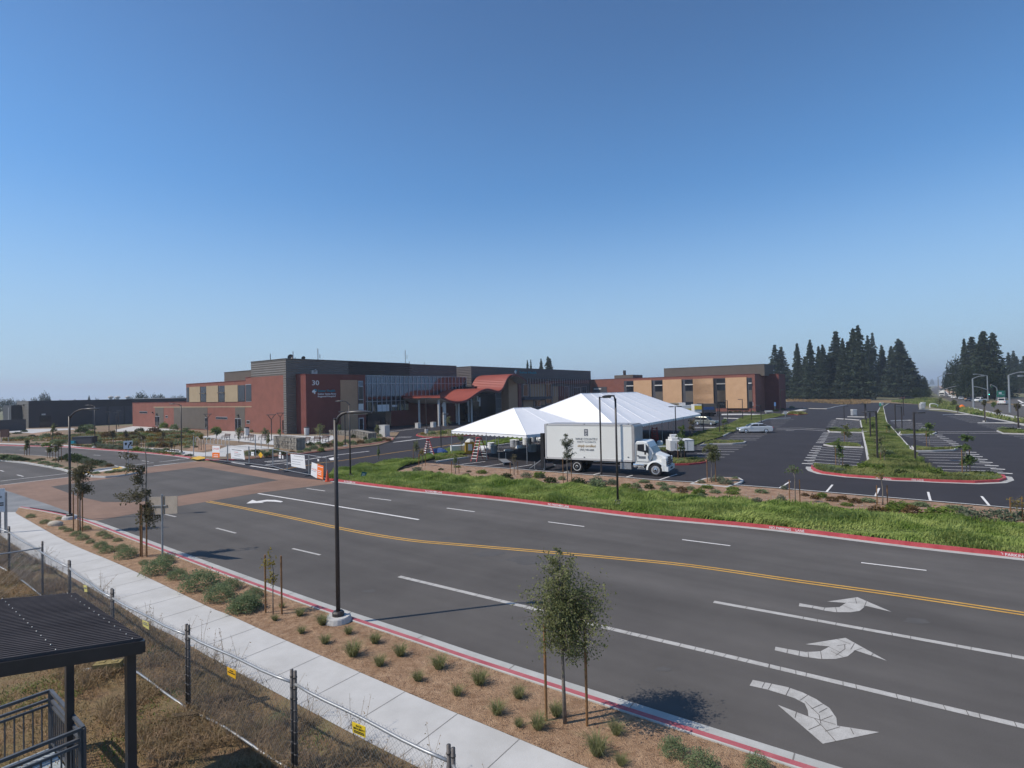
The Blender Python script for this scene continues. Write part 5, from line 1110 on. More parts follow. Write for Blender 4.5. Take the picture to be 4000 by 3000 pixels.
# ---------------------------------------------------------------- construction fence across the access road
cf = gl('N', [(640, 938), (915, 968), (1180, 996), (1475, 1036), (1650, 1084), (1918, 1136), (2138, 1190)])
CL = ['construction fence panel hung with the red and white board by the yellow pad', 'construction fence panel hung with the white text board with a small figure', 'construction fence panel with the amber diamond sign', 'construction fence panel with three small paper notices', 'construction fence panel hung with the largest blank looking white board', 'construction fence panel leading to the orange and white board and cone']
for i in range(6):
    a, b = cf[i], cf[i + 1]; L_ = (b - a).length; t = empty('site_fence_panel', a, math.atan2((b - a).y, (b - a).x), CL[i], 'fence panel', 'construction fence panels')
    for x in (.05, L_ - .05): MB().tube([(x, 0, 0), (x, 0, 1.84)], .03, 6).build('post', 'galv', t)
    for z, nm in ((1.78, 'top_rail'), (.14, 'bottom_rail')): MB().tube([(.05, 0, z), (L_ - .05, 0, z)], .026, 6).build(nm, 'galv', t)
    w = MB()
    for q in range(int(L_ / .3)): w.tube([(.05 + q * .3, 0, .14), (min(L_ - .05, .05 + q * .3 + 1.64), 0, .14 + min(1.64, L_ - .1 - q * .3))], .0025, 3, cap=False)
    w.build('wire_mesh', 'galv', t); MB().box((0, 0, .05), (.3, .75, .1)).build('foot', 'steel_dark', t)
FS = lambda i: (cf[i], cf[i + 1])
a_ = plate('site_board', 'N', [(725, 762), (815, 764), (815, 908), (724, 906)], 'sign_white', 'white over orange contractor board beside the yellow ramp pad', 'sign', *FS(0), words=[('UNGER', .08, .68, .2, 'ink_red', .84)])
b_ = plate('lower_panel', 'N', [(724, 846), (815, 848), (815, 909), (723, 907)], 'orange', 'x', 'sign', *FS(0), off=.09, words=[('|', .2, .55, .22, 'ink_white', .6), ('|', .2, .2, .22, 'ink_white', .6)])
del b_['label'], b_['category']; b_.parent = a_; KIDS.setdefault(a_, []).append(b_)
plate('site_board', 'N', [(948, 788), (1108, 806), (1127, 934), (958, 922)], 'sign_white', 'white board with small figure and lines of text on the fence', 'sign', *FS(1), words=[('|', .1, .86, .09, 'ink_black', .75), ('|', .28, .66, .07, 'ink_red', .3), ('|', .28, .5, .07, 'ink_grey', .5), ('|', .28, .34, .07, 'ink_grey', .4), ('|', .1, .1, .07, 'ink_grey', .8)])
plate('site_board', 'N', [(1690, 864), (1862, 882), (1876, 1048), (1700, 1014)], 'sign_white', 'largest white notice board with grey lines on the fence', 'sign', *FS(4), words=[('Mark West Springs Road', .25, .84, .08, 'ink_black', .72), ('|', .08, .6, .05, 'ink_grey', .8), ('|', .08, .4, .05, 'ink_grey', .6), ('|', .08, .22, .05, 'ink_grey', .6)])
plate('site_board', 'N', [(1952, 964), (2022, 990), (2016, 1166), (1940, 1122)], 'sign_white', 'tall white contractor board half leaning on the last fence panel', 'sign', *FS(5), words=[('UNGER', .05, .46, .16, 'ink_red', .9), ('|', .1, .38, .05, 'ink_grey', .8)])
plate('site_board', 'N', [(2022, 988), (2097, 1010), (2092, 1190), (2016, 1166)], 'orange', 'tall orange contractor board next to the traffic cone', 'sign', *FS(5), words=[('|', .08, .86, .07, 'ink_white', .85), ('|', .1, .58, .09, 'ink_white', .6), ('|', .1, .46, .09, 'ink_white', .6), ('|', .1, .34, .09, 'ink_white', .6), ('|', .1, .14, .06, 'ink_white', .8)])
plate('diamond_sign', 'N', [(1320, 838), (1348, 876), (1324, 914), (1292, 876)], 'orange_sign', 'amber diamond warning sign on the construction fence', 'sign', *FS(2))
for x, y, w_, h_, l in ((1220, 861, 17, 24, 'small white notice left of the amber diamond'), (1560, 852, 10, 14, 'tiny cream notice above the two white ones on the fence'), (1558, 895, 13, 24, 'white notice with a red mark on the fence'), (1593, 902, 7, 20, 'narrow white notice beside the red marked one'), (2032, 940, 10, 14, 'tiny white notice over the orange board')):
    plate('notice', 'N', [(x - w_, y - h_), (x + w_, y - h_ + 2), (x + w_, y + h_), (x - w_, y + h_ - 2)], 'sign_white', l.replace('left of', 'before'), 'notice', *FS(2 if x < 1400 else 3 if x < 1700 else 5), words=[('|', .15, .6, .2, 'ink_red' if x == 1558 else 'ink_grey', .7)])
p = g('N', 2145, 1204); t = empty('traffic_cone', p, .3, 'orange traffic cone at the red kerb end', 'cone'); MB().box((0, 0, .02), (.4, .4, .04)).build('base', 'cone', t); MB().lathe([(.16, .04), (.03, .9), (.02, .91)], n=14).build('body', 'cone', t)
p = g('O', 1770, 1215, .1); t = empty('garden_sign', p, 0, 'tilted dark green sign in the grass near the kerb lamp', 'sign'); q = onp('O', 1780, 1120, p, (.3, -1, 0)) - p
pts = [onp('O', x, y, p, (.3, -1, 0)) - p for x, y in ((1738, 1062), (1845, 1080), (1815, 1186), (1708, 1172))]
m = MB(); n_ = Vector((-.05, .14, 0)); m.add(pts + [v + n_ * .2 for v in pts], [(3, 2, 1, 0), (4, 5, 6, 7), (0, 1, 5, 4), (1, 2, 6, 5), (2, 3, 7, 6), (3, 0, 4, 7)]); pn = m.build('panel', 'green_sign', t)
ux, uy = pts[1] - pts[0], pts[0] - pts[3]
for fy in (.66, .5, .3): MB().bar(pts[3] + ux * .2 + uy * fy + Vector((0, -.02, 0)), pts[3] + ux * .75 + uy * fy + Vector((0, -.02, 0)), .01, .03).build('text_line', 'ink_white', pn)
MB().bar((.05, .05, -.1), (.1, .06, q.z), .05).build('post', 'galv', t)
# ---------------------------------------------------------------- car park: kerbs, islands, stall lines
def cw_fix(p): return p if sum(p[i - 1][0] * p[i][1] - p[i][0] * p[i - 1][1] for i in range(len(p))) > 0 else p[::-1]
def island(pts, ground='garden_soil', paint='concrete', h=.15, kw=.18, name='island'):
    p = cw_fix(pts); struct(MB().slab(p, 0, h).build(name + '_kerb', paint)); i = offset(p, kw, True)
    struct(MB().sheet(i, h + .012).build(name + '_soil', ground)); return i
edge = curve(mulch_top[1:], 2)
m = MB(); m.strip(edge[4:], -.16, .02, .15); m.strip(edge[4:], .02, .03, .15, 0); struct(m.build('lot_kerb', 'concrete'))
bump = island(gl('Q', [(862, 1497), (1010, 1440), (1110, 1405), (1300, 1386), (1560, 1388), (1720, 1398), (1792, 1438), (1760, 1472), (1535, 1552)], .15), 'mulch_pale')
med = gl('R', [(1000, 985), (994, 1010), (1030, 1042), (1150, 1080), (1500, 1122)], .15) + gl('S', [(0, 1145), (350, 1172), (600, 1178), (1000, 1198), (1500, 1213), (1850, 1198), (1950, 1165), (1925, 1125), (1790, 1106), (1200, 1090), (1030, 1080), (872, 1040), (620, 772), (400, 533), (245, 367), (215, 250), (190, 140)], .15) + gl('R', [(2120, 85), (1980, 150), (1900, 290), (1690, 340), (1722, 510), (1765, 730), (1802, 945), (1640, 1000), (1300, 985), (1060, 975)], .15)
medi = island(med, 'turf', 'concrete', name='median')
fr_ = med[:14]
m = MB(); m.strip(fr_, -.03, -.028, 0, .165); m.strip(fr_, -.03, .17, .165); struct(m.build('median_red_kerb', 'redcurb')); struct(MB().strip(fr_, -.42, -.03, .017).build('gutter', 'gutter'))
for s_, i, f in (('NO PARKING', 5, .55), ('FIRE LANE', 7, .2)):
    dd = (fr_[i + 1] - fr_[i]); q = fr_[i] + dd * f; dd.normalize(); nn_ = Vector((-dd.y, dd.x, 0)); text('kerb_lettering', s_, .15, basis(Vector((q.x, q.y, .03)) - nn_ * .035, dd, (0, 0, 1)), 'ink_white', None, 'CENTER', depth=.003)['kind'] = 'structure'
isl_l = island(gl('Q', [(1035, 830), (1110, 792), (1250, 768), (1500, 752), (1780, 758), (1836, 768), (1800, 786), (1600, 802), (1250, 804)], .15))
ti = island(gl('Q', [(440, 1092), (560, 1064), (980, 1068), (1140, 1084), (1162, 1112), (1050, 1136), (850, 1154), (600, 1160), (450, 1150)], .15), paint='redcurb')
i1 = island(gl('R', [(1165, 682), (1300, 662), (1680, 680), (1742, 722), (1500, 714), (1270, 702)], .15)); i2 = island(gl('R', [(1215, 470), (1240, 450), (1500, 468), (1740, 472), (1735, 508), (1490, 505), (1240, 497)], .15))
i3 = island(gl('S', [(402, 530), (430, 492), (900, 498), (955, 510), (910, 530), (780, 530), (450, 540)], .15)); i4 = island(gl('S', [(615, 768), (585, 705), (880, 735), (1200, 722), (1264, 738), (1200, 758), (900, 770), (660, 772)], .15))
i5 = island(gl('S', [(1815, 487), (1900, 455), (2060, 474), (2300, 478), (2300, 530), (1900, 520)], .15)); i6 = island(gl('C', [(345, 965), (365, 948), (470, 925), (800, 900), (1000, 905), (1000, 960), (800, 975), (600, 985), (430, 985)], .15), paint='redcurb')
m = MB()
for k, pts in (('S', [(1540, 382), (2080, 386), (2300, 424)]), ('S', [(1040, 265), (1430, 262), (1950, 355), (2300, 440)]), ('S', [(690, 190), (1040, 186), (1430, 258)]), ('R', [(1355, 320), (1500, 328), (1692, 342)]), ('S', [(285, 352), (560, 345), (585, 352)]), ('R', [(390, 322), (690, 310)]), ('R', [(200, 385), (340, 330), (480, 320)]),
               ('Q', [(1420, 690), (1620, 595), (1740, 560)]), ('Q', [(1900, 500), (2190, 395)]), ('R', [(880, 168), (1210, 176), (1330, 148), (1500, 118)]), ('R', [(1515, 292), (1800, 298)]), ('Q', [(1450, 375), (1800, 385)]), ('Q', [(840, 545), (1140, 540), (1600, 545)]), ('P', [(0, 1135), (240, 1096), (470, 1068)]), ('P', [(900, 892), (1200, 850), (1500, 800)])):
    l = curve(gl(k, pts), 2); m.strip(l, -.12, .12, .16); m.strip(l, -.13, -.12, 0, .16)
struct(m.build('lot_kerb', 'concrete'))
m = MB()
for k, ls in (('P', [((320, 1166), (720, 1118)), ((640, 1200), (1010, 1145)), ((1005, 1228), (1395, 1163)), ((1390, 1254), (1458, 1240)), ((390, 1037), (735, 1044)), ((700, 1003), (930, 1006)), ((900, 908), (1180, 912)), ((880, 968), (1010, 972)), ((1385, 858), (1500, 862))]), ('T', [((1620, 135), (1722, 114)), ((1945, 162), (2060, 133))]), ('D', [((915, 1434), (1026, 1402)), ((1290, 1460), (1505, 1390))]),
              ('K', [((690, 335), (767, 288)), ((985, 360), (1030, 307)), ((1290, 388), (1318, 328)), ((1638, 418), (1620, 352)), ((2008, 448), (1950, 378))])):
    for a, b in ls: m.strip([g(k, *a), g(k, *b)], -.06, .06, .018)
struct(m.build('stall_lines', 'white_paint'))
m = MB()
def lines(k, A0, A1, B0, B1, n):
    """n stall lines between a first line A0-A1 and a last line B0-B1, evenly spaced on the ground"""
    a0, a1, b0, b1 = g(k, *A0), g(k, *A1), g(k, *B0), g(k, *B1)
    for i in range(n): f = i / (n - 1); m.strip([a0.lerp(b0, f), a1.lerp(b1, f)], -.065, .065, .018)
lines('Q', (985, 1030), (1460, 1046), (985, 838), (1838, 836), 6); lines('Q', (1480, 748), (2006, 748), (1660, 618), (2230, 620), 6)
lines('R', (420, 430), (545, 432), (400, 335), (690, 328), 6); lines('R', (935, 940), (1660, 992), (1085, 728), (1742, 770), 7); lines('R', (1118, 655), (1710, 672), (1212, 512), (1722, 532), 8); lines('R', (1245, 440), (1700, 455), (1318, 338), (1692, 352), 9)
lines('S', (1030, 1050), (1905, 1075), (690, 802), (1450, 810), 7); lines('S', (910, 712), (1250, 715), (455, 550), (965, 548), 8); lines('S', (440, 468), (815, 464), (300, 366), (600, 360), 9); lines('S', (1420, 372), (1700, 368), (1110, 282), (1480, 275), 8); lines('S', (1800, 472), (2300, 478), (1550, 405), (2200, 405), 5); lines('S', (2000, 552), (2500, 556), (2230, 622), (2600, 630), 4)
struct(m.build('stall_lines', 'white_paint'))
m = MB()
for k, pts in (('R', ((1085, 715), (1067, 745), (1048, 775), (1028, 808), (1005, 845), (983, 880), (962, 920), (935, 965), (1115, 664), (1130, 642), (1147, 620), (1160, 598), (1172, 576), (1185, 555), (1197, 535), (1210, 515), (1255, 425), (1275, 395), (1295, 365), (1312, 340))), ('S', ((1445, 800), (1482, 832), (1530, 862), (1595, 902), (1665, 945), (1745, 993), (1835, 1043), (1935, 1103), (985, 552), (1020, 575), (1070, 600), (1120, 628), (1165, 652), (1200, 676), (1245, 700), (700, 385), (740, 410), (780, 440)))):
    for x, y in pts: p = g(k, x, y); m.strip([p - E1 * .42, p + E1 * .42], -.17, .17, .019)
for k, l in (('R', [(490, 455), (830, 451), (1212, 470)]), ('R', [(480, 478), (830, 471), (1200, 491)]), ('S', [(970, 505), (1812, 500)]), ('S', [(970, 526), (1870, 526)]), ('R', [(625, 487), (745, 489)]), ('R', [(700, 328), (738, 328)])): m.strip(gl(k, l), -.1, .1, .018)
for k, l in (('N', [(960, 968), (1170, 1000)]), ('N', [(1195, 1012), (1540, 1062)]), ('N', [(1380, 1000), (1690, 968)]), ('B', [(780, 1240), (1100, 1188), (1500, 1142)]), ('N', [(1370, 960), (1640, 938)]), ('N', [(1400, 968), (1640, 950)]), ('N', [(1620, 996), (1700, 980)]), ('B', [(1690, 935), (1990, 900), (2212, 880)]), ('B', [(1700, 1005), (1950, 990)]), ('B', [(1760, 1046), (2212, 992)]), ('C', [(100, 1045), (330, 1015), (610, 985)]), ('C', [(30, 990), (300, 985)])): m.strip(gl(k, l), -.12, .12, .018)
struct(m.build('lot_markings', 'white_paint'))
ribbon('access_centre_line', [curve(gl('N', [(1560, 1062), (1920, 1002), (2090, 972)]) + gl('B', [(1150, 1250), (1600, 1182), (1955, 1130)]) + gl('C', [(300, 1130), (520, 1105), (830, 1050)]), 3), curve(gl('C', [(920, 990), (1120, 962)]), 2)], .16, .018, 'yellow_paint')
struct(MB().sheet(gl('R', [(1232, 484), (1740, 487), (2212, 492), (2212, 503), (1740, 500), (1240, 496)], .17) + gl('S', [(350, 492), (350, 500)], .17), .172).build('cross_path', 'concrete'))
struct(MB().sheet(gl('R', [(-300, 250), (0, 248), (400, 258), (520, 255), (700, 210), (840, 182), (935, 192), (760, 222), (640, 262), (400, 272), (0, 266), (-300, 270)]), .10).build('pavement', 'concrete'))
# meadow of the banks and the median
bank = gl('Q', [(300, 905), (520, 985), (760, 900), (1000, 832), (1060, 802), (1420, 695), (1500, 655), (1750, 563), (1900, 498), (2190, 395), (2400, 345), (2560, 312), (2300, 302), (1800, 345), (1560, 475), (1300, 555), (1000, 625), (800, 705), (520, 805)])
struct(MB().sheet(bank, .12).build('turf', 'turf')); sward('grass', bank, 34000, .22, .05, 'grass_pale', lump=.4)
sward('grass', medi, 70000, .15, .045, 'grass_pale', lump=.9, z=.15); sward('grass', gl('R', [(1640, 1010), (1810, 950), (1900, 800), (2212, 800)], .15) + gl('S', [(620, 800), (860, 1050), (1040, 1085), (1000, 1180), (600, 1170), (0, 1130)], .15), 14000, .32, .045, 'grass_pale', lump=.5, z=.15)
acc = gl('P', [(-150, 1040), (100, 972), (400, 902), (640, 862), (1000, 802), (1450, 737), (1530, 742), (1400, 790), (1000, 868), (900, 893), (700, 902), (430, 952), (250, 1002), (200, 1032), (-100, 1080)])
struct(MB().sheet(acc, .12).build('turf', 'turf')); sward('grass', acc, 10000, .28, .09, 'grass', lump=.4)
for i_ in (isl_l, ti, i1, i2, i3, i4, i5, i6, gl('P', [(0, 1085), (240, 1045), (460, 1068), (240, 1092), (0, 1128)])): sward('island_grass', i_, 1500, .2, .09, 'grass_pale', lump=.5, z=.14)
hw = gl('F', [(560, 1010), (900, 1040), (1480, 1150), (2000, 1240), (2500, 1320), (2500, 1270), (2000, 1215), (1500, 1095), (1130, 980), (1000, 960)])
struct(MB().sheet(hw, .05).build('verge', 'turf')); sward('grass', hw, 9000, .6, .2, 'grass_pale', lump=.5, z=.05)
far_v = gl('E', [(1180, 1000), (1400, 1010), (1900, 1045), (2212, 1030), (2212, 985), (1180, 985)]); sward('grass', far_v, 6000, .7, .35, 'grass_dry', lump=.4, z=0)
gv = gl('R', [(640, 255), (700, 225), (860, 230), (940, 255), (800, 265)]); struct(MB().slab(gv, 0, .14).build('island_kerb', 'redcurb')); sward('island_grass', gv, 900, .4, .15, 'grass_pale', z=.13)
# ---------------------------------------------------------------- tents
def tent(name, R_, u, v, wu, lv, ze, zr, hip, nb, label, scallop=True, legs_u=3, legs_v=5):
    """hipped frame tent: R_ near corner, wu along u, lv along v with the ridge along v"""
    t = empty(name, R_, 0, label, 'tent', 'white event tents'); m = MB()
    def prof(a, b, c, d, nu, nv, sag):
        """patch over four corners, drooping between nb frames"""
        vs = []
        for i in range(nv + 1):
            for j in range(nu + 1):
                f, q = i / nv, j / nu; p = (a.lerp(b, q)).lerp(d.lerp(c, q), f)
                s = sag * abs(math.sin(math.pi * q * max(1, nu / 6))) * math.sin(math.pi * f * .9 + .15); n_ = .02 * noise.noise(p * 1.3 + Vector((5, 0, 0)))
                vs.append(p + Vector((0, 0, -s + n_)))
        m.add(vs, [(i * (nu + 1) + j, i * (nu + 1) + j + 1, (i + 1) * (nu + 1) + j + 1, (i + 1) * (nu + 1) + j) for i in range(nv) for j in range(nu)])
    Z = lambda z: Vector((0, 0, z))
    a, b, c, d = Z(ze), u * wu + Z(ze), u * wu + v * lv + Z(ze), v * lv + Z(ze); r0, r1 = u * wu / 2 + v * hip + Z(zr), u * wu / 2 + v * (lv - hip) + Z(zr)
    prof(b, a, r0, r0, 12, 10, .05); prof(d, c, r1, r1, 12, 10, .05)
    # long slopes: bays between frames
    def slope(p0, p1, q0, q1, k):
        vs = []; nv = 10; nu = 6 * k
        for i in range(nv + 1):
            for j in range(nu + 1):
                f, q = i / nv, j / nu; p = p0.lerp(p1, q).lerp(q0.lerp(q1, q), f)
                bay = abs(math.sin(math.pi * q * k)); s = (.13 if k > 3 else .06) * bay * math.sin(math.pi * min(1, f * .95 + .05))
                vs.append(p + Z(-s + .025 * noise.noise(p * 1.1)))
        m.add(vs, [(i * (nu + 1) + j, i * (nu + 1) + j + 1, (i + 1) * (nu + 1) + j + 1, (i + 1) * (nu + 1) + j) for i in range(nv) for j in range(nu)])
    slope(a, d, r0, r1, nb); slope(c, b, r1, r0, nb)
    m.build('roof', 'tent', t, smooth=True)
    s = MB()
    for p, q in ((a, r0), (b, r0), (c, r1), (d, r1), (r0, r1)): s.tube([p + Z(.012), q + Z(.012)], .035, 6)
    for i in range(1, nb):
        f = i / nb; s.tube([a.lerp(d, f) + Z(.01), r0.lerp(r1, f) + Z(.01)], .02, 5); s.tube([b.lerp(c, f) + Z(.01), r0.lerp(r1, f) + Z(.01)], .02, 5)
    s.build('seams', 'tent', t)
    for p, q in ((a, b), (a, d), (b, c), (d, c)):
        L_ = (q - p).length; e = (q - p) / L_; k = int(L_ / .62); vm = MB(); pts = [p]
        out = Vector((e.y, -e.x, 0))
        for i in range(k):
            n_ = 5
            for j in range(n_):
                f0, f1 = (i + j / n_) / k, (i + (j + 1) / n_) / k; z0 = -.20 - .11 * abs(math.sin(math.pi * j / n_)); z1 = -.20 - .11 * abs(math.sin(math.pi * (j + 1) / n_))
                vm.quad(p.lerp(q, f0) + Z(z0), p.lerp(q, f1) + Z(z1), p.lerp(q, f1) + Z(.01), p.lerp(q, f0) + Z(.01))
        vm.build('valance', 'tent', t)
    for i in range(legs_u):
        for o in (Vector(), v * lv): p = u * (wu * i / (legs_u - 1)) + o; MB().tube([p, p + Z(ze)], .035, 7).build('pole', 'galv', t)
    for i in range(1, legs_v - 1):
        for o in (Vector(), u * wu): p = v * (lv * i / (legs_v - 1)) + o; MB().tube([p, p + Z(ze)], .035, 7).build('pole', 'galv', t)
    fr = MB()
    for i in range(legs_v): 
        p = v * (lv * i / (legs_v - 1)); fr.tube([p + Z(ze - .05), p + u * wu / 2 + Z(ze + (zr - ze) * .55 if 0 < i < legs_v - 1 else ze), p + u * wu + Z(ze - .05)], .03, 5)
    fr.build('frame', 'galv', t)
    return t
Rn, Ln = g('P', 1325, 1160), g('P', 240, 1040); u_ = (Ln - Rn); wu = u_.length; u_.normalize(); v_ = Vector((u_.y, -u_.x, 0))
tent('event_tent', Rn, u_, v_, wu, 10.2, 2.72, 5.05, 3.9, 2, 'small white peaked tent with scalloped edge over ladders and barrels', legs_u=3, legs_v=4)
Rb, Fb = g('D', 868, 898, 2.75), g('D', 1755, 935); Rb.z = 0; v2 = Fb - Rb; lv2 = v2.length; v2.normalize(); u2 = Vector((-v2.y, v2.x, 0))
tent('event_tent', Rb, u2, v2, 15.2, lv2 + .6, 2.78, 6.4, 7.5, 7, 'large white hipped tent with ribbed roof behind the delivery truck', legs_u=4, legs_v=8)
# ---------------------------------------------------------------- delivery truck
w0, w1 = g('D', 425, 1371), g('D', 1275, 1416); td = (w1 - w0); WB = td.length; td.normalize(); tn = Vector((-td.y, td.x, 0))
TR = empty('delivery_truck', w0, math.atan2(td.y, td.x), 'white delivery truck with plain box body and grey lettering', 'truck')
def ts(x, y, off=0.0):
    q = onp('D', x, y, w0 + tn * off, tn) - w0; return q.dot(td), q.z
def wheel(t, x, y, r, w, dual=False, side=-1, hub='chrome', name='wheel'):
    MW = Matrix.Translation((x, y, r)) @ Matrix.Rotation(R(90), 4, 'X')
    b = MB(); b.lathe([(r * .64, -w / 2), (r * .92, -w / 2), (r, -w * .36), (r, w * .36), (r * .92, w / 2), (r * .64, w / 2)], n=28); b.v = [tuple(MW @ Vector(v)) for v in b.v]
    o = b.build(name, 'rubber', t)
    h = MB(); d = -.10 if dual else .02; s = 1 if side < 0 else -1
    h.lathe([(r * .68, 0), (r * .68, (w * .5 + .012) * s), (r * .62, (w * .5 + .015) * s), (r * .50, (w * .5 + d * .6) * s), (r * .30, (w * .5 + d) * s), (r * .22, (w * .5 + .03) * s), (r * .05, (w * .5 + .045) * s)], n=22); h.v = [tuple(MW @ Vector(v)) for v in h.v]
    ho = h.build('rim', hub, o, smooth=False)
    if r > .4:
        bb = MB()
        for k in range(10):
            a = k * .628; c = MW @ Vector((r * .36 * math.cos(a), r * .36 * math.sin(a), (w * .5 + d * .8) * s)); bb.box(c, (.05, .05, .05))
        bb.lathe([(r * .17, 0), (r * .15, .07)], n=10); nv = 20
        for i in range(len(bb.v) - nv, len(bb.v)): v = Vector(bb.v[i]); bb.v[i] = tuple(MW @ Vector((v.x, v.y, (w * .5 + .02 + v.z) * s)))
        bb.build('bolts', 'chassis', o)
    return o
rw = .49
for x, sd, y in ((0, -1, .28), (0, 1, 2.15)): wheel(TR, x, y, rw, .5, True, sd, 'white_wall')
for sd, y in ((-1, .16), (1, 2.25)): wheel(TR, WB, y, rw, .3, False, sd)
xb0, _ = ts(82, 1000); xb1, _ = ts(1015, 1000); zb0 = ts(500, 1232)[1]; zb1 = ts(500, 853)[1]; BW = 2.45
m = MB(); rr = .12
m.box(((xb0 + xb1) / 2, BW / 2, (zb0 + zb1) / 2), (xb1 - xb0, BW, zb1 - zb0)); bx = m.build('cargo_box', 'truck_box', TR)
m = MB(); n = 8; vs = []
for i in range(n + 1): a = math.pi / 2 * i / n; vs += [(xb1 + .22 * math.sin(a), 0, zb1 - .22 + .22 * math.cos(a)), (xb1 + .22 * math.sin(a), BW, zb1 - .22 + .22 * math.cos(a))]
vs += [(xb1 + .22, 0, zb0), (xb1 + .22, BW, zb0), (xb1, 0, zb0), (xb1, BW, zb0), (xb1, 0, zb1), (xb1, BW, zb1)]
k = (n + 1) * 2; m.add(vs, [(2 * i, 2 * i + 2, 2 * i + 3, 2 * i + 1) for i in range(n)] + [(k - 2, k, k + 1, k - 1)]); m.add([vs[2 * i] for i in range(n + 1)] + [vs[k], vs[k + 2]], [tuple(range(n + 3))[::-1]]); m.add([vs[2 * i + 1] for i in range(n + 1)] + [vs[k + 1], vs[k + 3]], [tuple(range(n + 3))])
m.build('front_cap', 'box_trim', bx)
m = MB()
for z, h_ in ((zb1 - .03, .10), (zb0 + .05, .16)): m.box(((xb0 + xb1) / 2, -.012, z), (xb1 - xb0, .03, h_))
m.box((xb0 + .05, -.012, (zb0 + zb1) / 2), (.10, .034, zb1 - zb0)); m.build('edge_rails', 'column', bx); MB().box(((xb0 + xb1) / 2, BW / 2, zb1 + .015), (xb1 - xb0 + .1, BW - .1, .03)).build('box_roof', 'box_trim', bx)
m = MB(); m.box((xb0 - .02, BW / 2, (zb0 + zb1) / 2), (.05, BW + .02, zb1 - zb0 + .02)); m.build('rear_frame', 'chassis', bx)
for x in (105, 505, 980): 
    for z in (1205, 848): q = ts(x, z); MB().box((q[0], -.02, q[1]), (.10, .03, .05)).build('marker_light', 'ink_black', bx)
def tword(x0, yb, x1, yt, s, mt, font_shear=0.0):
    a, za_ = ts(x0, yb); b, _ = ts(x1, yb); zz = ts(x0, yt)[1]
    text('lettering', s, (zz - za_) * 1.4, basis((a, -.012, za_), (1, 0, 0), (0, 0, 1)), mt, bx, width=b - a, depth=.004, shear=font_shear)
tword(408, 1019, 648, 994, 'WINE COUNTRY', 'ink_grey'); tword(428, 1046, 628, 1030, 'PARTY & EVENTS', 'ink_grey'); tword(430, 1093, 628, 1064, 'simply excellent', 'ink_gold', .3); tword(456, 1134, 608, 1112, '(707) 940-6000', 'ink_grey')
q0, q1 = ts(503, 975), ts(543, 902); MB().box(((q0[0] + q1[0]) / 2, -.005, (q0[1] + q1[1]) / 2), (q1[0] - q0[0], .012, q1[1] - q0[1])).build('emblem', 'ink_grey', bx)
for s_, yb, yt in (('W', 934, 908), ('C', 971, 943)): tword(511, yb, 536, yt, s_, 'ink_white')
for o in KIDS[bx][-2:]:
    o.location = (0, -.008, 0)
# chassis
m = MB(); m.box(((xb0 + WB) / 2 + .3, .75, .82), (WB - xb0 + .9, .12, .26)); m.box(((xb0 + WB) / 2 + .3, 1.7, .82), (WB - xb0 + .9, .12, .26)); m.box(((xb0 + xb1) / 2, BW / 2, zb0 - .08), (xb1 - xb0, BW - .3, .16)); m.box((xb0 + 1.0, BW / 2, .75), (.9, 1.8, .4)); m.tube([(0, .3, rw), (0, 2.2, rw)], .14, 10); m.tube([(WB, .2, rw), (WB, 2.2, rw)], .09, 8); m.build('chassis', 'chassis', TR)
a = ts(1030, 1300)[0]; b = ts(1145, 1300)[0]; m = MB(); m.tube([(a, .34, .82), (b, .34, .82)], .27, 16); m.build('fuel_tank', 'chrome', TR)
m = MB(); a = ts(600, 1300)[0]; b = ts(990, 1300)[0]; m.box((b - .3, .2, .72), (.9, .35, .5)); m.bar((a, .1, .95), (b - .9, .1, .95), .05); m.build('toolbox', 'galv', TR)
# cab: rounded shell from side outlines read off the photograph
cz0 = .62; xc0 = ts(1042, 1150)[0]; zr_ = ts(1150, 1036)[1]; xws = ts(1208, 1100)[0]; xd1 = ts(1205, 1200)[0]; zbelt = ts(1100, 1158)[1]; zh = ts(1215, 1170)[1]; xf = WB + .80; zgr = ts(1350, 1215)[1]
xtop = ts(1196, 1044)[0] - .15
def shell(name, prof, y0, y1, inset, material, parent, bev=.1):
    """side outline lofted across the width, edges drawn in towards both sides"""
    n = len(prof); cx = sum(p[0] for p in prof) / n; cz = sum(p[1] for p in prof) / n; vs = []
    for y, k in ((y0, inset), (y0 + bev, 0), (y1 - bev, 0), (y1, inset)):
        for x, z in prof: vs.append((x + (cx - x) * 0 - (k if x > cx else -k), y, z - (k if z > cz else 0)))
    m = MB(); m.add(vs, [(i * n + j, i * n + (j + 1) % n, (i + 1) * n + (j + 1) % n, (i + 1) * n + j) for i in range(3) for j in range(n)] + [tuple(range(n))[::-1], tuple(range(3 * n, 4 * n))]); return m.build(name, material, parent)
cab = shell('cab', [(xc0, cz0 + .28), (xd1 - .02, cz0 + .28), (xd1 + .25, zh - .05), (xws + .32, zh + .02), (xtop + .02, zr_ - .06), (xtop - .2, zr_), (xc0 + .18, zr_), (xc0, zr_ - .16)], .06, 2.36, .05, 'truck_white', TR)
hood = shell('hood', [(xd1 + .05, zh - .75), (xf - .02, zgr - .62), (xf, zgr - .08), (xf - .12, zgr + .04), (xd1 + .65, zh - .06), (xws + .36, zh + .03), (xd1 + .1, zh - .03)], .30, 2.12, .10, 'truck_white', TR, .22)
fz = rw + .02
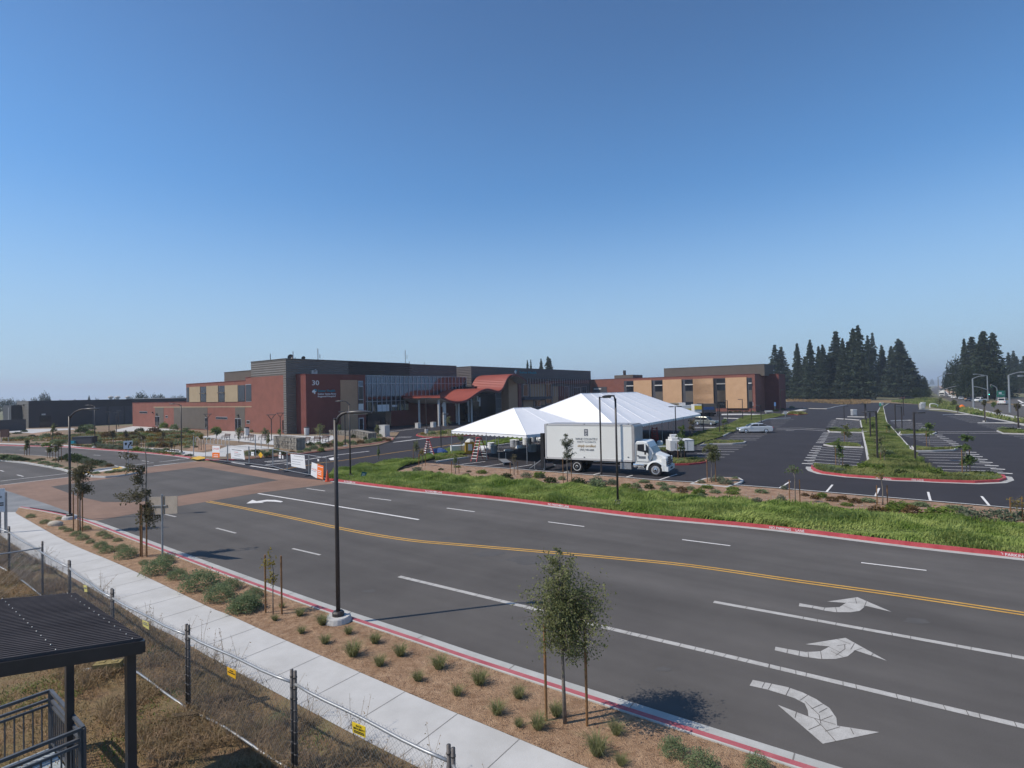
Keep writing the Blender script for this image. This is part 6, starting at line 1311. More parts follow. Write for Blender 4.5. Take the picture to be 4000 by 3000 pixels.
for y0, y1 in ((.02, .42), (2.0, 2.40)):
    m = MB(); n = 14; vs = []
    for i in range(n + 1):
        a = math.pi * (i / n) * 1.02 - .02; vs += [(WB + (rw + .10) * math.cos(a), y, fz + (rw + .10) * math.sin(a)) for y in (y0, y1)] + [(WB + (rw + .24) * math.cos(a), y, fz + (rw + .22) * math.sin(a)) for y in (y0 + .04, y1)]
    m.add(vs, [(4 * i + a_, 4 * i + b_, 4 * i + 4 + b_, 4 * i + 4 + a_) for i in range(n) for a_, b_ in ((0, 2), (2, 3), (3, 1), (1, 0))] + [(0, 1, 3, 2), (4 * n, 4 * n + 2, 4 * n + 3, 4 * n + 1)]); m.build('fender', 'truck_white', TR)
m = MB(); m.box((xf - .18, BW / 2, zgr - .35), (.36, 2.2, .62)); m.build('nose', 'truck_white', TR)
gr = MB(); gr.box((xf + .01, 1.22, zgr - .32), (.04, .92, .70)); grill = gr.build('grille', 'chassis', TR); m = MB(); [m.box((xf + .04, 1.22, zgr - .10 - i * .155), (.05, .96, .045)) for i in range(5)]; m.box((xf + .045, 1.22, zgr + .02), (.04, .3, .1)); m.build('grille_bars', 'chrome', grill)
for y in (.42, 2.02):
    m = MB(); m.box((xf - .02, y, zgr - .42), (.12, .44, .24)); m.box((xf - .20, y - (.14 if y < 1 else -.14), zgr - .40), (.30, .16, .20)); hl = m.build('headlight', 'glass_dark', TR); MB().lathe([(.085, 0), (.06, .03)], (xf + .045, y, zgr - .42), 10, M=Matrix.Rotation(R(90), 4, 'Y')).build('lens', 'chrome', hl)
m = MB(); m.box((xf + .02, 1.21, .60), (.26, 2.34, .34)); m.box((xf - .22, .16, .60), (.3, .22, .34)); m.box((xf - .22, 2.26, .60), (.3, .22, .34)); m.build('bumper', 'truck_white', TR); MB().box((xf + .155, 1.21, .60), (.02, .7, .12)).build('number_plate', 'chassis', TR)
# glass, door, mirror
zw1 = zr_ - .14
wsm = MB(); wsm.add([(xtop + .05, .22, zw1), (xtop + .05, 2.2, zw1), (xws + .33, 2.26, zh + .05), (xws + .33, .16, zh + .05)], [(0, 3, 2, 1)]); wsm.add([(xtop + .02, .22, zw1), (xtop + .02, 2.2, zw1), (xws + .30, 2.26, zh + .05), (xws + .30, .16, zh + .05)], [(0, 1, 2, 3)]); wsm.build('windscreen', 'glass_dark', cab)
dq = [ts(x, y) for x, y in ((1074, 1068), (1160, 1064), (1188, 1090), (1192, 1160), (1155, 1152), (1074, 1135))]
m = MB(); m.add([(x, .045, z) for x, z in dq] + [(x, .075, z) for x, z in dq], [tuple(range(6)), tuple(range(6, 12))[::-1]] + [(i, i + 6, (i + 1) % 6 + 6, (i + 1) % 6) for i in range(6)]); m.build('side_window', 'glass_dark', cab)
m = MB(); da, db = ts(1062, 1040)[0], xd1 - .05
for x in (da, db): m.box((x, .05, (cz0 + .5 + zr_ - .2) / 2), (.018, .03, zr_ - .2 - cz0 - .5))
m.box(((da + db) / 2, .05, cz0 + .48), (db - da, .03, .018)); m.build('door_gap', 'chassis', cab); q = ts(1083, 1190); MB().box((q[0], .035, q[1]), (.16, .03, .05)).build('door_handle', 'chassis', cab)
for y in (1199, 1208, 1217): q = ts(1126, y); MB().box((q[0], .048, q[1]), (.55, .012, .05)).build('text_line', 'ink_grey', cab)
q = ts(1168, 1130); m = MB(); m.box((q[0] + .02, -.22, q[1] + .25), (.10, .20, .46)); m.tube([(q[0] - .02, .06, q[1]), (q[0], -.2, q[1] + .05), (q[0], -.2, q[1] + .5), (q[0] - .02, .06, q[1] + .5)], .018, 5); m.build('mirror', 'truck_white', cab); MB().box((q[0] + .0, -.18, q[1] - .22), (.10, .14, .2)).build('lower_mirror', 'chassis', cab)
MB().box((xc0 - .12, 1.2, (zr_ + cz0) / 2), (.28, 1.9, zr_ - cz0 - .6)).build('cab_gap_panel', 'chassis', TR); m = MB(); [m.box((da + .35, .12, .55 + i * .28), (.6, .28, .05)) for i in range(2)]; m.build('step', 'galv', TR)
# tail lift ramp down behind the truck
m = MB(); xr = xb0 - .1; m.box((xr - .15, BW / 2, .12), (.12, 2.2, .12)); m.box((xr - 1.05, BW / 2, .06), (1.8, 2.2, .06)); lf = m.build('tail_lift', 'chassis', TR)
m = MB(); [m.bar((xr - .1, y, .08), (xr - .1, y, zb0 + .05), .12, .14) for y in (.12, 2.3)]; m.bar((xr - .1, .1, zb0), (xr - 1.5, .1, .12), .05); m.bar((xr - 1.0, .1, .1), (xr - 1.0, .1, .75), .04); m.build('lift_arm', 'galv', lf); zq = ts(60, 948)[1]; MB().box((xr - .22, .18, zq / 2 + .1), (.30, .30, zq - .2)).build('lift_post', 'chassis', lf)
# ---------------------------------------------------------------- cars
def car(name, p, rz, L_, W, H, paint, label, cat='car', group=None, kind='sedan', detail=True):
    """car heading +x, centred on p"""
    t = empty(name, p, rz, label, cat, group); k = L_ / 4.8; h = H
    if kind == 'sedan': low = [(-2.4, .45), (-2.42, .72), (-2.3, .95), (-1.75, 1.0), (.75, .96), (1.7, .86), (2.25, .70), (2.4, .5), (2.36, .28), (-2.3, .28)]; top = [(-1.95, .98), (-1.1, 1.38), (-.5, 1.45), (.1, 1.42), (.4, 1.36), (1.25, .92)]
    elif kind == 'wagon': low = [(-2.35, .5), (-2.38, .9), (-2.3, 1.05), (1.0, 1.02), (2.0, .98), (2.32, .85), (2.38, .5), (2.3, .34), (-2.3, .34)]; top = [(-2.25, 1.04), (-1.95, 1.68), (-1.2, 1.74), (.1, 1.72), (.4, 1.66), (1.15, 1.0)]
    elif kind == 'pickup': low = [(-2.4, .5), (-2.42, 1.05), (-.5, 1.08), (1.1, 1.06), (2.0, 1.0), (2.35, .88), (2.4, .5), (2.3, .36), (-2.3, .36)]; top = [(-.75, 1.07), (-.65, 1.66), (-.2, 1.74), (.45, 1.72), (.65, 1.66), (1.25, 1.05)]
    else: low = [(-2.4, .5), (-2.42, 1.2), (-2.36, 1.25), (1.3, 1.22), (2.05, 1.1), (2.38, .9), (2.4, .5), (2.3, .34), (-2.3, .34)]; top = [(-2.38, 1.24), (-2.3, 2.0), (-2.1, 2.1), (.7, 2.08), (1.0, 2.0), (1.6, 1.22)]
    zk = h / max(z for _, z in top); low = [(x * k, z * zk if z > .5 else z) for x, z in low]; top = [(x * k, z * zk) for x, z in top]
    def loft(name, prof, ys, mtl, par):
        n = len(prof); vs = []
        for y, sx, dz in ys:
            for x, z in prof: vs.append((x * sx, y, z - dz * (1 if z > .6 else 0)))
        m = MB(); K = len(ys); m.add(vs, [(i * n + j, i * n + (j + 1) % n, (i + 1) * n + (j + 1) % n, (i + 1) * n + j) for i in range(K - 1) for j in range(n)] + [tuple(range(n))[::-1], tuple(range((K - 1) * n, K * n))]); return m.build(name, mtl, par, smooth=False)
    b = loft('body', low, [(-W / 2, .955, .10), (-W / 2 + .06, .985, .03), (-W / 4, 1, 0), (W / 4, 1, 0), (W / 2 - .06, .985, .03), (W / 2, .955, .10)], paint, t)
    c = loft('cabin', top, [(-W / 2 + .17, .96, .10 * h), (-W / 2 + .24, .98, .03), (0, 1, 0), (W / 2 - .24, .98, .03), (W / 2 - .17, .96, .10 * h)], paint, t)
    if not detail: 
        pass
    x0, x1 = top[0][0], top[-1][0]; zb, zt = top[0][1] + .05, h - .12
    fr_b, fr_t = top[-1], top[-2]; rr_b, rr_t = top[0], top[1]
    def lerp(a, b_, f): return a + (b_ - a) * f
    for s in (-1, 1):
        y = s * (W / 2 - .155); q = [(lerp(rr_b[0], rr_t[0], .25) + .12, zb + .02), (lerp(rr_b[0], rr_t[0], .9) + .10, zt - .02), (fr_t[0] - .12, zt - .02), (fr_b[0] - .35, zb + .02)]
        m = MB(); ys = [y + s * .012, y + s * .012, y + s * .012, y + s * .012]; m.add([(a, y, z) for a, z in q] + [(a, y - s * .05, z) for a, z in q], [(0, 1, 2, 3) if s > 0 else (3, 2, 1, 0), (0, 4, 5, 1), (1, 5, 6, 2), (2, 6, 7, 3), (3, 7, 4, 0)]); wn = m.build('side_window', 'glass_dark', t)
        if detail: mx = (q[1][0] + q[2][0]) / 2; MB().box((mx, y + s * .006, (zb + zt) / 2), (.07, .02, zt - zb - .04)).build('pillar', paint, wn); MB().box((fr_b[0] - .45, s * (W / 2 + .06), zb + .05), (.16, .16, .12)).build('mirror', paint, t)
    for nm, a, b_ in (('windscreen', fr_b, fr_t), ('rear_window', rr_b, rr_t)):
        sg_ = 1 if nm == 'windscreen' else -1; m = MB(); wq = W / 2 - .30
        p0 = (lerp(a[0], b_[0], .12) + sg_ * .02, lerp(a[1], b_[1], .12) + .02); p1 = (lerp(a[0], b_[0], .92) + sg_ * .02, lerp(a[1], b_[1], .92) + .02)
        m.add([(p0[0], -wq, p0[1]), (p0[0], wq, p0[1]), (p1[0], wq * .93, p1[1]), (p1[0], -wq * .93, p1[1])], [(0, 1, 2, 3), (3, 2, 1, 0)]); m.build(nm, 'glass_dark', t)
    for x in (-1.38 * k, 1.42 * k):
        for s in (-1, 1): wheel(t, x, s * (W / 2 - .10), .33 if kind != 'van' else .36, .22, False, s)
    for s in (-1, 1):
        MB().box((low[-3][0] - .06 * k, s * (W / 2 - .32), .68 * (1 if kind == 'sedan' else 1.2)), (.14, .42, .15)).build('headlight', 'chrome', t); MB().box((low[1][0] + .06, s * (W / 2 - .22), .80 * (1 if kind == 'sedan' else 1.15)), (.10, .30, .18)).build('tail_light', 'ink_red', t)
    m = MB(); m.box((low[-3][0], 0, .45), (.12, W * .8, .12)); m.build('grille', 'chassis', t)
    return t
def ang(a, b): return math.atan2((b - a).y, (b - a).x)
a, b = g('E', 922, 1396), g('E', 685, 1398); n_ = Vector((-(b - a).normalized().y, (b - a).normalized().x, 0)); c = (a + b) / 2 - n_ * .9
car('parked_car', c if c.y > a.y else (a + b) / 2 + n_ * .9, ang(a, b), 4.8, 1.82, 1.46, 'silver', 'silver saloon car parked across the striped bays beside the green bank', group=None)
a, b = g('Q', 1065, 492), g('Q', 1285, 498); c = (a + b) / 2 + Vector((0, .9, 0)); car('parked_car', c, ang(a, b), 4.4, 1.75, 1.62, 'grey_paint', 'grey green estate car parked at the corner of the large tent', kind='wagon')
# ---------------------------------------------------------------- white trailer beside the truck
a, b = g('Q', 610, 1052), g('Q', 742, 1050); dr = (b - a).normalized(); nr_ = Vector((-dr.y, dr.x, 0)); o_ = a
tr = empty('generator_trailer', a, math.atan2(dr.y, dr.x), 'white twin box trailer on tandem wheels beside the truck cab', 'trailer')
def qs(x, y): q = onp('Q', x, y, a, nr_) - a; return q.dot(dr), q.z
for x in (0, (b - a).length):
    for y in (.1, 1.8): wheel(tr, x, y, .36, .24, False, -1 if y < 1 else 1, 'chassis')
l0, l1 = qs(524, 800)[0], qs(770, 800)[0]; r0_, r1_ = qs(772, 800)[0], qs(935, 800)[0]; zf = qs(700, 935)[1]; zt_ = qs(600, 715)[1]; zt2 = qs(800, 745)[1]
MB().box(((l0 + r1_) / 2, .95, zf - .1), (r1_ - l0, 1.8, .18)).bar((r1_, .95, zf - .12), (r1_ + 1.8, .95, zf - .18), .12).build('chassis', 'chassis', tr)
ml = MB(); ml.slab([(l0, 0), (l1 - .02, 0), (l1 - .02, 1.9), (l0, 1.9)], zf, zt_ - .25); ml.slab([(l0 + .2, .12), (l1 - .2, .12), (l1 - .2, 1.78), (l0 + .2, 1.78)], zt_ - .25, zt_); ml.build('generator_housing', 'white_wall', tr)
rb = MB(); rb.box(((r0_ + r1_) / 2, .95, (zf + zt2) / 2), (r1_ - r0_, 1.9, zt2 - zf)); rb = rb.build('box', 'white_wall', tr); m = MB(); [m.box((x, -.005, (zf + zt2) / 2), (.03, .03, zt2 - zf)) for x in (r0_ + .25, r1_ - .03)]; m.box(((r0_ + r1_) / 2, -.005, zt2 - .03), (r1_ - r0_, .03, .05)); m.build('door_gap', 'galv', rb)
q = qs(625, 690); MB().box((q[0], .9, zt_ + .12), (.7, .7, .35)).build('exhaust_box', 'white_wall', tr); m = MB(); [m.box((l0 + .5 + i * .16, -.006, zt_ - .75), (.05, .02, .5)) for i in range(6)]; m.build('vent', 'galv', tr)
p = g('Q', 345, 860); tag(MB().lathe([(.33, 0), (.36, .06), (.36, .56), (.3, .66), (.18, .72)], p, 16).build('water_tank', 'barrel_white'), 'round white tank in the grass behind the truck bonnet', 'tank'); p = g('Q', 375, 895); tag(MB().box(p + Vector((0, 0, .15)), (1.05, .5, .26), .2).build('folded_sheet', 'cloth_white'), 'folded white sheet lying in front of the round tank', 'sheet')
# ---------------------------------------------------------------- delivery lorries by the wing
def lorry(k, base, x0, x1, yt, depth, side, end, label, bands=()):
    p = g(k, *base); pr = g(k, x1, base[1]); L_ = (pr - g(k, x0, base[1])).length; h = zat(p, k, base[0], yt)
    a = g(k, x0, base[1]); t = empty('box_lorry', a, 0, label, 'lorry', 'box lorries by the ochre wing')
    bdy = MB().box((L_ / 2, depth / 2, h / 2 + .5), (L_, depth, h - 1.0)).build('cargo_box', side, t)
    return t, a, L_, h, bdy
t, a, L_, h, bd = lorry('Q', (1100, 345), 1072, 1330, 122, 2.5, 'grey_wall', 'white_wall', 'brown sided box lorry with a white and yellow end')
MB().box((-.9, 1.2, h / 2 + .45), (1.75, 2.3, h - 1.1)).build('front_end', 'white_wall', t); MB().box((-.9, -.02, h - .9), (1.75, .05, .9)).build('yellow_band', 'yellow_sign', t); MB().box((L_ * .5, -.02, h * .55), (L_ * .75, .04, h * .42)).build('side_picture', 'tarp', bd); m = MB(); m.box((L_ * .5, -.03, h * .43), (L_ * .78, .04, h * .2)); m.build('side_picture_base', 'black_panel', bd)
m = MB(); m.box((L_ / 2 - .6, 1.2, .7), (L_ + 1.5, 1.6, .35)); m.build('chassis', 'chassis', t); [wheel(t, x, y, .48, .4, False, -1 if y < 1 else 1, 'chassis') for x in (L_ * .3, L_ * .75) for y in (.2, 2.3)]
t, a, L_, h, bd = lorry('Q', (890, 330), 905, 985, 140, 2.4, 'grey_wall', 'white_wall', 'smaller box lorry with grey side next to the brown sided one'); MB().box((-2.0, 1.2, h / 2 + .45), (4.0, 2.3, h - 1.1)).build('front_end', 'white_wall', t); MB().box((-2.0, -.02, h - 1.3), (4.0, .05, .8)).build('yellow_band', 'yellow_sign', t); [wheel(t, x, y, .48, .4, False, -1 if y < 1 else 1, 'chassis') for x in (-2, L_ * .6) for y in (.2, 2.3)]
t, a, L_, h, bd = lorry('Q', (690, 330), 680, 795, 104, 2.4, 'soffit', 'white_wall', 'pale box lorry rising behind the large tent edge'); MB().box((-2.2, 1.2, h / 2 + .5), (4.2, 2.3, h - 1.0)).build('front_end', 'tan_pale', t); MB().box((-.9, -.03, h - .8), (1.2, .06, .7)).build('cab_window', 'glass_dark', t); [wheel(t, x, y, .48, .4, False, -1 if y < 1 else 1, 'chassis') for x in (-2, L_ * .6) for y in (.2, 2.3)]
p = g('Q', 1360, 330); h = zat(p, 'Q', 1360, 150); t = empty('step_ladder', p, 0, 'tall ladder leaning beside the brown sided lorry', 'ladder'); m = MB(); m.bar((-.25, 0, 0), (-.25, .2, h), .1).bar((.3, 0, 0), (.3, .2, h), .1); m.build('rails', 'steel_dark', t); m = MB(); [m.bar((-.25, .2 * f, h * f), (.3, .2 * f, h * f), .07) for f in [i / 9 for i in range(1, 9)]]; m.build('rungs', 'steel_dark', t)
# ---------------------------------------------------------------- tent clutter
def ladder(k, base_l, base_r, back, top, label, rail='ladder_red', n=8):
    A, B = g(k, *base_l), g(k, *base_r); h = zat(A, k, base_l[0], top); w = (B - A); L_ = w.length; w.normalize(); bk = g(k, *back) - A; bk.z = 0
    t = empty('step_ladder', A, 0, label, 'ladder', 'red step ladders'); c = w * L_ / 2 + bk * .42 + Vector((0, 0, h)); tw = .22
    r = MB(); r.bar((0, 0, 0), c - w * tw, .07).bar(w * L_, c + w * tw, .07); r.bar(bk, c - w * tw + bk * .08, .06).bar(bk + w * L_, c + w * tw + bk * .08, .06); r.build('rails', rail, t)
    for i in range(1, n):
        f = i / n; a_, b_ = Vector().lerp(c - w * tw, f), (w * L_).lerp(c + w * tw, f); MB().bar(a_, b_, .16, .05).build('tread', 'white_wall', t)
        a_, b_ = bk.lerp(c - w * tw + bk * .08, f), (bk + w * L_).lerp(c + w * tw + bk * .08, f)
        if i % 1 == 0: MB().bar(a_, b_, .12, .04).build('brace', 'white_wall', t)
    MB().box(c + Vector((0, 0, .02)), (.5, .35, .06), math.atan2(w.y, w.x)).build('top_cap', rail, t)
ladder('P', (515, 1115), (595, 1120), (690, 1075), 785, 'tall red step ladder with white treads under the small tent')
ladder('C', (425, 1175), (450, 1185), (520, 1190), 1005, 'red step ladder standing alone by the access road', n=7)
ll = g('P', 100, 1030, .1); t = empty('ladder_folded', ll, 0, 'folded red ladder lying beside the blue tarp', 'ladder'); b = g('P', 225, 1000, .1) - ll; m = MB(); sd = Vector((0, .45, 0)); m.bar((0, 0, .1), b + Vector((0, 0, .1)), .08).bar(sd + Vector((0, 0, .1)), b + sd + Vector((0, 0, .1)), .08); m.build('rails', 'ladder_red', t); m = MB(); [m.bar(b * f + Vector((0, 0, .12)), b * f + sd + Vector((0, 0, .12)), .07) for f in [i / 9 for i in range(10)]]; m.build('rungs', 'white_wall', t)
def lump(name, p, sx, sy, sz, material, label, cat, seed=1):
    m = MB(); n = 12; rows = 6; vs = []
    for i in range(rows + 1):
        ph = math.pi / 2 * i / rows
        for j in range(n): a = j * 2 * math.pi / n; r = math.cos(ph) * (1 + .3 * noise.noise(Vector((math.cos(a) * 1.6 + seed, math.sin(a) * 1.6, ph * 1.5)))); vs.append((r * math.cos(a) * sx, r * math.sin(a) * sy, sz * math.sin(ph) * (1 + .25 * noise.noise(Vector((a, seed, ph * 2))))))
    m.add(vs, [(i * n + j, i * n + (j + 1) % n, (i + 1) * n + (j + 1) % n, (i + 1) * n + j) for i in range(rows) for j in range(n)]); return tag(m.build(name, material, loc=p), label, cat)
lump('tarp_bundle', g('P', 45, 1025), 1.25, .8, .75, 'tarp', 'crumpled blue tarp bundle beside the lamp post', 'tarp', 3); lump('plastic_sheet', g('P', 400, 985), 1.0, .6, .55, 'cloth_white', 'crumpled white plastic sheet next to the white crate', 'sheet', 5); lump('plastic_sheet', g('P', 695, 945), .9, .5, .45, 'cloth_white', 'white plastic sheet heap behind the tall step ladder', 'sheet', 8); lump('plastic_sheet', g('P', 1235, 925), .7, .5, .4, 'cloth_white', 'small white sheet heap between barrels under the tent', 'sheet', 9); lump('plastic_sheet', g('P', 1495, 820), .9, .5, .5, 'cloth_white', 'white sheet heap beside the lorry tail, behind all barrels', 'sheet', 12); lump('plastic_sheet', g('P', 1062, 965), .6, .4, .25, 'cloth_white', 'flat white sheet scrap on the asphalt in the sun', 'sheet', 14)
p = g('P', 335, 1005); t = empty('storage_crate', p, .3, 'white lidded crate beside the crumpled plastic sheet', 'crate'); MB().box((0, .4, .42), (1.5, .8, .84)).build('body', 'barrel_white', t); MB().box((0, .4, .87), (1.56, .86, .08)).build('lid', 'cloth_white', t)
def tub(k, x, y, yt, r, mt, label, liner=True):
    p = g(k, x, y); h = zat(p, k, x, yt); t = empty('barrel', p, 0, label, 'barrel', 'plastic barrels under the tents'); MB().lathe([(r * .92, 0), (r, .08), (r, h * .3), (r * 1.03, h * .33), (r, h * .36), (r, h * .66), (r * 1.03, h * .69), (r, h * .72), (r, h), (r * .9, h)], n=18).build('body', mt, t)
    if liner: MB().lathe([(r * 1.04, h * .93), (r * 1.06, h + .02), (r * .85, h + .05), (r * .3, h - .02)], n=18).build('liner', 'cloth_white', t)
for x, y, yt, r, mt, l in ((805, 942, 848, .42, 'barrel_white', 'white barrel behind the grey one with blue rag'), (848, 998, 882, .36, 'barrel', 'grey barrel in the sun under the small tent'), (1132, 905, 805, .46, 'barrel', 'grey barrel with a white liner in the middle of the tent'), (1168, 905, 810, .40, 'barrel', 'second grey barrel pressed against the white lined one'), (1312, 878, 778, .46, 'barrel_white', 'pale barrel near the front tent post'), (1345, 872, 775, .40, 'barrel', 'darker barrel half behind the pale one'), (1400, 978, 868, .48, 'barrel', 'grey barrel standing in the tent shadow beside the truck'), (1410, 832, 752, .46, 'barrel_white', 'farthest pale barrel before the green bank')): tub('P', x, y, yt, r, mt, l)
p = g('P', 505, 1010); t = empty('waste_bin', p, .2, 'ochre yellow waste bin heaped with white bags', 'bin'); MB().box((0, .5, .68), (1.0, .95, 1.25)).build('body', 'bin_yellow', t); MB().box((0, -.0, .75), (.45, .02, .7)).build('label_sheet', 'sign_white', t); lump('bags', (0, .5, 1.25), .5, .45, .4, 'cloth_white', 'x y z w', 'bag', 4); o = COL.objects[-1] if False else None
for o in list(COL.objects):
    if o.name.startswith('bags'): o.parent = t; KIDS.setdefault(t, []).append(o); del o['label']; del o['category']
p = g('P', 455, 985); tag(MB().lathe([(.38, 0), (.42, 1.0), (.36, 1.02)], p, 14).build('barrel', 'barrel_white'), 'white tub behind the ochre waste bin', 'barrel')
a_, b_ = g('P', 965, 1085, .25), g('P', 1040, 1135, .25); t = empty('flat_trolley', (a_ + b_) / 2 * 1.0 - Vector((0, 0, .25)), math.atan2((b_ - a_).y, (b_ - a_).x), 'flat metal trolley tilted on the asphalt near the tent front', 'trolley'); L_ = (b_ - a_).length; MB().box((0, 0, .28), (L_, .75, .05)).build('deck', 'galv', t); [MB().bar((x, y, 0), (x, y, .9 if x < 0 else .27), .04).build('leg', 'galv', t) for x in (-L_ * .45, L_ * .45) for y in (-.33, .33)]
# people-free work gear under the large tent
for x, yb, yt, l in ((1265, 1045, 880, 'dark ladder standing under the large tent behind the truck box'),):
    p = g('D', x, yb); h = zat(p, 'D', x, yt); t = empty('step_ladder', p, 0, l, 'ladder', 'red step ladders'); m = MB(); m.bar((-.3, 0, 0), (-.2, .3, h), .08).bar((.5, 0, 0), (.4, .3, h), .08).bar((-.3, .8, 0), (-.2, .4, h), .06).bar((.5, .8, 0), (.4, .4, h), .06); m.build('rails', 'ladder_red', t); m = MB(); [m.bar((-.27, .3 * f, h * f), (.47, .3 * f, h * f), .08) for f in [i / 9 for i in range(1, 9)]]; m.build('treads', 'ladder_red', t)
for i, (f, q) in enumerate(((.25, .3), (.4, .45), (.55, .3), (.7, .55), (.45, .7), (.62, .78))):
    p = Rb + v2 * lv2 * f + u2 * 15 * q; t = empty('stacked_tables', p, math.atan2(v2.y, v2.x), 'dark stacked tables in the shade of the large tent, %s of the stacks' % ORD[i], 'table stack', 'stacked tables under the large tent'); [MB().box((0, 0, .5 + .12 * j), (2.2, .9, .05)).build('table_top', 'wood_dark', t) for j in range(4)]; [MB().bar((x, y, 0), (x, y, .5), .05).build('leg', 'steel_dark', t) for x in (-1, 1) for y in (-.4, .4)]
# ---------------------------------------------------------------- planting of the far strip, garden and car park
CR.update(V=(3500, 1400, .22604), W=(0, 1600, .22604), Y=(350, 1600, .22604), U=(0, 1450, .4069))
SH = {}
for nm, mt, n, s in (('green', 'shrub', 420, .15), ('dark', 'shrub_dark', 420, .15), ('grey green', 'shrub_sage', 420, .13), ('russet', 'shrub_red', 380, .15), ('golden', 'shrub_gold', 420, .13), ('lime green', 'shrub_lime', 420, .15)):
    SH[nm] = [shrub_mesh('shrub', mt, n, s, 20 + i * 3 + len(SH) * 7) for i in range(2)]
CNT = {}
CC = {'n': 'green', 'd': 'dark', 's': 'grey green', 'r': 'russet', 'g': 'golden', 'l': 'lime green'}
def mpp(p): return (p - CAM).dot(FW) / FPX
def bushes(where, group, items, zs=.8, z=.1):
    """(frame, x, y of foot, width in that frame, colour letter, flatness)"""
    items = sorted(items, key=lambda q: px(q[0], q[1], q[2])[0])
    for it in items:
        k, x, y, w, c = it[:5]; p = g(k, x, y, z); s = w * CR[k][2] * mpp(p) * (1.22 if k in 'TDRKSQ' else 1.08); nm = CC[c]; key = (where, nm); CNT[key] = CNT.get(key, 0) + 1; i = CNT[key]
        o = plant('shrub', SH[nm][i % 2], p, max(.3, s), '%s%s shrub %s, %s of its colour' % ('flat ' if len(it) > 5 else 'round ', nm, where, ORD[min(i - 1, 29)]), 'shrub', group, it[5] if len(it) > 5 else zs)
Fl = .4
bushes('in the bark strip before the car park', 'shrubs of the bark strip', [('T', 1048, 198, 115, 'd'), ('T', 1258, 178, 95, 's'), ('T', 1395, 182, 115, 'l'), ('T', 1525, 235, 115, 'd'), ('T', 1645, 205, 70, 'n'), ('T', 1818, 268, 150, 'd'), ('T', 2022, 285, 150, 'n'), ('T', 2182, 258, 100, 's'), ('T', 778, 135, 105, 'l', .5), ('T', 612, 165, 80, 'l', .5), ('T', 772, 178, 60, 'l', .4), ('T', 340, 98, 55, 'd', .5), ('T', 315, 136, 55, 'n', .5), ('T', 225, 132, 60, 'd', .5), ('T', 82, 125, 110, 's'), ('T', 932, 190, 55, 'd', .4), ('T', 1284, 208, 60, 'r'), ('T', 515, 72, 70, 'l', .4), ('T', 640, 118, 50, 'd', .4), ('T', 2120, 290, 60, 'd', .5),
        ('D', 1062, 1535, 95, 'n'), ('D', 1205, 1545, 90, 'd'), ('D', 1112, 1585, 75, 'n'), ('D', 1250, 1595, 65, 'd'), ('D', 1368, 1562, 90, 'n'), ('D', 1412, 1612, 85, 'n'), ('D', 1342, 1505, 110, 'n', Fl), ('D', 1555, 1575, 100, 'r'), ('D', 1578, 1628, 90, 'r'), ('D', 1742, 1612, 130, 'l'), ('D', 1762, 1640, 80, 'n'), ('D', 1922, 1588, 110, 'n', Fl), ('D', 1832, 1540, 120, 'l', Fl), ('D', 2100, 1598, 130, 'l', Fl), ('D', 2112, 1558, 120, 'l', Fl), ('D', 1148, 1480, 110, 'n', Fl), ('D', 1455, 1535, 90, 'n', Fl), ('D', 1648, 1560, 80, 'n'), ('D', 960, 1520, 110, 'l', Fl), ('D', 805, 1490, 90, 's'), ('D', 640, 1500, 150, 's'), ('D', 30, 1430, 90, 's'),
        ('R', 268, 1380, 170, 'n', Fl), ('R', 212, 1515, 120, 's'), ('R', 556, 1520, 120, 's', 1.3), ('R', 902, 1425, 110, 'r', .5), ('R', 1045, 1470, 120, 'r'), ('R', 1148, 1450, 130, 'l'), ('R', 1292, 1500, 150, 'r', .6), ('R', 1442, 1475, 130, 'r', .6), ('R', 1200, 1550, 90, 'l', Fl), ('R', 1622, 1525, 150, 'r', .65), ('R', 1802, 1510, 190, 'n', Fl), ('R', 1502, 1565, 150, 'l', Fl), ('R', 600, 1335, 80, 's', 1.2),
        ('S', 372, 1625, 200, 'l', .5), ('S', 235, 1645, 140, 'g', .5), ('S', 735, 1572, 160, 'n', Fl), ('S', 1215, 1615, 150, 'n', Fl), ('K', 1305, 482, 85, 'r'), ('K', 1692, 505, 150, 'l', .6), ('K', 1866, 518, 130, 's'), ('K', 2062, 535, 150, 's'), ('K', 1522, 485, 95, 'r'), ('K', 1442, 452, 120, 'l', .5), ('K', 1395, 470, 80, 'l', .5), ('K', 1572, 434, 85, 'n', Fl), ('K', 1788, 458, 95, 'n', Fl), ('K', 2190, 520, 90, 'n')])
bushes('on the kerbed bump by the truck bonnet', 'shrubs of the bump', [('Q', 1062, 1500, 130, 's'), ('Q', 1322, 1470, 190, 's'), ('Q', 1482, 1520, 200, 's'), ('Q', 1642, 1425, 110, 'n', .6), ('Q', 1400, 1440, 120, 's')])
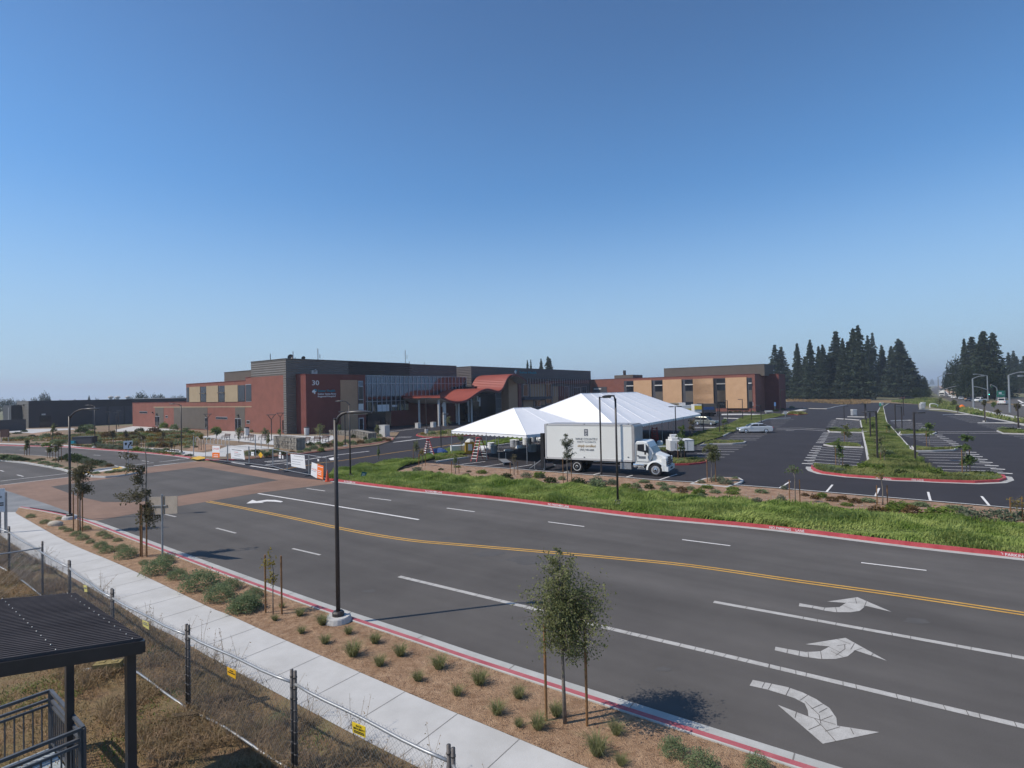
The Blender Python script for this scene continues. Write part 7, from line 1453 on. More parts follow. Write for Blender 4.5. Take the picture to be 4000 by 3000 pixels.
bushes('in the hospital garden', 'shrubs of the hospital garden', [('W', 1420, 400, 200, 'd'), ('W', 1530, 350, 190, 'n'), ('W', 1450, 330, 150, 'd'), ('W', 1562, 430, 140, 'l'), ('W', 1832, 470, 170, 'r'), ('W', 342, 520, 120, 'n'), ('W', 792, 480, 150, 'n'), ('W', 220, 520, 80, 'd', .5), ('W', 132, 440, 80, 'n'), ('W', 552, 460, 90, 'd', .5), ('W', 642, 480, 80, 'd', .5), ('W', 1002, 460, 140, 'r'), ('W', 1120, 490, 90, 'n'), ('W', 1272, 445, 90, 'd', .5), ('W', 802, 640, 150, 'l'), ('W', 640, 620, 110, 's'), ('W', 540, 620, 80, 's'), ('W', 952, 590, 150, 'n'), ('W', 1062, 590, 150, 'n'), ('W', 1722, 540, 110, 'n', .6), ('W', 400, 490, 90, 'd', .5), ('W', 300, 420, 120, 'd', .5), ('W', 420, 390, 90, 'd'), ('W', 1660, 640, 150, 's'),
        ('Y', 282, 480, 150, 'r'), ('Y', 632, 470, 110, 'r'), ('Y', 747, 450, 140, 'r'), ('Y', 872, 380, 130, 'd'), ('Y', 1120, 395, 200, 'r'), ('Y', 1282, 330, 150, 'l', 1.2), ('Y', 1462, 350, 140, 'n', 1.2), ('Y', 1662, 400, 130, 'n', 1.2), ('Y', 1242, 460, 140, 'g', .6), ('Y', 1062, 470, 150, 'n', .6), ('Y', 972, 450, 130, 'l', .6), ('Y', 902, 510, 150, 'n', .6), ('Y', 1102, 540, 190, 'g', .5), ('Y', 1002, 530, 160, 'g', .5), ('Y', 1222, 545, 170, 'r', .5), ('Y', 1350, 540, 150, 'g', .5), ('Y', 652, 545, 130, 'r', .6), ('Y', 772, 625, 150, 's'), ('Y', 1062, 635, 150, 'n'), ('Y', 1252, 650, 190, 'r'), ('Y', 1142, 625, 130, 'n'), ('Y', 422, 680, 170, 's'), ('Y', 322, 675, 170, 's'), ('Y', 240, 660, 150, 's'), ('Y', 522, 690, 150, 's'), ('Y', 802, 715, 150, 'l'), ('Y', 912, 720, 120, 'l'), ('Y', 1002, 725, 120, 'n'), ('Y', 1082, 735, 100, 'n'), ('Y', 1152, 735, 100, 's'), ('Y', 172, 650, 140, 's'), ('Y', 1682, 660, 110, 'n', .6), ('Y', 1832, 655, 80, 'd', .6), ('Y', 1542, 500, 140, 'd', .6), ('Y', 1702, 520, 120, 'n', .5), ('Y', 1902, 460, 140, 'n', .6), ('Y', 2052, 515, 110, 'n', .5), ('Y', 2182, 410, 170, 'l', 1.1), ('Y', 1752, 420, 120, 'l'), ('Y', 1450, 620, 110, 'd', .5), ('Y', 1380, 480, 120, 'n', .6), ('Y', 500, 580, 120, 'n', .5), ('Y', 120, 560, 110, 'd', .5), ('Y', 560, 440, 100, 'l', .6), ('Y', 700, 500, 110, 'n', .5), ('Y', 820, 560, 120, 'g', .5),
        ('Y', 1320, 700, 100, 'n', .6), ('Y', 1240, 720, 100, 'n', .6), ('Y', 1500, 780, 150, 'n', .5), ('Y', 1400, 765, 110, 'n', .5), ('Y', 1720, 800, 140, 'd', .4)])
bushes('on the side road median', 'median shrubs', [('W', 1180, 860, 240, 'd'), ('W', 1290, 880, 260, 'd'), ('W', 1400, 905, 250, 'd'), ('W', 1510, 930, 250, 's'), ('W', 1610, 950, 230, 'd'), ('W', 1720, 965, 220, 'd'), ('W', 1820, 980, 190, 's'), ('W', 1900, 985, 130, 'r'), ('W', 1340, 850, 200, 'n'), ('W', 1230, 830, 200, 'd'), ('W', 20, 860, 240, 'n'), ('W', 130, 865, 220, 'd'), ('W', 240, 870, 220, 'n'), ('W', 340, 880, 180, 'd'), ('W', 450, 890, 140, 'd'), ('W', 600, 900, 160, 'n', .4), ('W', 760, 930, 170, 'n', .4), ('W', 900, 960, 170, 'n', .4), ('W', 1000, 990, 150, 'n', .4), ('W', 1180, 1020, 130, 'n', .4), ('W', 1420, 1000, 150, 'n', .4), ('W', 1600, 1010, 120, 'n', .35), ('W', 700, 870, 130, 'd', .4), ('W', 980, 880, 140, 'd', .4)], .62, .15)
bushes('on the median nose by the arrow sign', 'median nose shrubs', [('M', 1180, 790, 110, 'n', .4), ('M', 1340, 782, 110, 'n', .4), ('M', 1440, 770, 130, 'n', .45), ('M', 1560, 752, 110, 'n', .45), ('M', 1640, 755, 90, 'd', .4)], .4, .16)
bushes('along the planted kerb of the access road', 'shrubs by the access road', [('B', 860, 1085, 90, 'd'), ('B', 950, 1070, 70, 'n'), ('B', 1020, 1100, 95, 'd'), ('B', 900, 1120, 90, 'n'), ('B', 1080, 1090, 80, 'r'), ('B', 1180, 1085, 90, 'l'), ('B', 1130, 1060, 80, 'n'), ('B', 1250, 1050, 80, 'n'), ('B', 1320, 1070, 90, 'n'), ('B', 1400, 1060, 95, 'r'), ('B', 1480, 1055, 85, 'n'), ('B', 1540, 1040, 90, 'n'), ('B', 1600, 1035, 80, 'l'), ('B', 1660, 1025, 70, 'r'), ('B', 1710, 1030, 60, 'r'), ('B', 980, 1140, 80, 'l'), ('B', 830, 1140, 80, 'n'), ('B', 750, 1155, 80, 'n', .5), ('B', 660, 1160, 80, 'r', .5), ('B', 560, 1180, 90, 'd'), ('B', 450, 1160, 90, 'n'), ('B', 350, 1180, 100, 'n'), ('B', 270, 1175, 110, 'd'), ('B', 200, 1185, 110, 'n'), ('B', 410, 1200, 90, 'd'), ('B', 500, 1150, 80, 'n'), ('B', 1330, 1000, 55, 'd', 1.3), ('B', 1465, 1020, 55, 'd', 1.2), ('B', 570, 1100, 45, 'd', 1.8), ('B', 610, 1110, 50, 'd', 1.8), ('B', 715, 1120, 40, 'd', 1.8), ('B', 1620, 985, 70, 'n'), ('B', 300, 930, 70, 'd'), ('B', 240, 935, 60, 'n')])
bushes('on the car park islands', 'shrubs of the car park islands', [('Q', 700, 1120, 140, 'n', .5), ('Q', 880, 1110, 150, 'd', .5), ('Q', 1010, 1100, 110, 'n', .5), ('Q', 1420, 790, 130, 'n', .4), ('R', 1100, 1020, 150, 's', .5), ('R', 1250, 1045, 170, 'n', .5), ('R', 1400, 1070, 150, 's', .5), ('R', 1500, 1030, 110, 'd'), ('R', 1780, 1050, 200, 'l', .8), ('R', 1950, 1080, 200, 'l', .8), ('R', 1280, 480, 110, 'd', .5), ('R', 1350, 470, 110, 'n', .5), ('R', 1620, 480, 100, 'n', .5), ('R', 1740, 470, 90, 'd', .5), ('S', 1540, 1120, 110, 'd'), ('S', 1720, 1120, 100, 'd'), ('S', 1350, 1150, 170, 'n', .4), ('S', 1600, 1165, 150, 'n', .4), ('S', 1780, 1180, 150, 'n', .4), ('S', 440, 1140, 170, 'd', .8), ('S', 940, 1140, 190, 'l', .9), ('S', 720, 1130, 170, 'l', .8), ('S', 560, 500, 100, 'd', .6), ('S', 640, 505, 90, 'd', .6), ('S', 760, 500, 110, 'n', .6), ('S', 420, 500, 110, 'n', .6), ('S', 1920, 480, 130, 'n', .5), ('S', 2020, 480, 120, 'd', .5), ('S', 240, 850, 180, 'n', .7), ('C', 420, 965, 60, 'g', .7), ('C', 520, 960, 80, 'n', .7), ('C', 640, 955, 90, 'l', .7), ('C', 760, 945, 90, 'l', .6), ('R', 700, 255, 80, 'g', .5), ('R', 820, 255, 80, 'g', .5)])
bushes('along the foot of the ochre wing', 'shrubs at the wing', [('E', 480, 1140, 35, 'd'), ('E', 540, 1140, 40, 'n'), ('E', 600, 1140, 40, 'd'), ('E', 680, 1140, 40, 'r'), ('E', 760, 1140, 40, 'n'), ('E', 830, 1140, 40, 'd'), ('E', 1050, 1130, 60, 'd'), ('E', 1130, 1110, 50, 'd'), ('E', 1240, 1090, 60, 'n'), ('D', 2080, 725, 35, 'd'), ('D', 2140, 722, 35, 'r')])
# low mixed planting of the garden beds, too dense to count
ga_ = gl('Y', [(-1500, 500), (-800, 470), (-300, 455), (100, 405), (430, 415), (830, 395), (1300, 375), (1900, 395), (1950, 440), (1850, 480), (1830, 640), (1600, 640), (1500, 660), (1400, 675), (1000, 645), (700, 625), (300, 600), (0, 590), (-300, 560), (-1500, 555)])
gb_ = gl('Y', [(-300, 625), (0, 640), (600, 640), (740, 690), (1150, 740), (1500, 790), (1480, 800), (1150, 770), (740, 720), (300, 690), (0, 662), (-300, 640)])
for i, (mt, n, h, w_, th) in enumerate((('shrub_gold', 5200, .34, .16, .05), ('shrub', 7000, .36, .18, .0), ('shrub_red', 4500, .34, .16, .08), ('grass_dry', 7000, .22, .14, -.1))):
    P_ = np.concatenate([inside(ga_, n), inside(gb_, n // 5)]); kk = nz(P_, .22, 7.0 + i * 13); P_ = P_[kk > th]
    V, F = blades(np.column_stack([P_, np.full(len(P_), .09)]), h, np.zeros((len(P_), 3)), w_, .6); struct(link('ground_cover', fast_mesh('ground_cover', V, F, mt)), 'stuff')
# staked young trees beyond the road
def young(k, x, yb, yt, crown, leaf, label, n=200, stakes=2, sx=.3, tr=.03, group='staked young trees', z=.1):
    """crown = list of (x, y, half width, half height) in the frame"""
    p = g(k, x, yb, z); q = mpp(p) * CR[k][2]; h = zat(p, k, x, yt) - z; lobes = []
    rt = Vector((FW.y, -FW.x, 0))
    for cx, cy, w, hh in crown:
        zz = zat(p, k, cx, cy) - z; o = RT * ((cx - x) * q); lobes.append((o.x, 0, zz, w * q, hh * q))
    d_ = (p - CAM).length
    tree('young_tree', p, h, lobes, leaf, max(.075, .0027 * d_), label, group, trunk_r=max(tr, .0005 * d_), twigs=34, nleaf=n * 2, clear=h * .4, stakes=[(-sx, 0), (sx, .05)][:stakes], stake_h=min(1.9, h * .65))
YT = [('P', 290, 1290, 985, [(290, 1080, 35, 80)], 'leaf_light', 'leafless thin sapling between stakes at the small tent corner', 40, 2), ('P', 1137, 1312, 990, [(1140, 1060, 50, 70)], 'leaf_brown', 'sapling with a few bronze leaves in the bark strip before the trolley', 60, 2),
      ('P', 1905, 1428, 715, [(1920, 860, 115, 130), (1930, 1010, 100, 120), (1900, 760, 55, 60)], 'leaf_grey', 'grey leaved young tree before the truck box', 800, 2), ('Q', 1240, 1495, 800, [(1250, 900, 150, 110), (1270, 1030, 150, 110)], 'leaf_oak', 'dense dark young tree on the kerbed bump', 1000, 2),
      ('K', 800, 422, 180, [(800, 212, 50, 30)], 'leaf_light', 'sapling with a few pale leaves on tall stakes in the bark strip', 46, 2), ('K', 1340, 430, 228, [(1330, 250, 40, 22)], 'leaf_yellow', 'sapling with yellowing leaves on tall stakes below the median kerb', 46, 2), ('K', 2170, 530, 285, [(2175, 420, 45, 70)], 'leaf_yellow', 'bare sapling between stakes at the picture edge', 60, 2),
      ('C', 350, 1252, 990, [(345, 1080, 42, 80)], 'leaf_oak', 'thin dark young tree by the access road before the lone ladder', 150, 2), ('C', 412, 1302, 1080, [(410, 1160, 35, 60)], 'leaf_yellow', 'yellowing sapling next to the thin dark tree by the lone ladder', 70, 2),
      ('R', 1510, 668, 385, [(1505, 430, 60, 40), (1520, 530, 75, 50)], 'leaf_oak', 'young tree on the striped bay island with its crown over white lines', 200, 1), ('R', 1400, 1000, 560, [(1375, 640, 60, 60), (1405, 740, 80, 80), (1400, 840, 75, 50)], 'leaf_light', 'leafy young tree on the red kerbed island end', 300, 2),
      ('Q', 715, 1110, 480, [(750, 560, 80, 80), (720, 680, 90, 70), (710, 810, 90, 70), (720, 890, 70, 50)], 'leaf_light', 'leafy young tree in front of the white trailer', 700, 2), ('Q', 898, 690, 380, [(900, 440, 70, 60), (900, 540, 60, 60)], 'leaf_brown', 'bronze young tree at the large tent eave', 190, 1), ('Q', 1470, 620, 360, [(1470, 420, 60, 60), (1475, 540, 60, 60)], 'leaf_light', 'slim green tree in the bank beyond the wagon', 150, 1),
      ('S', 852, 738, 340, [(845, 430, 75, 60), (855, 540, 65, 40)], 'leaf_light', 'young tree on the second bay island beside the aisle', 190, 1), ('S', 1385, 1115, 540, [(1410, 600, 100, 50), (1350, 720, 90, 55), (1430, 900, 100, 70), (1400, 970, 110, 40)], 'leaf_light', 'large leafy young tree with layered crown on the near bay island', 800, 2),
      ('R', 2000, 870, 540, [(1980, 620, 75, 60)], 'leaf_oak', 'dark crowned young tree in the green median', 150, 1), ('S', 200, 950, 690, [(200, 780, 25, 90)], 'leaf_oak', 'pole thin young tree in the green median', 60, 1), ('S', 270, 540, 350, [(260, 420, 35, 60)], 'leaf_light', 'small median tree before the cross path', 80, 1), ('R', 1885, 520, 340, [(1880, 400, 45, 60)], 'leaf_light', 'slim median tree left of the tall lamp post'.replace('left of', 'beside'), 90, 1),
      ('F', 1395, 1140, 1050, [(1395, 1085, 22, 40)], 'leaf_brown', 'bronze sapling on the highway verge', 60, 0), ('F', 1165, 1050, 950, [(1160, 1000, 35, 50)], 'leaf_oak', 'round dark tree on the verge beside the utility boxes', 120, 0), ('F', 1345, 1065, 985, [(1345, 1020, 40, 40)], 'leaf_oak', 'round green tree on the verge by the orange barrier', 120, 0), ('F', 1738, 1255, 985, [(1725, 1015, 25, 45)], 'leaf_brown', 'dark young tree beside a lamp post before the pickup', 110, 0), ('F', 1845, 1135, 990, [(1840, 1035, 28, 32)], 'leaf_light', 'small tree on the verge before the white van', 90, 0), ('F', 1890, 1200, 1085, [(1890, 1130, 30, 40)], 'leaf_brown', 'bronze tree on the verge under the white van', 90, 0), ('F', 2150, 1340, 1010, [(2145, 1060, 40, 60)], 'leaf_brown', 'round bronze tree on a bare trunk at the picture edge', 140, 0),
      ('Y', 412, 615, 350, [(400, 420, 55, 80)], 'leaf_brown', 'bronze garden tree beyond the grey green hedge', 130, 2), ('Y', 620, 505, 340, [(625, 410, 35, 70)], 'leaf_brown', 'slim bronze garden tree by the pale path', 90, 1), ('Y', 892, 650, 430, [(900, 480, 75, 60)], 'leaf_brown', 'bronze staked tree above the lime grass tufts', 140, 2), ('Y', 1272, 565, 370, [(1265, 430, 40, 60)], 'leaf_brown', 'thin bronze tree in the golden shrubs', 80, 2), ('Y', 1420, 755, 500, [(1410, 590, 30, 90)], 'leaf_brown', 'almost bare staked tree beside the garden pavement', 30, 2), ('Y', 1930, 700, 420, [(1925, 470, 35, 60)], 'leaf_yellow', 'almost bare staked tree by the bike hoops', 30, 2),
      ('N', 775, 668, 515, [(770, 565, 55, 50), (790, 610, 45, 40)], 'leaf_light', 'bushy lime green tree at the plaza entrance', 200, 0), ('N', 1052, 722, 515, [(1055, 570, 45, 60), (1050, 640, 30, 60)], 'leaf_oak', 'slim green tree among the plaza benches', 130, 0), ('N', 1385, 690, 530, [(1385, 585, 50, 45)], 'leaf_oak', 'round headed tree on the plaza before the tower', 130, 0), ('N', 1415, 795, 620, [(1412, 680, 28, 70)], 'leaf_oak', 'narrow dark tree beside the tall rock wall', 130, 0), ('N', 1556, 645, 540, [(1552, 590, 28, 45)], 'leaf_light', 'small tree by the tower corner garden light', 80, 0), ('N', 2050, 640, 465, [(2050, 560, 75, 75)], 'leaf_oak', 'open young tree before the number sign wall', 110, 0),
      ('W', 905, 560, 225, [(925, 320, 60, 80), (905, 440, 35, 60)], 'leaf_oak', 'dark tree in the garden before the charcoal building', 150, 1), ('W', 462, 800, 475, [(465, 560, 50, 90), (430, 670, 40, 30), (480, 640, 40, 30)], 'leaf_oak', 'dark young tree at the far end of the median', 170, 2), ('W', 862, 850, 590, [(860, 690, 50, 70)], 'leaf_oak', 'sparse young tree on the median beside a fuller one', 90, 2), ('W', 1010, 920, 480, [(1000, 620, 90, 90), (960, 690, 60, 40), (1080, 560, 60, 25)], 'leaf_oak', 'wide branched young tree on the side road median', 200, 2),
      ('B', 965, 985, 825, [(960, 880, 60, 40)], 'leaf_oak', 'open tree behind the pair of dark benches', 110, 1), ('B', 1592, 1000, 845, [(1590, 900, 38, 60)], 'leaf_oak', 'tree at the end of the long rock wall', 110, 1), ('B', 1170, 960, 830, [(1175, 880, 30, 50)], 'leaf_light', 'slim tree behind the large street lamp', 80, 1), ('B', 1602, 1225, 1090, [(1602, 1140, 14, 60)], 'leaf_light', 'whip thin sapling in the grass by the access road', 24, 0), ('C', 690, 880, 760, [(690, 800, 45, 50)], 'leaf_oak', 'tree beside the entrance columns behind the tent', 100, 0), ('C', 1060, 800, 700, [(1060, 740, 40, 50)], 'leaf_light', 'tree before the entrance under the high arch', 100, 0), ('C', 835, 1160, 960, [(830, 1000, 60, 45)], 'leaf_light', 'faint pale tree seen under the small tent eave', 100, 0), ('C', 240, 1225, 1090, [], 'leaf_light', '', 0, 0)]
for k, x, yb, yt, cr_, lf, lab, n, st in YT:
    if cr_: young(k, x, yb, yt, cr_, lf, lab, n, st)
# ---------------------------------------------------------------- redwoods beyond the car park
def redwood_mesh(seed, twin=False, wide=.20):
    r = np.random.default_rng(seed); PP = []
    for cx, hh in (((-.045, 1.0), (.05, .96)) if twin else ((0, 1.0),)):
        n = 6000 if not twin else 4000
        z = 1 - r.random(n) ** .62 * .93; lev = np.floor(z * 26) / 26
        a = r.uniform(0, 2 * np.pi, n); lob = 1 + .28 * np.sin(a * 3 + lev * 40) * r.uniform(.4, 1, n) + .22 * np.sin(lev * 57 + seed)
        R_ = wide * (1 - lev * .99) ** .82 * np.clip((lev) / .10, .5, 1) * lob; q = r.random(n) ** .5
        PP.append(np.stack([cx + R_ * q * np.cos(a), R_ * q * np.sin(a), (lev - .06 * q * (1 - lev * .6) + r.normal(0, .006, n)) * hh], 1))
    P_ = np.concatenate(PP); V, F = leaves(P_, .036, .7, .8)
    return fast_mesh('crown', V, F, 'redwood' if seed % 3 else 'redwood_pale')
RWm = [redwood_mesh(1), redwood_mesh(2, True), redwood_mesh(3, False, .24), redwood_mesh(4, False, .17), redwood_mesh(5, True, .24)]
tm = MB(); tm.lathe([(.014, -.01), (.010, .3), (.004, .9)], n=8); tmesh = tm.build('trunk', 'bark_dark').data; COL.objects.unlink(bpy.data.objects['trunk']) if False else None
for o in [o for o in COL.objects if o.data == tmesh]: bpy.data.objects.remove(o)
RD = [('E', 1085, 975, 280, 265, 1), ('E', 1325, 985, 268, 190, 3), ('E', 1485, 990, 218, 190, 0), ('E', 1590, 985, 305, 170, 3), ('E', 1642, 990, 280, 190, 0), ('E', 1808, 985, 108, 240, 2), ('E', 1890, 990, 200, 170, 0), ('E', 2055, 990, 32, 270, 4), ('F', 335, 955, 128, 190, 1), ('F', 475, 950, 282, 170, 1), ('F', 590, 955, 300, 190, 0), ('F', 700, 955, 206, 300, 4), ('F', 815, 950, 450, 210, 2), ('E', 1195, 960, 560, 170, 2), ('E', 1420, 985, 430, 170, 2), ('E', 1720, 985, 380, 190, 2), ('E', 1960, 990, 240, 220, 2), ('F', 990, 930, 690, 110, 0), ('F', 910, 940, 660, 140, 2)]
RD2 = [('F', 1495, 950, 210, 170, 3), ('F', 1592, 955, 182, 260, 2), ('F', 1722, 970, 110, 260, 0), ('F', 1795, 970, 100, 290, 4), ('F', 1680, 960, 300, 330, 2), ('F', 1880, 960, 470, 230, 2), ('F', 2068, 900, 360, 170, 1), ('F', 2130, 900, 430, 150, 2), ('F', 2230, 900, 430, 190, 2), ('F', 1960, 910, 460, 130, 0)]
for lst, far in ((RD, 'beyond the car park, {} of the stand from the wing'), (RD2, 'across the highway, {} counted from the road')):
    lst = sorted(lst, key=lambda q: px(q[0], q[1], 0)[0])
    for i, (k, x, yb, yt, w, mi) in enumerate(lst):
        p = g(k, x, yb); h = zat(p, k, x, yt); t = empty('redwood_tree', p, i * 1.3, ('twin topped' if mi in (1, 4) else 'single topped') + ' dark redwood ' + far.format(ORD[i]), 'tree', 'redwood trees')
        rr = w * 1.5 * CR[k][2] * mpp(p) / 2; kx = rr / (.21 * (1.15 if mi in (1, 4) else 1))
        for nm, me in (('crown', RWm[mi]), ('trunk', tmesh)):
            o = link(nm, me, t); o.scale = (kx if nm == 'crown' else h, kx if nm == 'crown' else h, h)
            if nm == 'trunk': o.scale = (h, h, h * .8)
for k, x, yb, yt, w, mi, l in (('C', 1548, 300, 140, 70, 0, 'redwood top peeping over the hospital roof, shortest of the trio'), ('C', 1585, 300, 135, 60, 3, 'slender redwood top over the hospital roof beside the short one'), ('C', 1695, 300, 122, 90, 0, 'redwood top over the roof, middle of the trio beside the twin'), ('C', 1780, 300, 98, 120, 4, 'twin redwood top over the hospital roof, tallest there'), ('C', 690, 260, 188, 26, 0, 'tiny tree tip just over the dark parapet')):
    q = ray(*px(k, x, yt)); p = Vector((q.x / q.y * 300, 300, 0)); h = zat(p, k, x, yt); t = empty('redwood_tree', p, 1, l, 'tree', 'redwoods behind the hospital'); rr = w * CR[k][2] * mpp(p) / 2
    for nm, me in (('crown', RWm[mi]), ('trunk', tmesh)): o = link(nm, me, t); o.scale = (rr / .13, rr / .13, h) if nm == 'crown' else (h, h, h * .8)
# broad dark trees: far oaks and undergrowth
BT = [shrub_mesh('crown', 'far_leaf', 1500, .07, 60 + i) for i in range(3)]
def broad(k, x, yb, yt, w, label, dist=None, group='broad trees'):
    if dist: q = ray(*px(k, x, yt)); p = Vector((q.x / q.y * dist, dist, 0))
    else: p = g(k, x, yb)
    h = zat(p, k, x, yt); t = empty('broad_tree', p, random.uniform(0, 6), label, 'tree', group); w_ = w * CR[k][2] * mpp(p)
    o = link('crown', BT[len(label) % 3], t); o.scale = (w_, w_, h * .85 / .6); o.location = (0, 0, h * .12); o = link('trunk', tmesh, t); o.scale = (h * 1.5, h * 1.5, h * .6)
for k, x, yb, yt, w, l, d_ in (('U', 30, 0, 262, 110, 'dark tree mass beyond the outbuilding at the picture edge', 330), ('U', 100, 0, 256, 90, 'dark tree next to the edge mass beyond the outbuilding', 340), ('U', 170, 0, 268, 60, 'low tree over the pale building end', 350), ('U', 225, 0, 268, 60, 'second low tree over the pale building end', 350), ('U', 340, 0, 246, 90, 'low shoulder of the tall oak beyond the dark building', 340), ('U', 425, 0, 200, 110, 'tall oak standing over the dark building roof', 340), ('U', 465, 0, 235, 60, 'smaller oak pressed against the tall one', 345), ('U', 580, 0, 268, 40, 'tiny distant tree over the roof, nearest the hill', 500), ('U', 720, 0, 264, 30, 'tiny distant tree midway over the dark roof', 500), ('U', 925, 0, 256, 60, 'small tree behind the roof vents', 420), ('U', 1105, 0, 252, 40, 'small tree between the roof vents', 420), ('U', 1265, 0, 240, 70, 'low tree leading to the wide oak behind the roof', 330), ('U', 1350, 0, 194, 130, 'wide oak behind the dark roof end', 330), ('U', 1405, 0, 225, 70, 'low shoulder of the wide oak', 335), ('U', 1480, 0, 215, 90, 'round tree between the wide oak and the red wing', 340), ('U', 1540, 0, 212, 90, 'second round tree before the red wing', 340), ('U', 1660, 0, 232, 110, 'low tree line touching the red wing', 360), ('U', 1740, 0, 228, 90, 'last low tree against the red wing edge', 365)):
    broad(k, x, yb, yt, w, l, d_, 'far oaks over the roofs')
q = ray(*px('U', 855, 228)); p = Vector((q.x / q.y * 420, 420, 0)); h = zat(p, 'U', 855, 228); t = empty('conifer_tree', p, 0, 'single small conifer over the dark building roof', 'tree'); o = link('crown', RWm[2], t); o.scale = (h * .8, h * .8, h); o = link('trunk', tmesh, t); o.scale = (h, h, h * .8)
for k, x, yb, yt, w, l in (('F', 1340, 945, 480, 190, 'broad dark tree on the highway side of the redwoods'), ('F', 1290, 930, 590, 150, 'lower broad tree leaning to the highway'), ('F', 1420, 950, 430, 200, 'broad tree in front of the far redwoods'), ('F', 1560, 985, 560, 260, 'dark broad tree at the road edge under the redwoods'), ('F', 1700, 990, 600, 260, 'dark broad tree behind the pickup'), ('F', 1850, 985, 640, 220, 'dark broad tree behind the green road sign'), ('F', 2160, 910, 560, 220, 'broad tree at the picture edge beyond the cross road'), ('F', 940, 985, 830, 220, 'bushy dark tree in front of the highway bend'), ('F', 880, 975, 870, 150, 'low bushy tree beside the pale hut'), ('F', 975, 880, 690, 90, 'dark tree by the distant lamp'), ('F', 1078, 815, 725, 45, 'tiny hazy tree at the highway vanishing point')): broad(k, x, yb, yt, w, l, None, 'broad trees by the highway')
# ---------------------------------------------------------------- highway
struct(MB().sheet(gl('V', [(690, 478), (600, 545), (660, 605), (780, 665), (900, 718), (1240, 845), (1560, 905), (1990, 975), (2500, 1070), (3200, 1180), (3200, 960), (2500, 860), (2212, 825), (1990, 800), (1760, 785), (1560, 772), (1400, 752), (1240, 725), (1120, 690), (1000, 652), (880, 600), (800, 540), (740, 488)]), .01).build('highway', 'asphalt'))
struct(MB().sheet(gl('V', [(1940, 702), (2212, 690), (3000, 680), (3000, 800), (2212, 822), (2000, 792)]), .006).build('cross_road', 'asphalt'))
struct(MB().sheet(gl('V', [(700, 475), (830, 545), (900, 612), (1020, 648), (1210, 718), (1230, 700), (1190, 660), (1000, 580), (860, 500), (760, 470)]), .004).build('road_shoulder', 'shrub_red' if False else 'mulch'))
struct(MB().slab(gl('V', [(1560, 775), (1760, 786), (1990, 802), (2080, 806), (1990, 790), (1760, 745), (1600, 735)]), 0, .15).build('highway_median', 'dry_ground'))
m = MB()
for l in ([(845, 560), (905, 612)], [(2110, 720), (2200, 772)], [(2150, 775), (2212, 820)]): m.strip(gl('V', l), -.3, .3, .02)
struct(m.build('highway_lines', 'white_paint'))
struct(MB().strip(gl('V', [(1240, 850), (1400, 888), (1560, 928), (1780, 968), (1990, 1010), (2212, 1065), (2600, 1150)]), -.9, .9, .06).build('pavement', 'concrete'))
def hlamp(x, yb, yt, ax_, ay, label):
    p = g('V', x, yb); h = zat(p, 'V', x, yt); t = empty('highway_lamp', p, 0, label, 'street lamp', 'grey highway lamps'); k = mpp(p) * CR['V'][2]; dx = (ax_ - x) * k; dz = (yt - ay) * k; r = .16
    MB().tube([(0, 0, 0), (0, 0, h)], [r * 1.3, r], 8).build('pole', 'galv', t); MB().tube(curve([(0, 0, h), (dx * .5, 0, h + dz * .75), (dx * .85, 0, h + dz)], 3), r * .7, 6).build('arm', 'galv', t); MB().box((dx * .92, 0, h + dz), (abs(dx) * .24, .4, .3)).build('lamp_head', 'galv', t)
for a in ((262, 655, 335, 430, 290, 'grey highway lamp rising before the last redwood'), (440, 600, 330, 380, 290, 'small grey lamp behind the pale hut'), (738, 690, 325, 965, 265, 'grey highway lamp over the white lorry'), (1340, 850, 350, 1530, 305, 'grey highway lamp on the near pavement before the dark trees'), (1590, 728, 300, 1360, 268, 'grey highway lamp whose arm points away from the green sign'), (1968, 935, 290, 2230, 240, 'grey highway lamp beside the white van'), (2400, 1000, 310, 2150, 298, 'grey highway lamp cut by the picture edge')): hlamp(*a)
def sig(p, k, x, y, s, t, col='signal_green'):
    q = onp(k, x, y, p, (0, 1, 0)) - p; o = MB().box(q, (.5 * s, .4, 1.3 * s)).build('signal_head', 'signal', t); MB().lathe([(.17 * s, 0), (.17 * s, .04)], q + Vector((0, -.24, -.4 * s)), 10, M=Matrix.Rotation(R(90), 4, 'X')).build('lamp', col, o); return o
for x, yb, pts, hd, l in ((735, 690, [(735, 690), (735, 580), (860, 525), (1000, 485), (1150, 468), (1320, 465)], [(1230, 475), (1290, 500)], 'traffic signal with a long arched mast over the highway'), (1592, 728, [(1590, 545), (1530, 525), (1420, 495), (1320, 482)], [(1600, 606)], 'traffic signal on the lamp pole behind the pickup'), (1745, 722, [(1745, 722), (1745, 540), (1715, 490), (1660, 465)], [(1645, 472), (1757, 606)], 'traffic signal on a short curved post by the green sign')):
    p = g('V', x, yb); t = empty('traffic_signal', p, 0, l, 'traffic light', 'traffic signals'); c_ = [onp('V', a, b, p, (0, 1, 0)) - p for a, b in pts]; MB().tube(curve(c_, 3) if len(c_) > 3 else c_, .17, 7).build('mast', 'galv', t)
    for a, b in hd: sig(p, 'V', a, b, .9, t)
p = g('V', 1810, 728); t = empty('road_sign', p, 0, 'green highway direction sign behind the white van', 'road sign'); c_ = [onp('V', a, b, p, (0, 1, 0)) - p for a, b in ((1748, 560), (1888, 556), (1890, 662), (1748, 664))]
m = MB(); m.add(c_ + [v + Vector((0, .15, 0)) for v in c_], [(3, 2, 1, 0), (4, 5, 6, 7), (0, 1, 5, 4), (1, 2, 6, 5), (2, 3, 7, 6), (3, 0, 4, 7)]); pn = m.build('panel', 'road_green', t); ux, uy = c_[1] - c_[0], c_[0] - c_[3]
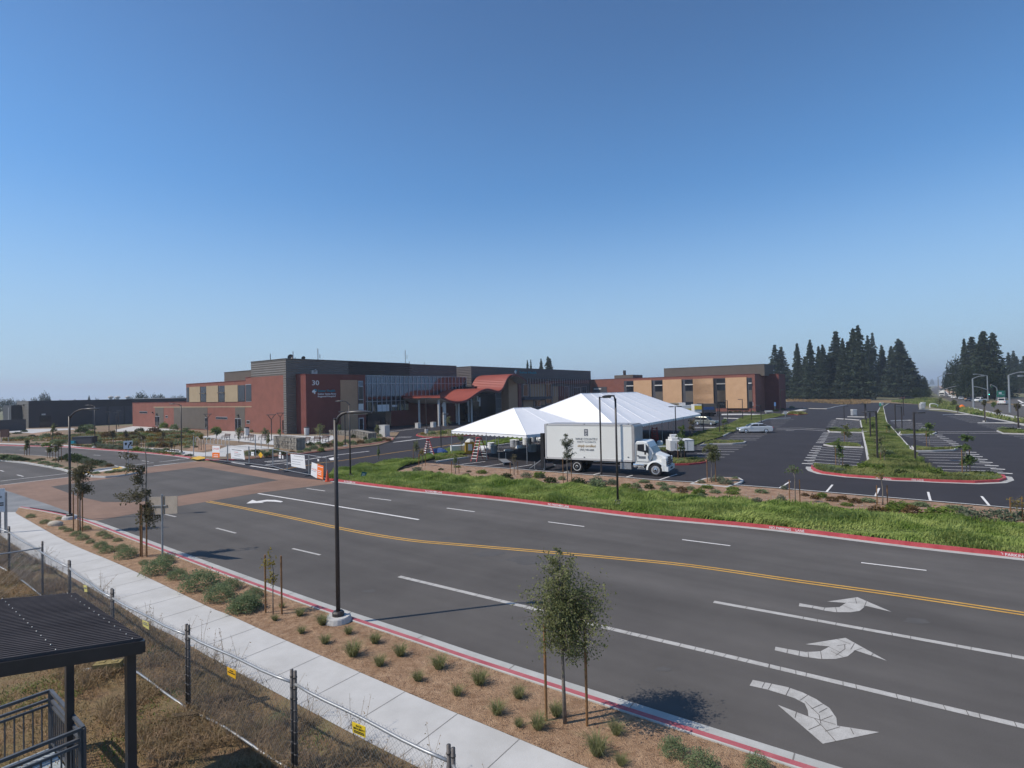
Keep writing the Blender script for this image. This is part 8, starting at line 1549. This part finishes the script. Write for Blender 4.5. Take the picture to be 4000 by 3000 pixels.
MB().box(c_[3] + ux * .38 + uy * .62 + Vector((0, -.03, 0)), (ux.length * .32, .06, uy.length * .24)).build('route_plate', 'sign_white', pn); MB().box(c_[3] + ux * .5 + uy * .36 + Vector((0, -.03, 0)), (ux.length * .8, .05, uy.length * .03)).build('rule', 'sign_white', pn); [MB().bar((x, .1, 0), (x, .1, c_[0].z), .2).build('post', 'galv', t) for x in (c_[0].x + .4, c_[1].x - .4)]
aw = math.atan2(E2.y, E2.x)
for x, y, L_, W_, H_, pt, kd, hd, l in ((1855, 797, 5.2, 2.0, 2.1, 'white_wall', 'van', aw - .25, 'white van seen from behind at the junction'), (1445, 757, 5.2, 1.95, 1.8, 'white_wall', 'pickup', aw + 2.6, 'white pickup truck turning on the highway'), (1125, 716, 4.6, 1.8, 1.4, 'silver', 'sedan', aw + math.pi, 'silver saloon coming along the highway'), (998, 696, 4.8, 1.9, 1.5, 'white_wall', 'sedan', aw + math.pi, 'white saloon leading the smaller white car'), (932, 667, 4.7, 1.8, 1.5, 'white_wall', 'sedan', aw + math.pi, 'smaller white car following the white saloon'), (1285, 742, 4.7, 1.8, 1.4, 'dark_paint', 'sedan', aw + 2.7, 'dark low car before the pickup'), (835, 608, 4.8, 1.9, 1.8, 'dark_paint', 'wagon', aw + math.pi, 'dark estate car behind the white lorry'), (780, 545, 4.8, 1.9, 1.9, 'dark_paint', 'wagon', aw, 'dark far estate car up the highway'), (720, 515, 4.6, 1.8, 1.5, 'dark_paint', 'sedan', aw + math.pi, 'tiny dark car at the highway end'), (205, 715, 5.0, 1.9, 1.8, 'dark_paint', 'wagon', .1, 'dark estate car parked under the redwoods')):
    car('car', g('V', x, y, .01), hd, L_, W_, H_, pt, l, 'van' if kd == 'van' else 'truck' if kd == 'pickup' else 'car', 'highway traffic', kd, False)
p = g('V', 790, 672); t = empty('lorry', p, aw + math.pi, 'white lorry facing the camera on the highway', 'lorry'); MB().box((-2.5, 0, 2.3), (6, 2.4, 2.6)).build('cargo_box', 'white_wall', t); MB().box((1.6, 0, 1.5), (1.8, 2.2, 1.9)).build('cab', 'white_wall', t); MB().box((2.52, 0, 1.9), (.04, 1.9, .7)).build('windscreen', 'glass_dark', t); MB().box((2.52, 0, .9), (.06, 1.5, .5)).build('grille', 'chassis', t); [wheel(t, x, y, .48, .4, False, s) for x in (-3.6, 1.5) for y, s in ((-1.0, -1), (1.0, 1))]
# verge furniture
def cabinet(k, x, yb, yt, w, label, top='white_wall', body='barrel'):
    p = g(k, x, yb); h = zat(p, k, x, yt); w_ = w * CR[k][2] * mpp(p); t = empty('utility_cabinet', p, 0, label, 'cabinet', 'utility cabinets'); MB().box((0, 0, h / 2 - .1), (w_, w_ * .8, h - .2)).build('body', body, t); MB().box((0, 0, h - .1), (w_ * 1.04, w_ * .85, .2)).build('lid', top, t); MB().box((0, -w_ * .41, h * .45), (w_ * .7, .03, h * .6)).build('door', 'column', t)
cabinet('R', 1606, 268, 182, 62, 'grey utility cabinet with white lid by the far bays'); cabinet('V', 452, 872, 780, 66, 'grey utility cabinet with white lid before the verge'); cabinet('V', 470, 830, 758, 56, 'second utility cabinet behind the first on the verge'); cabinet('S', 160, 130, 82, 40, 'small green utility box in the median end', 'column', 'shrub_lime' if False else 'road_green')
p = g('R', 386, 236); t = empty('concrete_bench', p, .05, 'pale concrete bench before the wing end', 'bench'); h = zat(p, 'R', 386, 196); wq = 110 * CR['R'][2] * mpp(p); MB().box((0, 0, h * .45), (wq, .6, .12)).build('seat', 'concrete', t); MB().box((0, .3, h * .75), (wq, .12, h * .5)).build('backrest', 'concrete', t); [MB().box((x, 0, h * .2), (.2, .5, h * .4)).build('leg', 'concrete', t) for x in (-wq * .4, wq * .4)]
for k, x, yb, y0, y1, w, mt, l in (('R', 472, 205, 78, 135, 24, 'blue_sign', 'pale blue sign panel on a post before the shaded wing end'), ('Q', 1975, 255, 92, 155, 40, 'sign_white', 'pale sign panel on a post at the wing corner')):
    p = g(k, x, yb); t = empty('post_sign', p, 0, l, 'sign'); z0, z1 = zat(p, k, x, y1), zat(p, k, x, y0); MB().box((0, 0, (z0 + z1) / 2), (w * CR[k][2] * mpp(p), .08, z1 - z0)).build('panel', mt, t); MB().bar((0, .06, 0), (0, .06, z1), .1).build('post', 'galv', t)
p = g('R', 618, 290); t = empty('pay_post', p, 0, 'pale square post at the tip of the pavement', 'post'); h = zat(p, 'R', 618, 205); MB().box((0, 0, h * .5), (.12, .12, h)).build('post', 'galv', t); MB().box((0, -.05, h * .72), (.7, .1, h * .5)).build('panel', 'column', t)
p = g('V', 660, 850); h = zat(p, 'V', 640, 790); t = MB(); t.tube(curve([(-1.2, 0, 0), (-1.2, 0, h), (0, 0, h + .1), (1.0, 0, h - .3), (1.1, 0, .2)], 3), .14, 6); tag(t.build('pipe_hoop', 'white_wall', loc=p), 'white bent pipe hoop on the verge beside the cabinets', 'pipe')
p = g('V', 1140, 862); t = MB(); t.lathe([(.95, 0), (.75, .5), (.4, .85), (.1, 1.0)], n=9); o = tag(t.build('orange_barrier', 'orange', loc=p), 'orange barrier fabric heap on the highway verge', 'barrier'); o.scale = (1, .6, 1)
p = g('V', 405, 600); t = empty('hut', p, .2, 'pale roofed hut at the highway edge by the redwoods', 'hut'); k = mpp(p) * CR['V'][2]; MB().box((0, 0, 40 * k), (90 * k, 60 * k, 80 * k)).build('wall', 'tan_pale', t); MB().lathe([(80 * k, 80 * k), (10 * k, 125 * k)], n=4).build('roof', 'column', t)
# grass verge and field beyond the lot
struct(MB().sheet(gl('E', [(1170, 1012), (1170, 985), (2212, 985)]) + gl('F', [(900, 990), (1020, 1000), (900, 1045), (520, 1022), (250, 1040)]), .0).build('field', 'dry_ground'))
# roof vents far behind and the long grey roof
for x, l in ((1063, 'pale roof vent over the dark building, first of three'), (1128, 'pale roof vent over the dark building, middle of three'), (1228, 'pale roof vent over the dark building, last of three')):
    q = ray(*px('U', x, 236)); p = Vector((q.x / q.y * 190, 190, 0)); h = zat(p, 'U', x, 236); tag(MB().lathe([(.5, h - 3), (.5, h - .8), (.8, h - .7), (.8, h - .3), (.2, h)], p, 10).build('roof_vent', 'column'), l, 'vent', 'roof vents')
q0, q1 = ray(*px('U', 1410, 268)), ray(*px('U', 1790, 264)); A_, B_ = Vector((q0.x / q0.y * 190, 190, 0)), Vector((q1.x / q1.y * 190, 190, 0)); zz = zat(A_, 'U', 1410, 266); t = empty('warehouse', A_, 0, 'long grey roofed building behind the red wing', 'building'); MB().box(((B_ - A_).x / 2, 6, zz / 2), ((B_ - A_).x + 8, 12, zz)).build('wall', 'grey_wall', t); MB().box(((B_ - A_).x / 2, 6, zz + .1), ((B_ - A_).x + 8.4, 12.4, .25)).build('roof', 'column', t)
# ---------------------------------------------------------------- hills
m = MB(); n = 220; rows = 5; vs = []
for i in range(n + 1):
    a = R(-62 + 124 * i / n)
    for j in range(rows):
        d_ = 5200 + j * 700; hgt = (60 + 60 * (math.degrees(a) > 20)) * max(0, noise.noise(Vector((a * 5.0, 1.7, 0))) + .55 + .3 * noise.noise(Vector((a * 17, 4, 0)))) * math.sin(math.pi * (j + .15) / rows) * (1.0 if math.degrees(a) < -18 or math.degrees(a) > 20 else .35)
        vs.append((d_ * math.sin(a), d_ * math.cos(a), hgt - 12 * (j in (0, rows - 1))))
m.add(vs, [(i * rows + j, (i + 1) * rows + j, (i + 1) * rows + j + 1, i * rows + j + 1)[::-1] for i in range(n) for j in range(rows - 1)]); struct(m.build('hills', 'hill', smooth=True))
# ---------------------------------------------------------------- light
SUN_EL, SUN_AZ = 49.0, 15.0
el, az = R(SUN_EL), R(SUN_AZ)
d = Vector((math.cos(az) * math.cos(el), math.sin(az) * math.cos(el), -math.sin(el)))
sl = bpy.data.lights.new('sun', 'SUN'); sl.energy = 4.4; sl.angle = R(.5); sl.color = (1, .915, .80)
so = link('sun', sl); so.rotation_euler = d.to_track_quat('-Z', 'Y').to_euler()
w = bpy.data.worlds.new('World'); SC.world = w; w.use_nodes = True
nt = w.node_tree; bg = nt.nodes['Background']; sk = nt.nodes.new('ShaderNodeTexSky'); sk.sky_type = 'NISHITA'; sk.sun_disc = False
sk.sun_elevation = el; sk.sun_rotation = R(270 - SUN_AZ); sk.altitude = 50; sk.air_density = 1.0; sk.dust_density = .3; sk.ozone_density = 2.0
N, Lk = nt.nodes.new, nt.links.new
def mixc(kind, a, b, f=1.0):
    n = N('ShaderNodeMix'); n.data_type = 'RGBA'; n.blend_type = kind
    for v, i in ((f, 0), (a, 6), (b, 7)):
        if hasattr(v, 'links'): Lk(v, n.inputs[i])
        else: n.inputs[i].default_value = v if i == 0 else [*v, 1]
    return n.outputs[2]
# low pale sea haze near the horizon and a thin fog bank to the far left
tc = N('ShaderNodeTexCoord'); sp = N('ShaderNodeSeparateXYZ'); Lk(tc.outputs['Generated'], sp.inputs[0])
def rng(src, a, b, c=0.0, d_=1.0, smooth=True):
    m = N('ShaderNodeMapRange'); m.interpolation_type = 'SMOOTHSTEP' if smooth else 'LINEAR'
    for i, v in ((1, a), (2, b), (3, c), (4, d_)): m.inputs[i].default_value = v
    Lk(src, m.inputs[0]); return m.outputs[0]
def mth(op, a, b):
    m = N('ShaderNodeMath'); m.operation = op
    for i, v in ((0, a), (1, b)):
        if hasattr(v, 'links'): Lk(v, m.inputs[i])
        else: m.inputs[i].default_value = v
    return m.outputs[0]
tint = mixc('MULTIPLY', sk.outputs[0], mixc('MIX', (.70, 1.05, 1.34), (.76, 1.27, 1.62), rng(sp.outputs['Z'], .64, .34)))
hz = rng(sp.outputs['Z'], .0, .36, 1.0, .0)
hazed = mixc('MIX', tint, (4.6, 6.1, 7.7), mth('MULTIPLY', hz, .80))
mp = N('ShaderNodeMapping'); mp.inputs['Scale'].default_value = (5, 5, 34); Lk(tc.outputs['Generated'], mp.inputs[0])
cn = N('ShaderNodeTexNoise'); cn.inputs['Scale'].default_value = 1.6; cn.inputs['Detail'].default_value = 8; Lk(mp.outputs[0], cn.inputs[0])
left = rng(sp.outputs['X'], -.28, -.52)
fog = mth('MULTIPLY', mth('MULTIPLY', left, rng(sp.outputs['Z'], .042, .022)), rng(cn.outputs[0], .36, .56))
fogc = mixc('MIX', hazed, (4.7, 5.15, 6.5), mth('MULTIPLY', fog, .85))
Lk(fogc, bg.inputs[0]); bg.inputs[1].default_value = .095
SC.view_settings.view_transform = 'Standard'; SC.view_settings.look = 'None'; SC.view_settings.exposure = 0; SC.view_settings.gamma = 1
SC.render.engine = 'CYCLES'; SC.cycles.use_denoising = True; SC.cycles.denoising_prefilter = 'ACCURATE'; SC.cycles.denoising_input_passes = 'RGB_ALBEDO_NORMAL'; SC.cycles.max_bounces = 6; SC.cycles.transparent_max_bounces = 8; SC.cycles.volume_bounces = 1
SC.cycles.caustics_reflective = False; SC.cycles.caustics_refractive = False; SC.cycles.sample_clamp_indirect = 4
# ---------------------------------------------------------------- summer haze over the whole place
hb = MB(); hb.box((0, 2500, 79), (14200, 14200, 160.4)); hm = bpy.data.materials.new('summer haze'); hm.use_nodes = True; n2 = hm.node_tree; n2.nodes.remove(n2.nodes['Principled BSDF'])
pv = n2.nodes.new('ShaderNodeVolumePrincipled'); pv.inputs['Density'].default_value = .00027; pv.inputs['Color'].default_value = (.70, .80, .95, 1); pv.inputs['Anisotropy'].default_value = .2
n2.links.new(pv.outputs[0], n2.nodes['Material Output'].inputs['Volume']); X['haze'] = hm
struct(hb.build('haze', 'haze'), 'stuff')
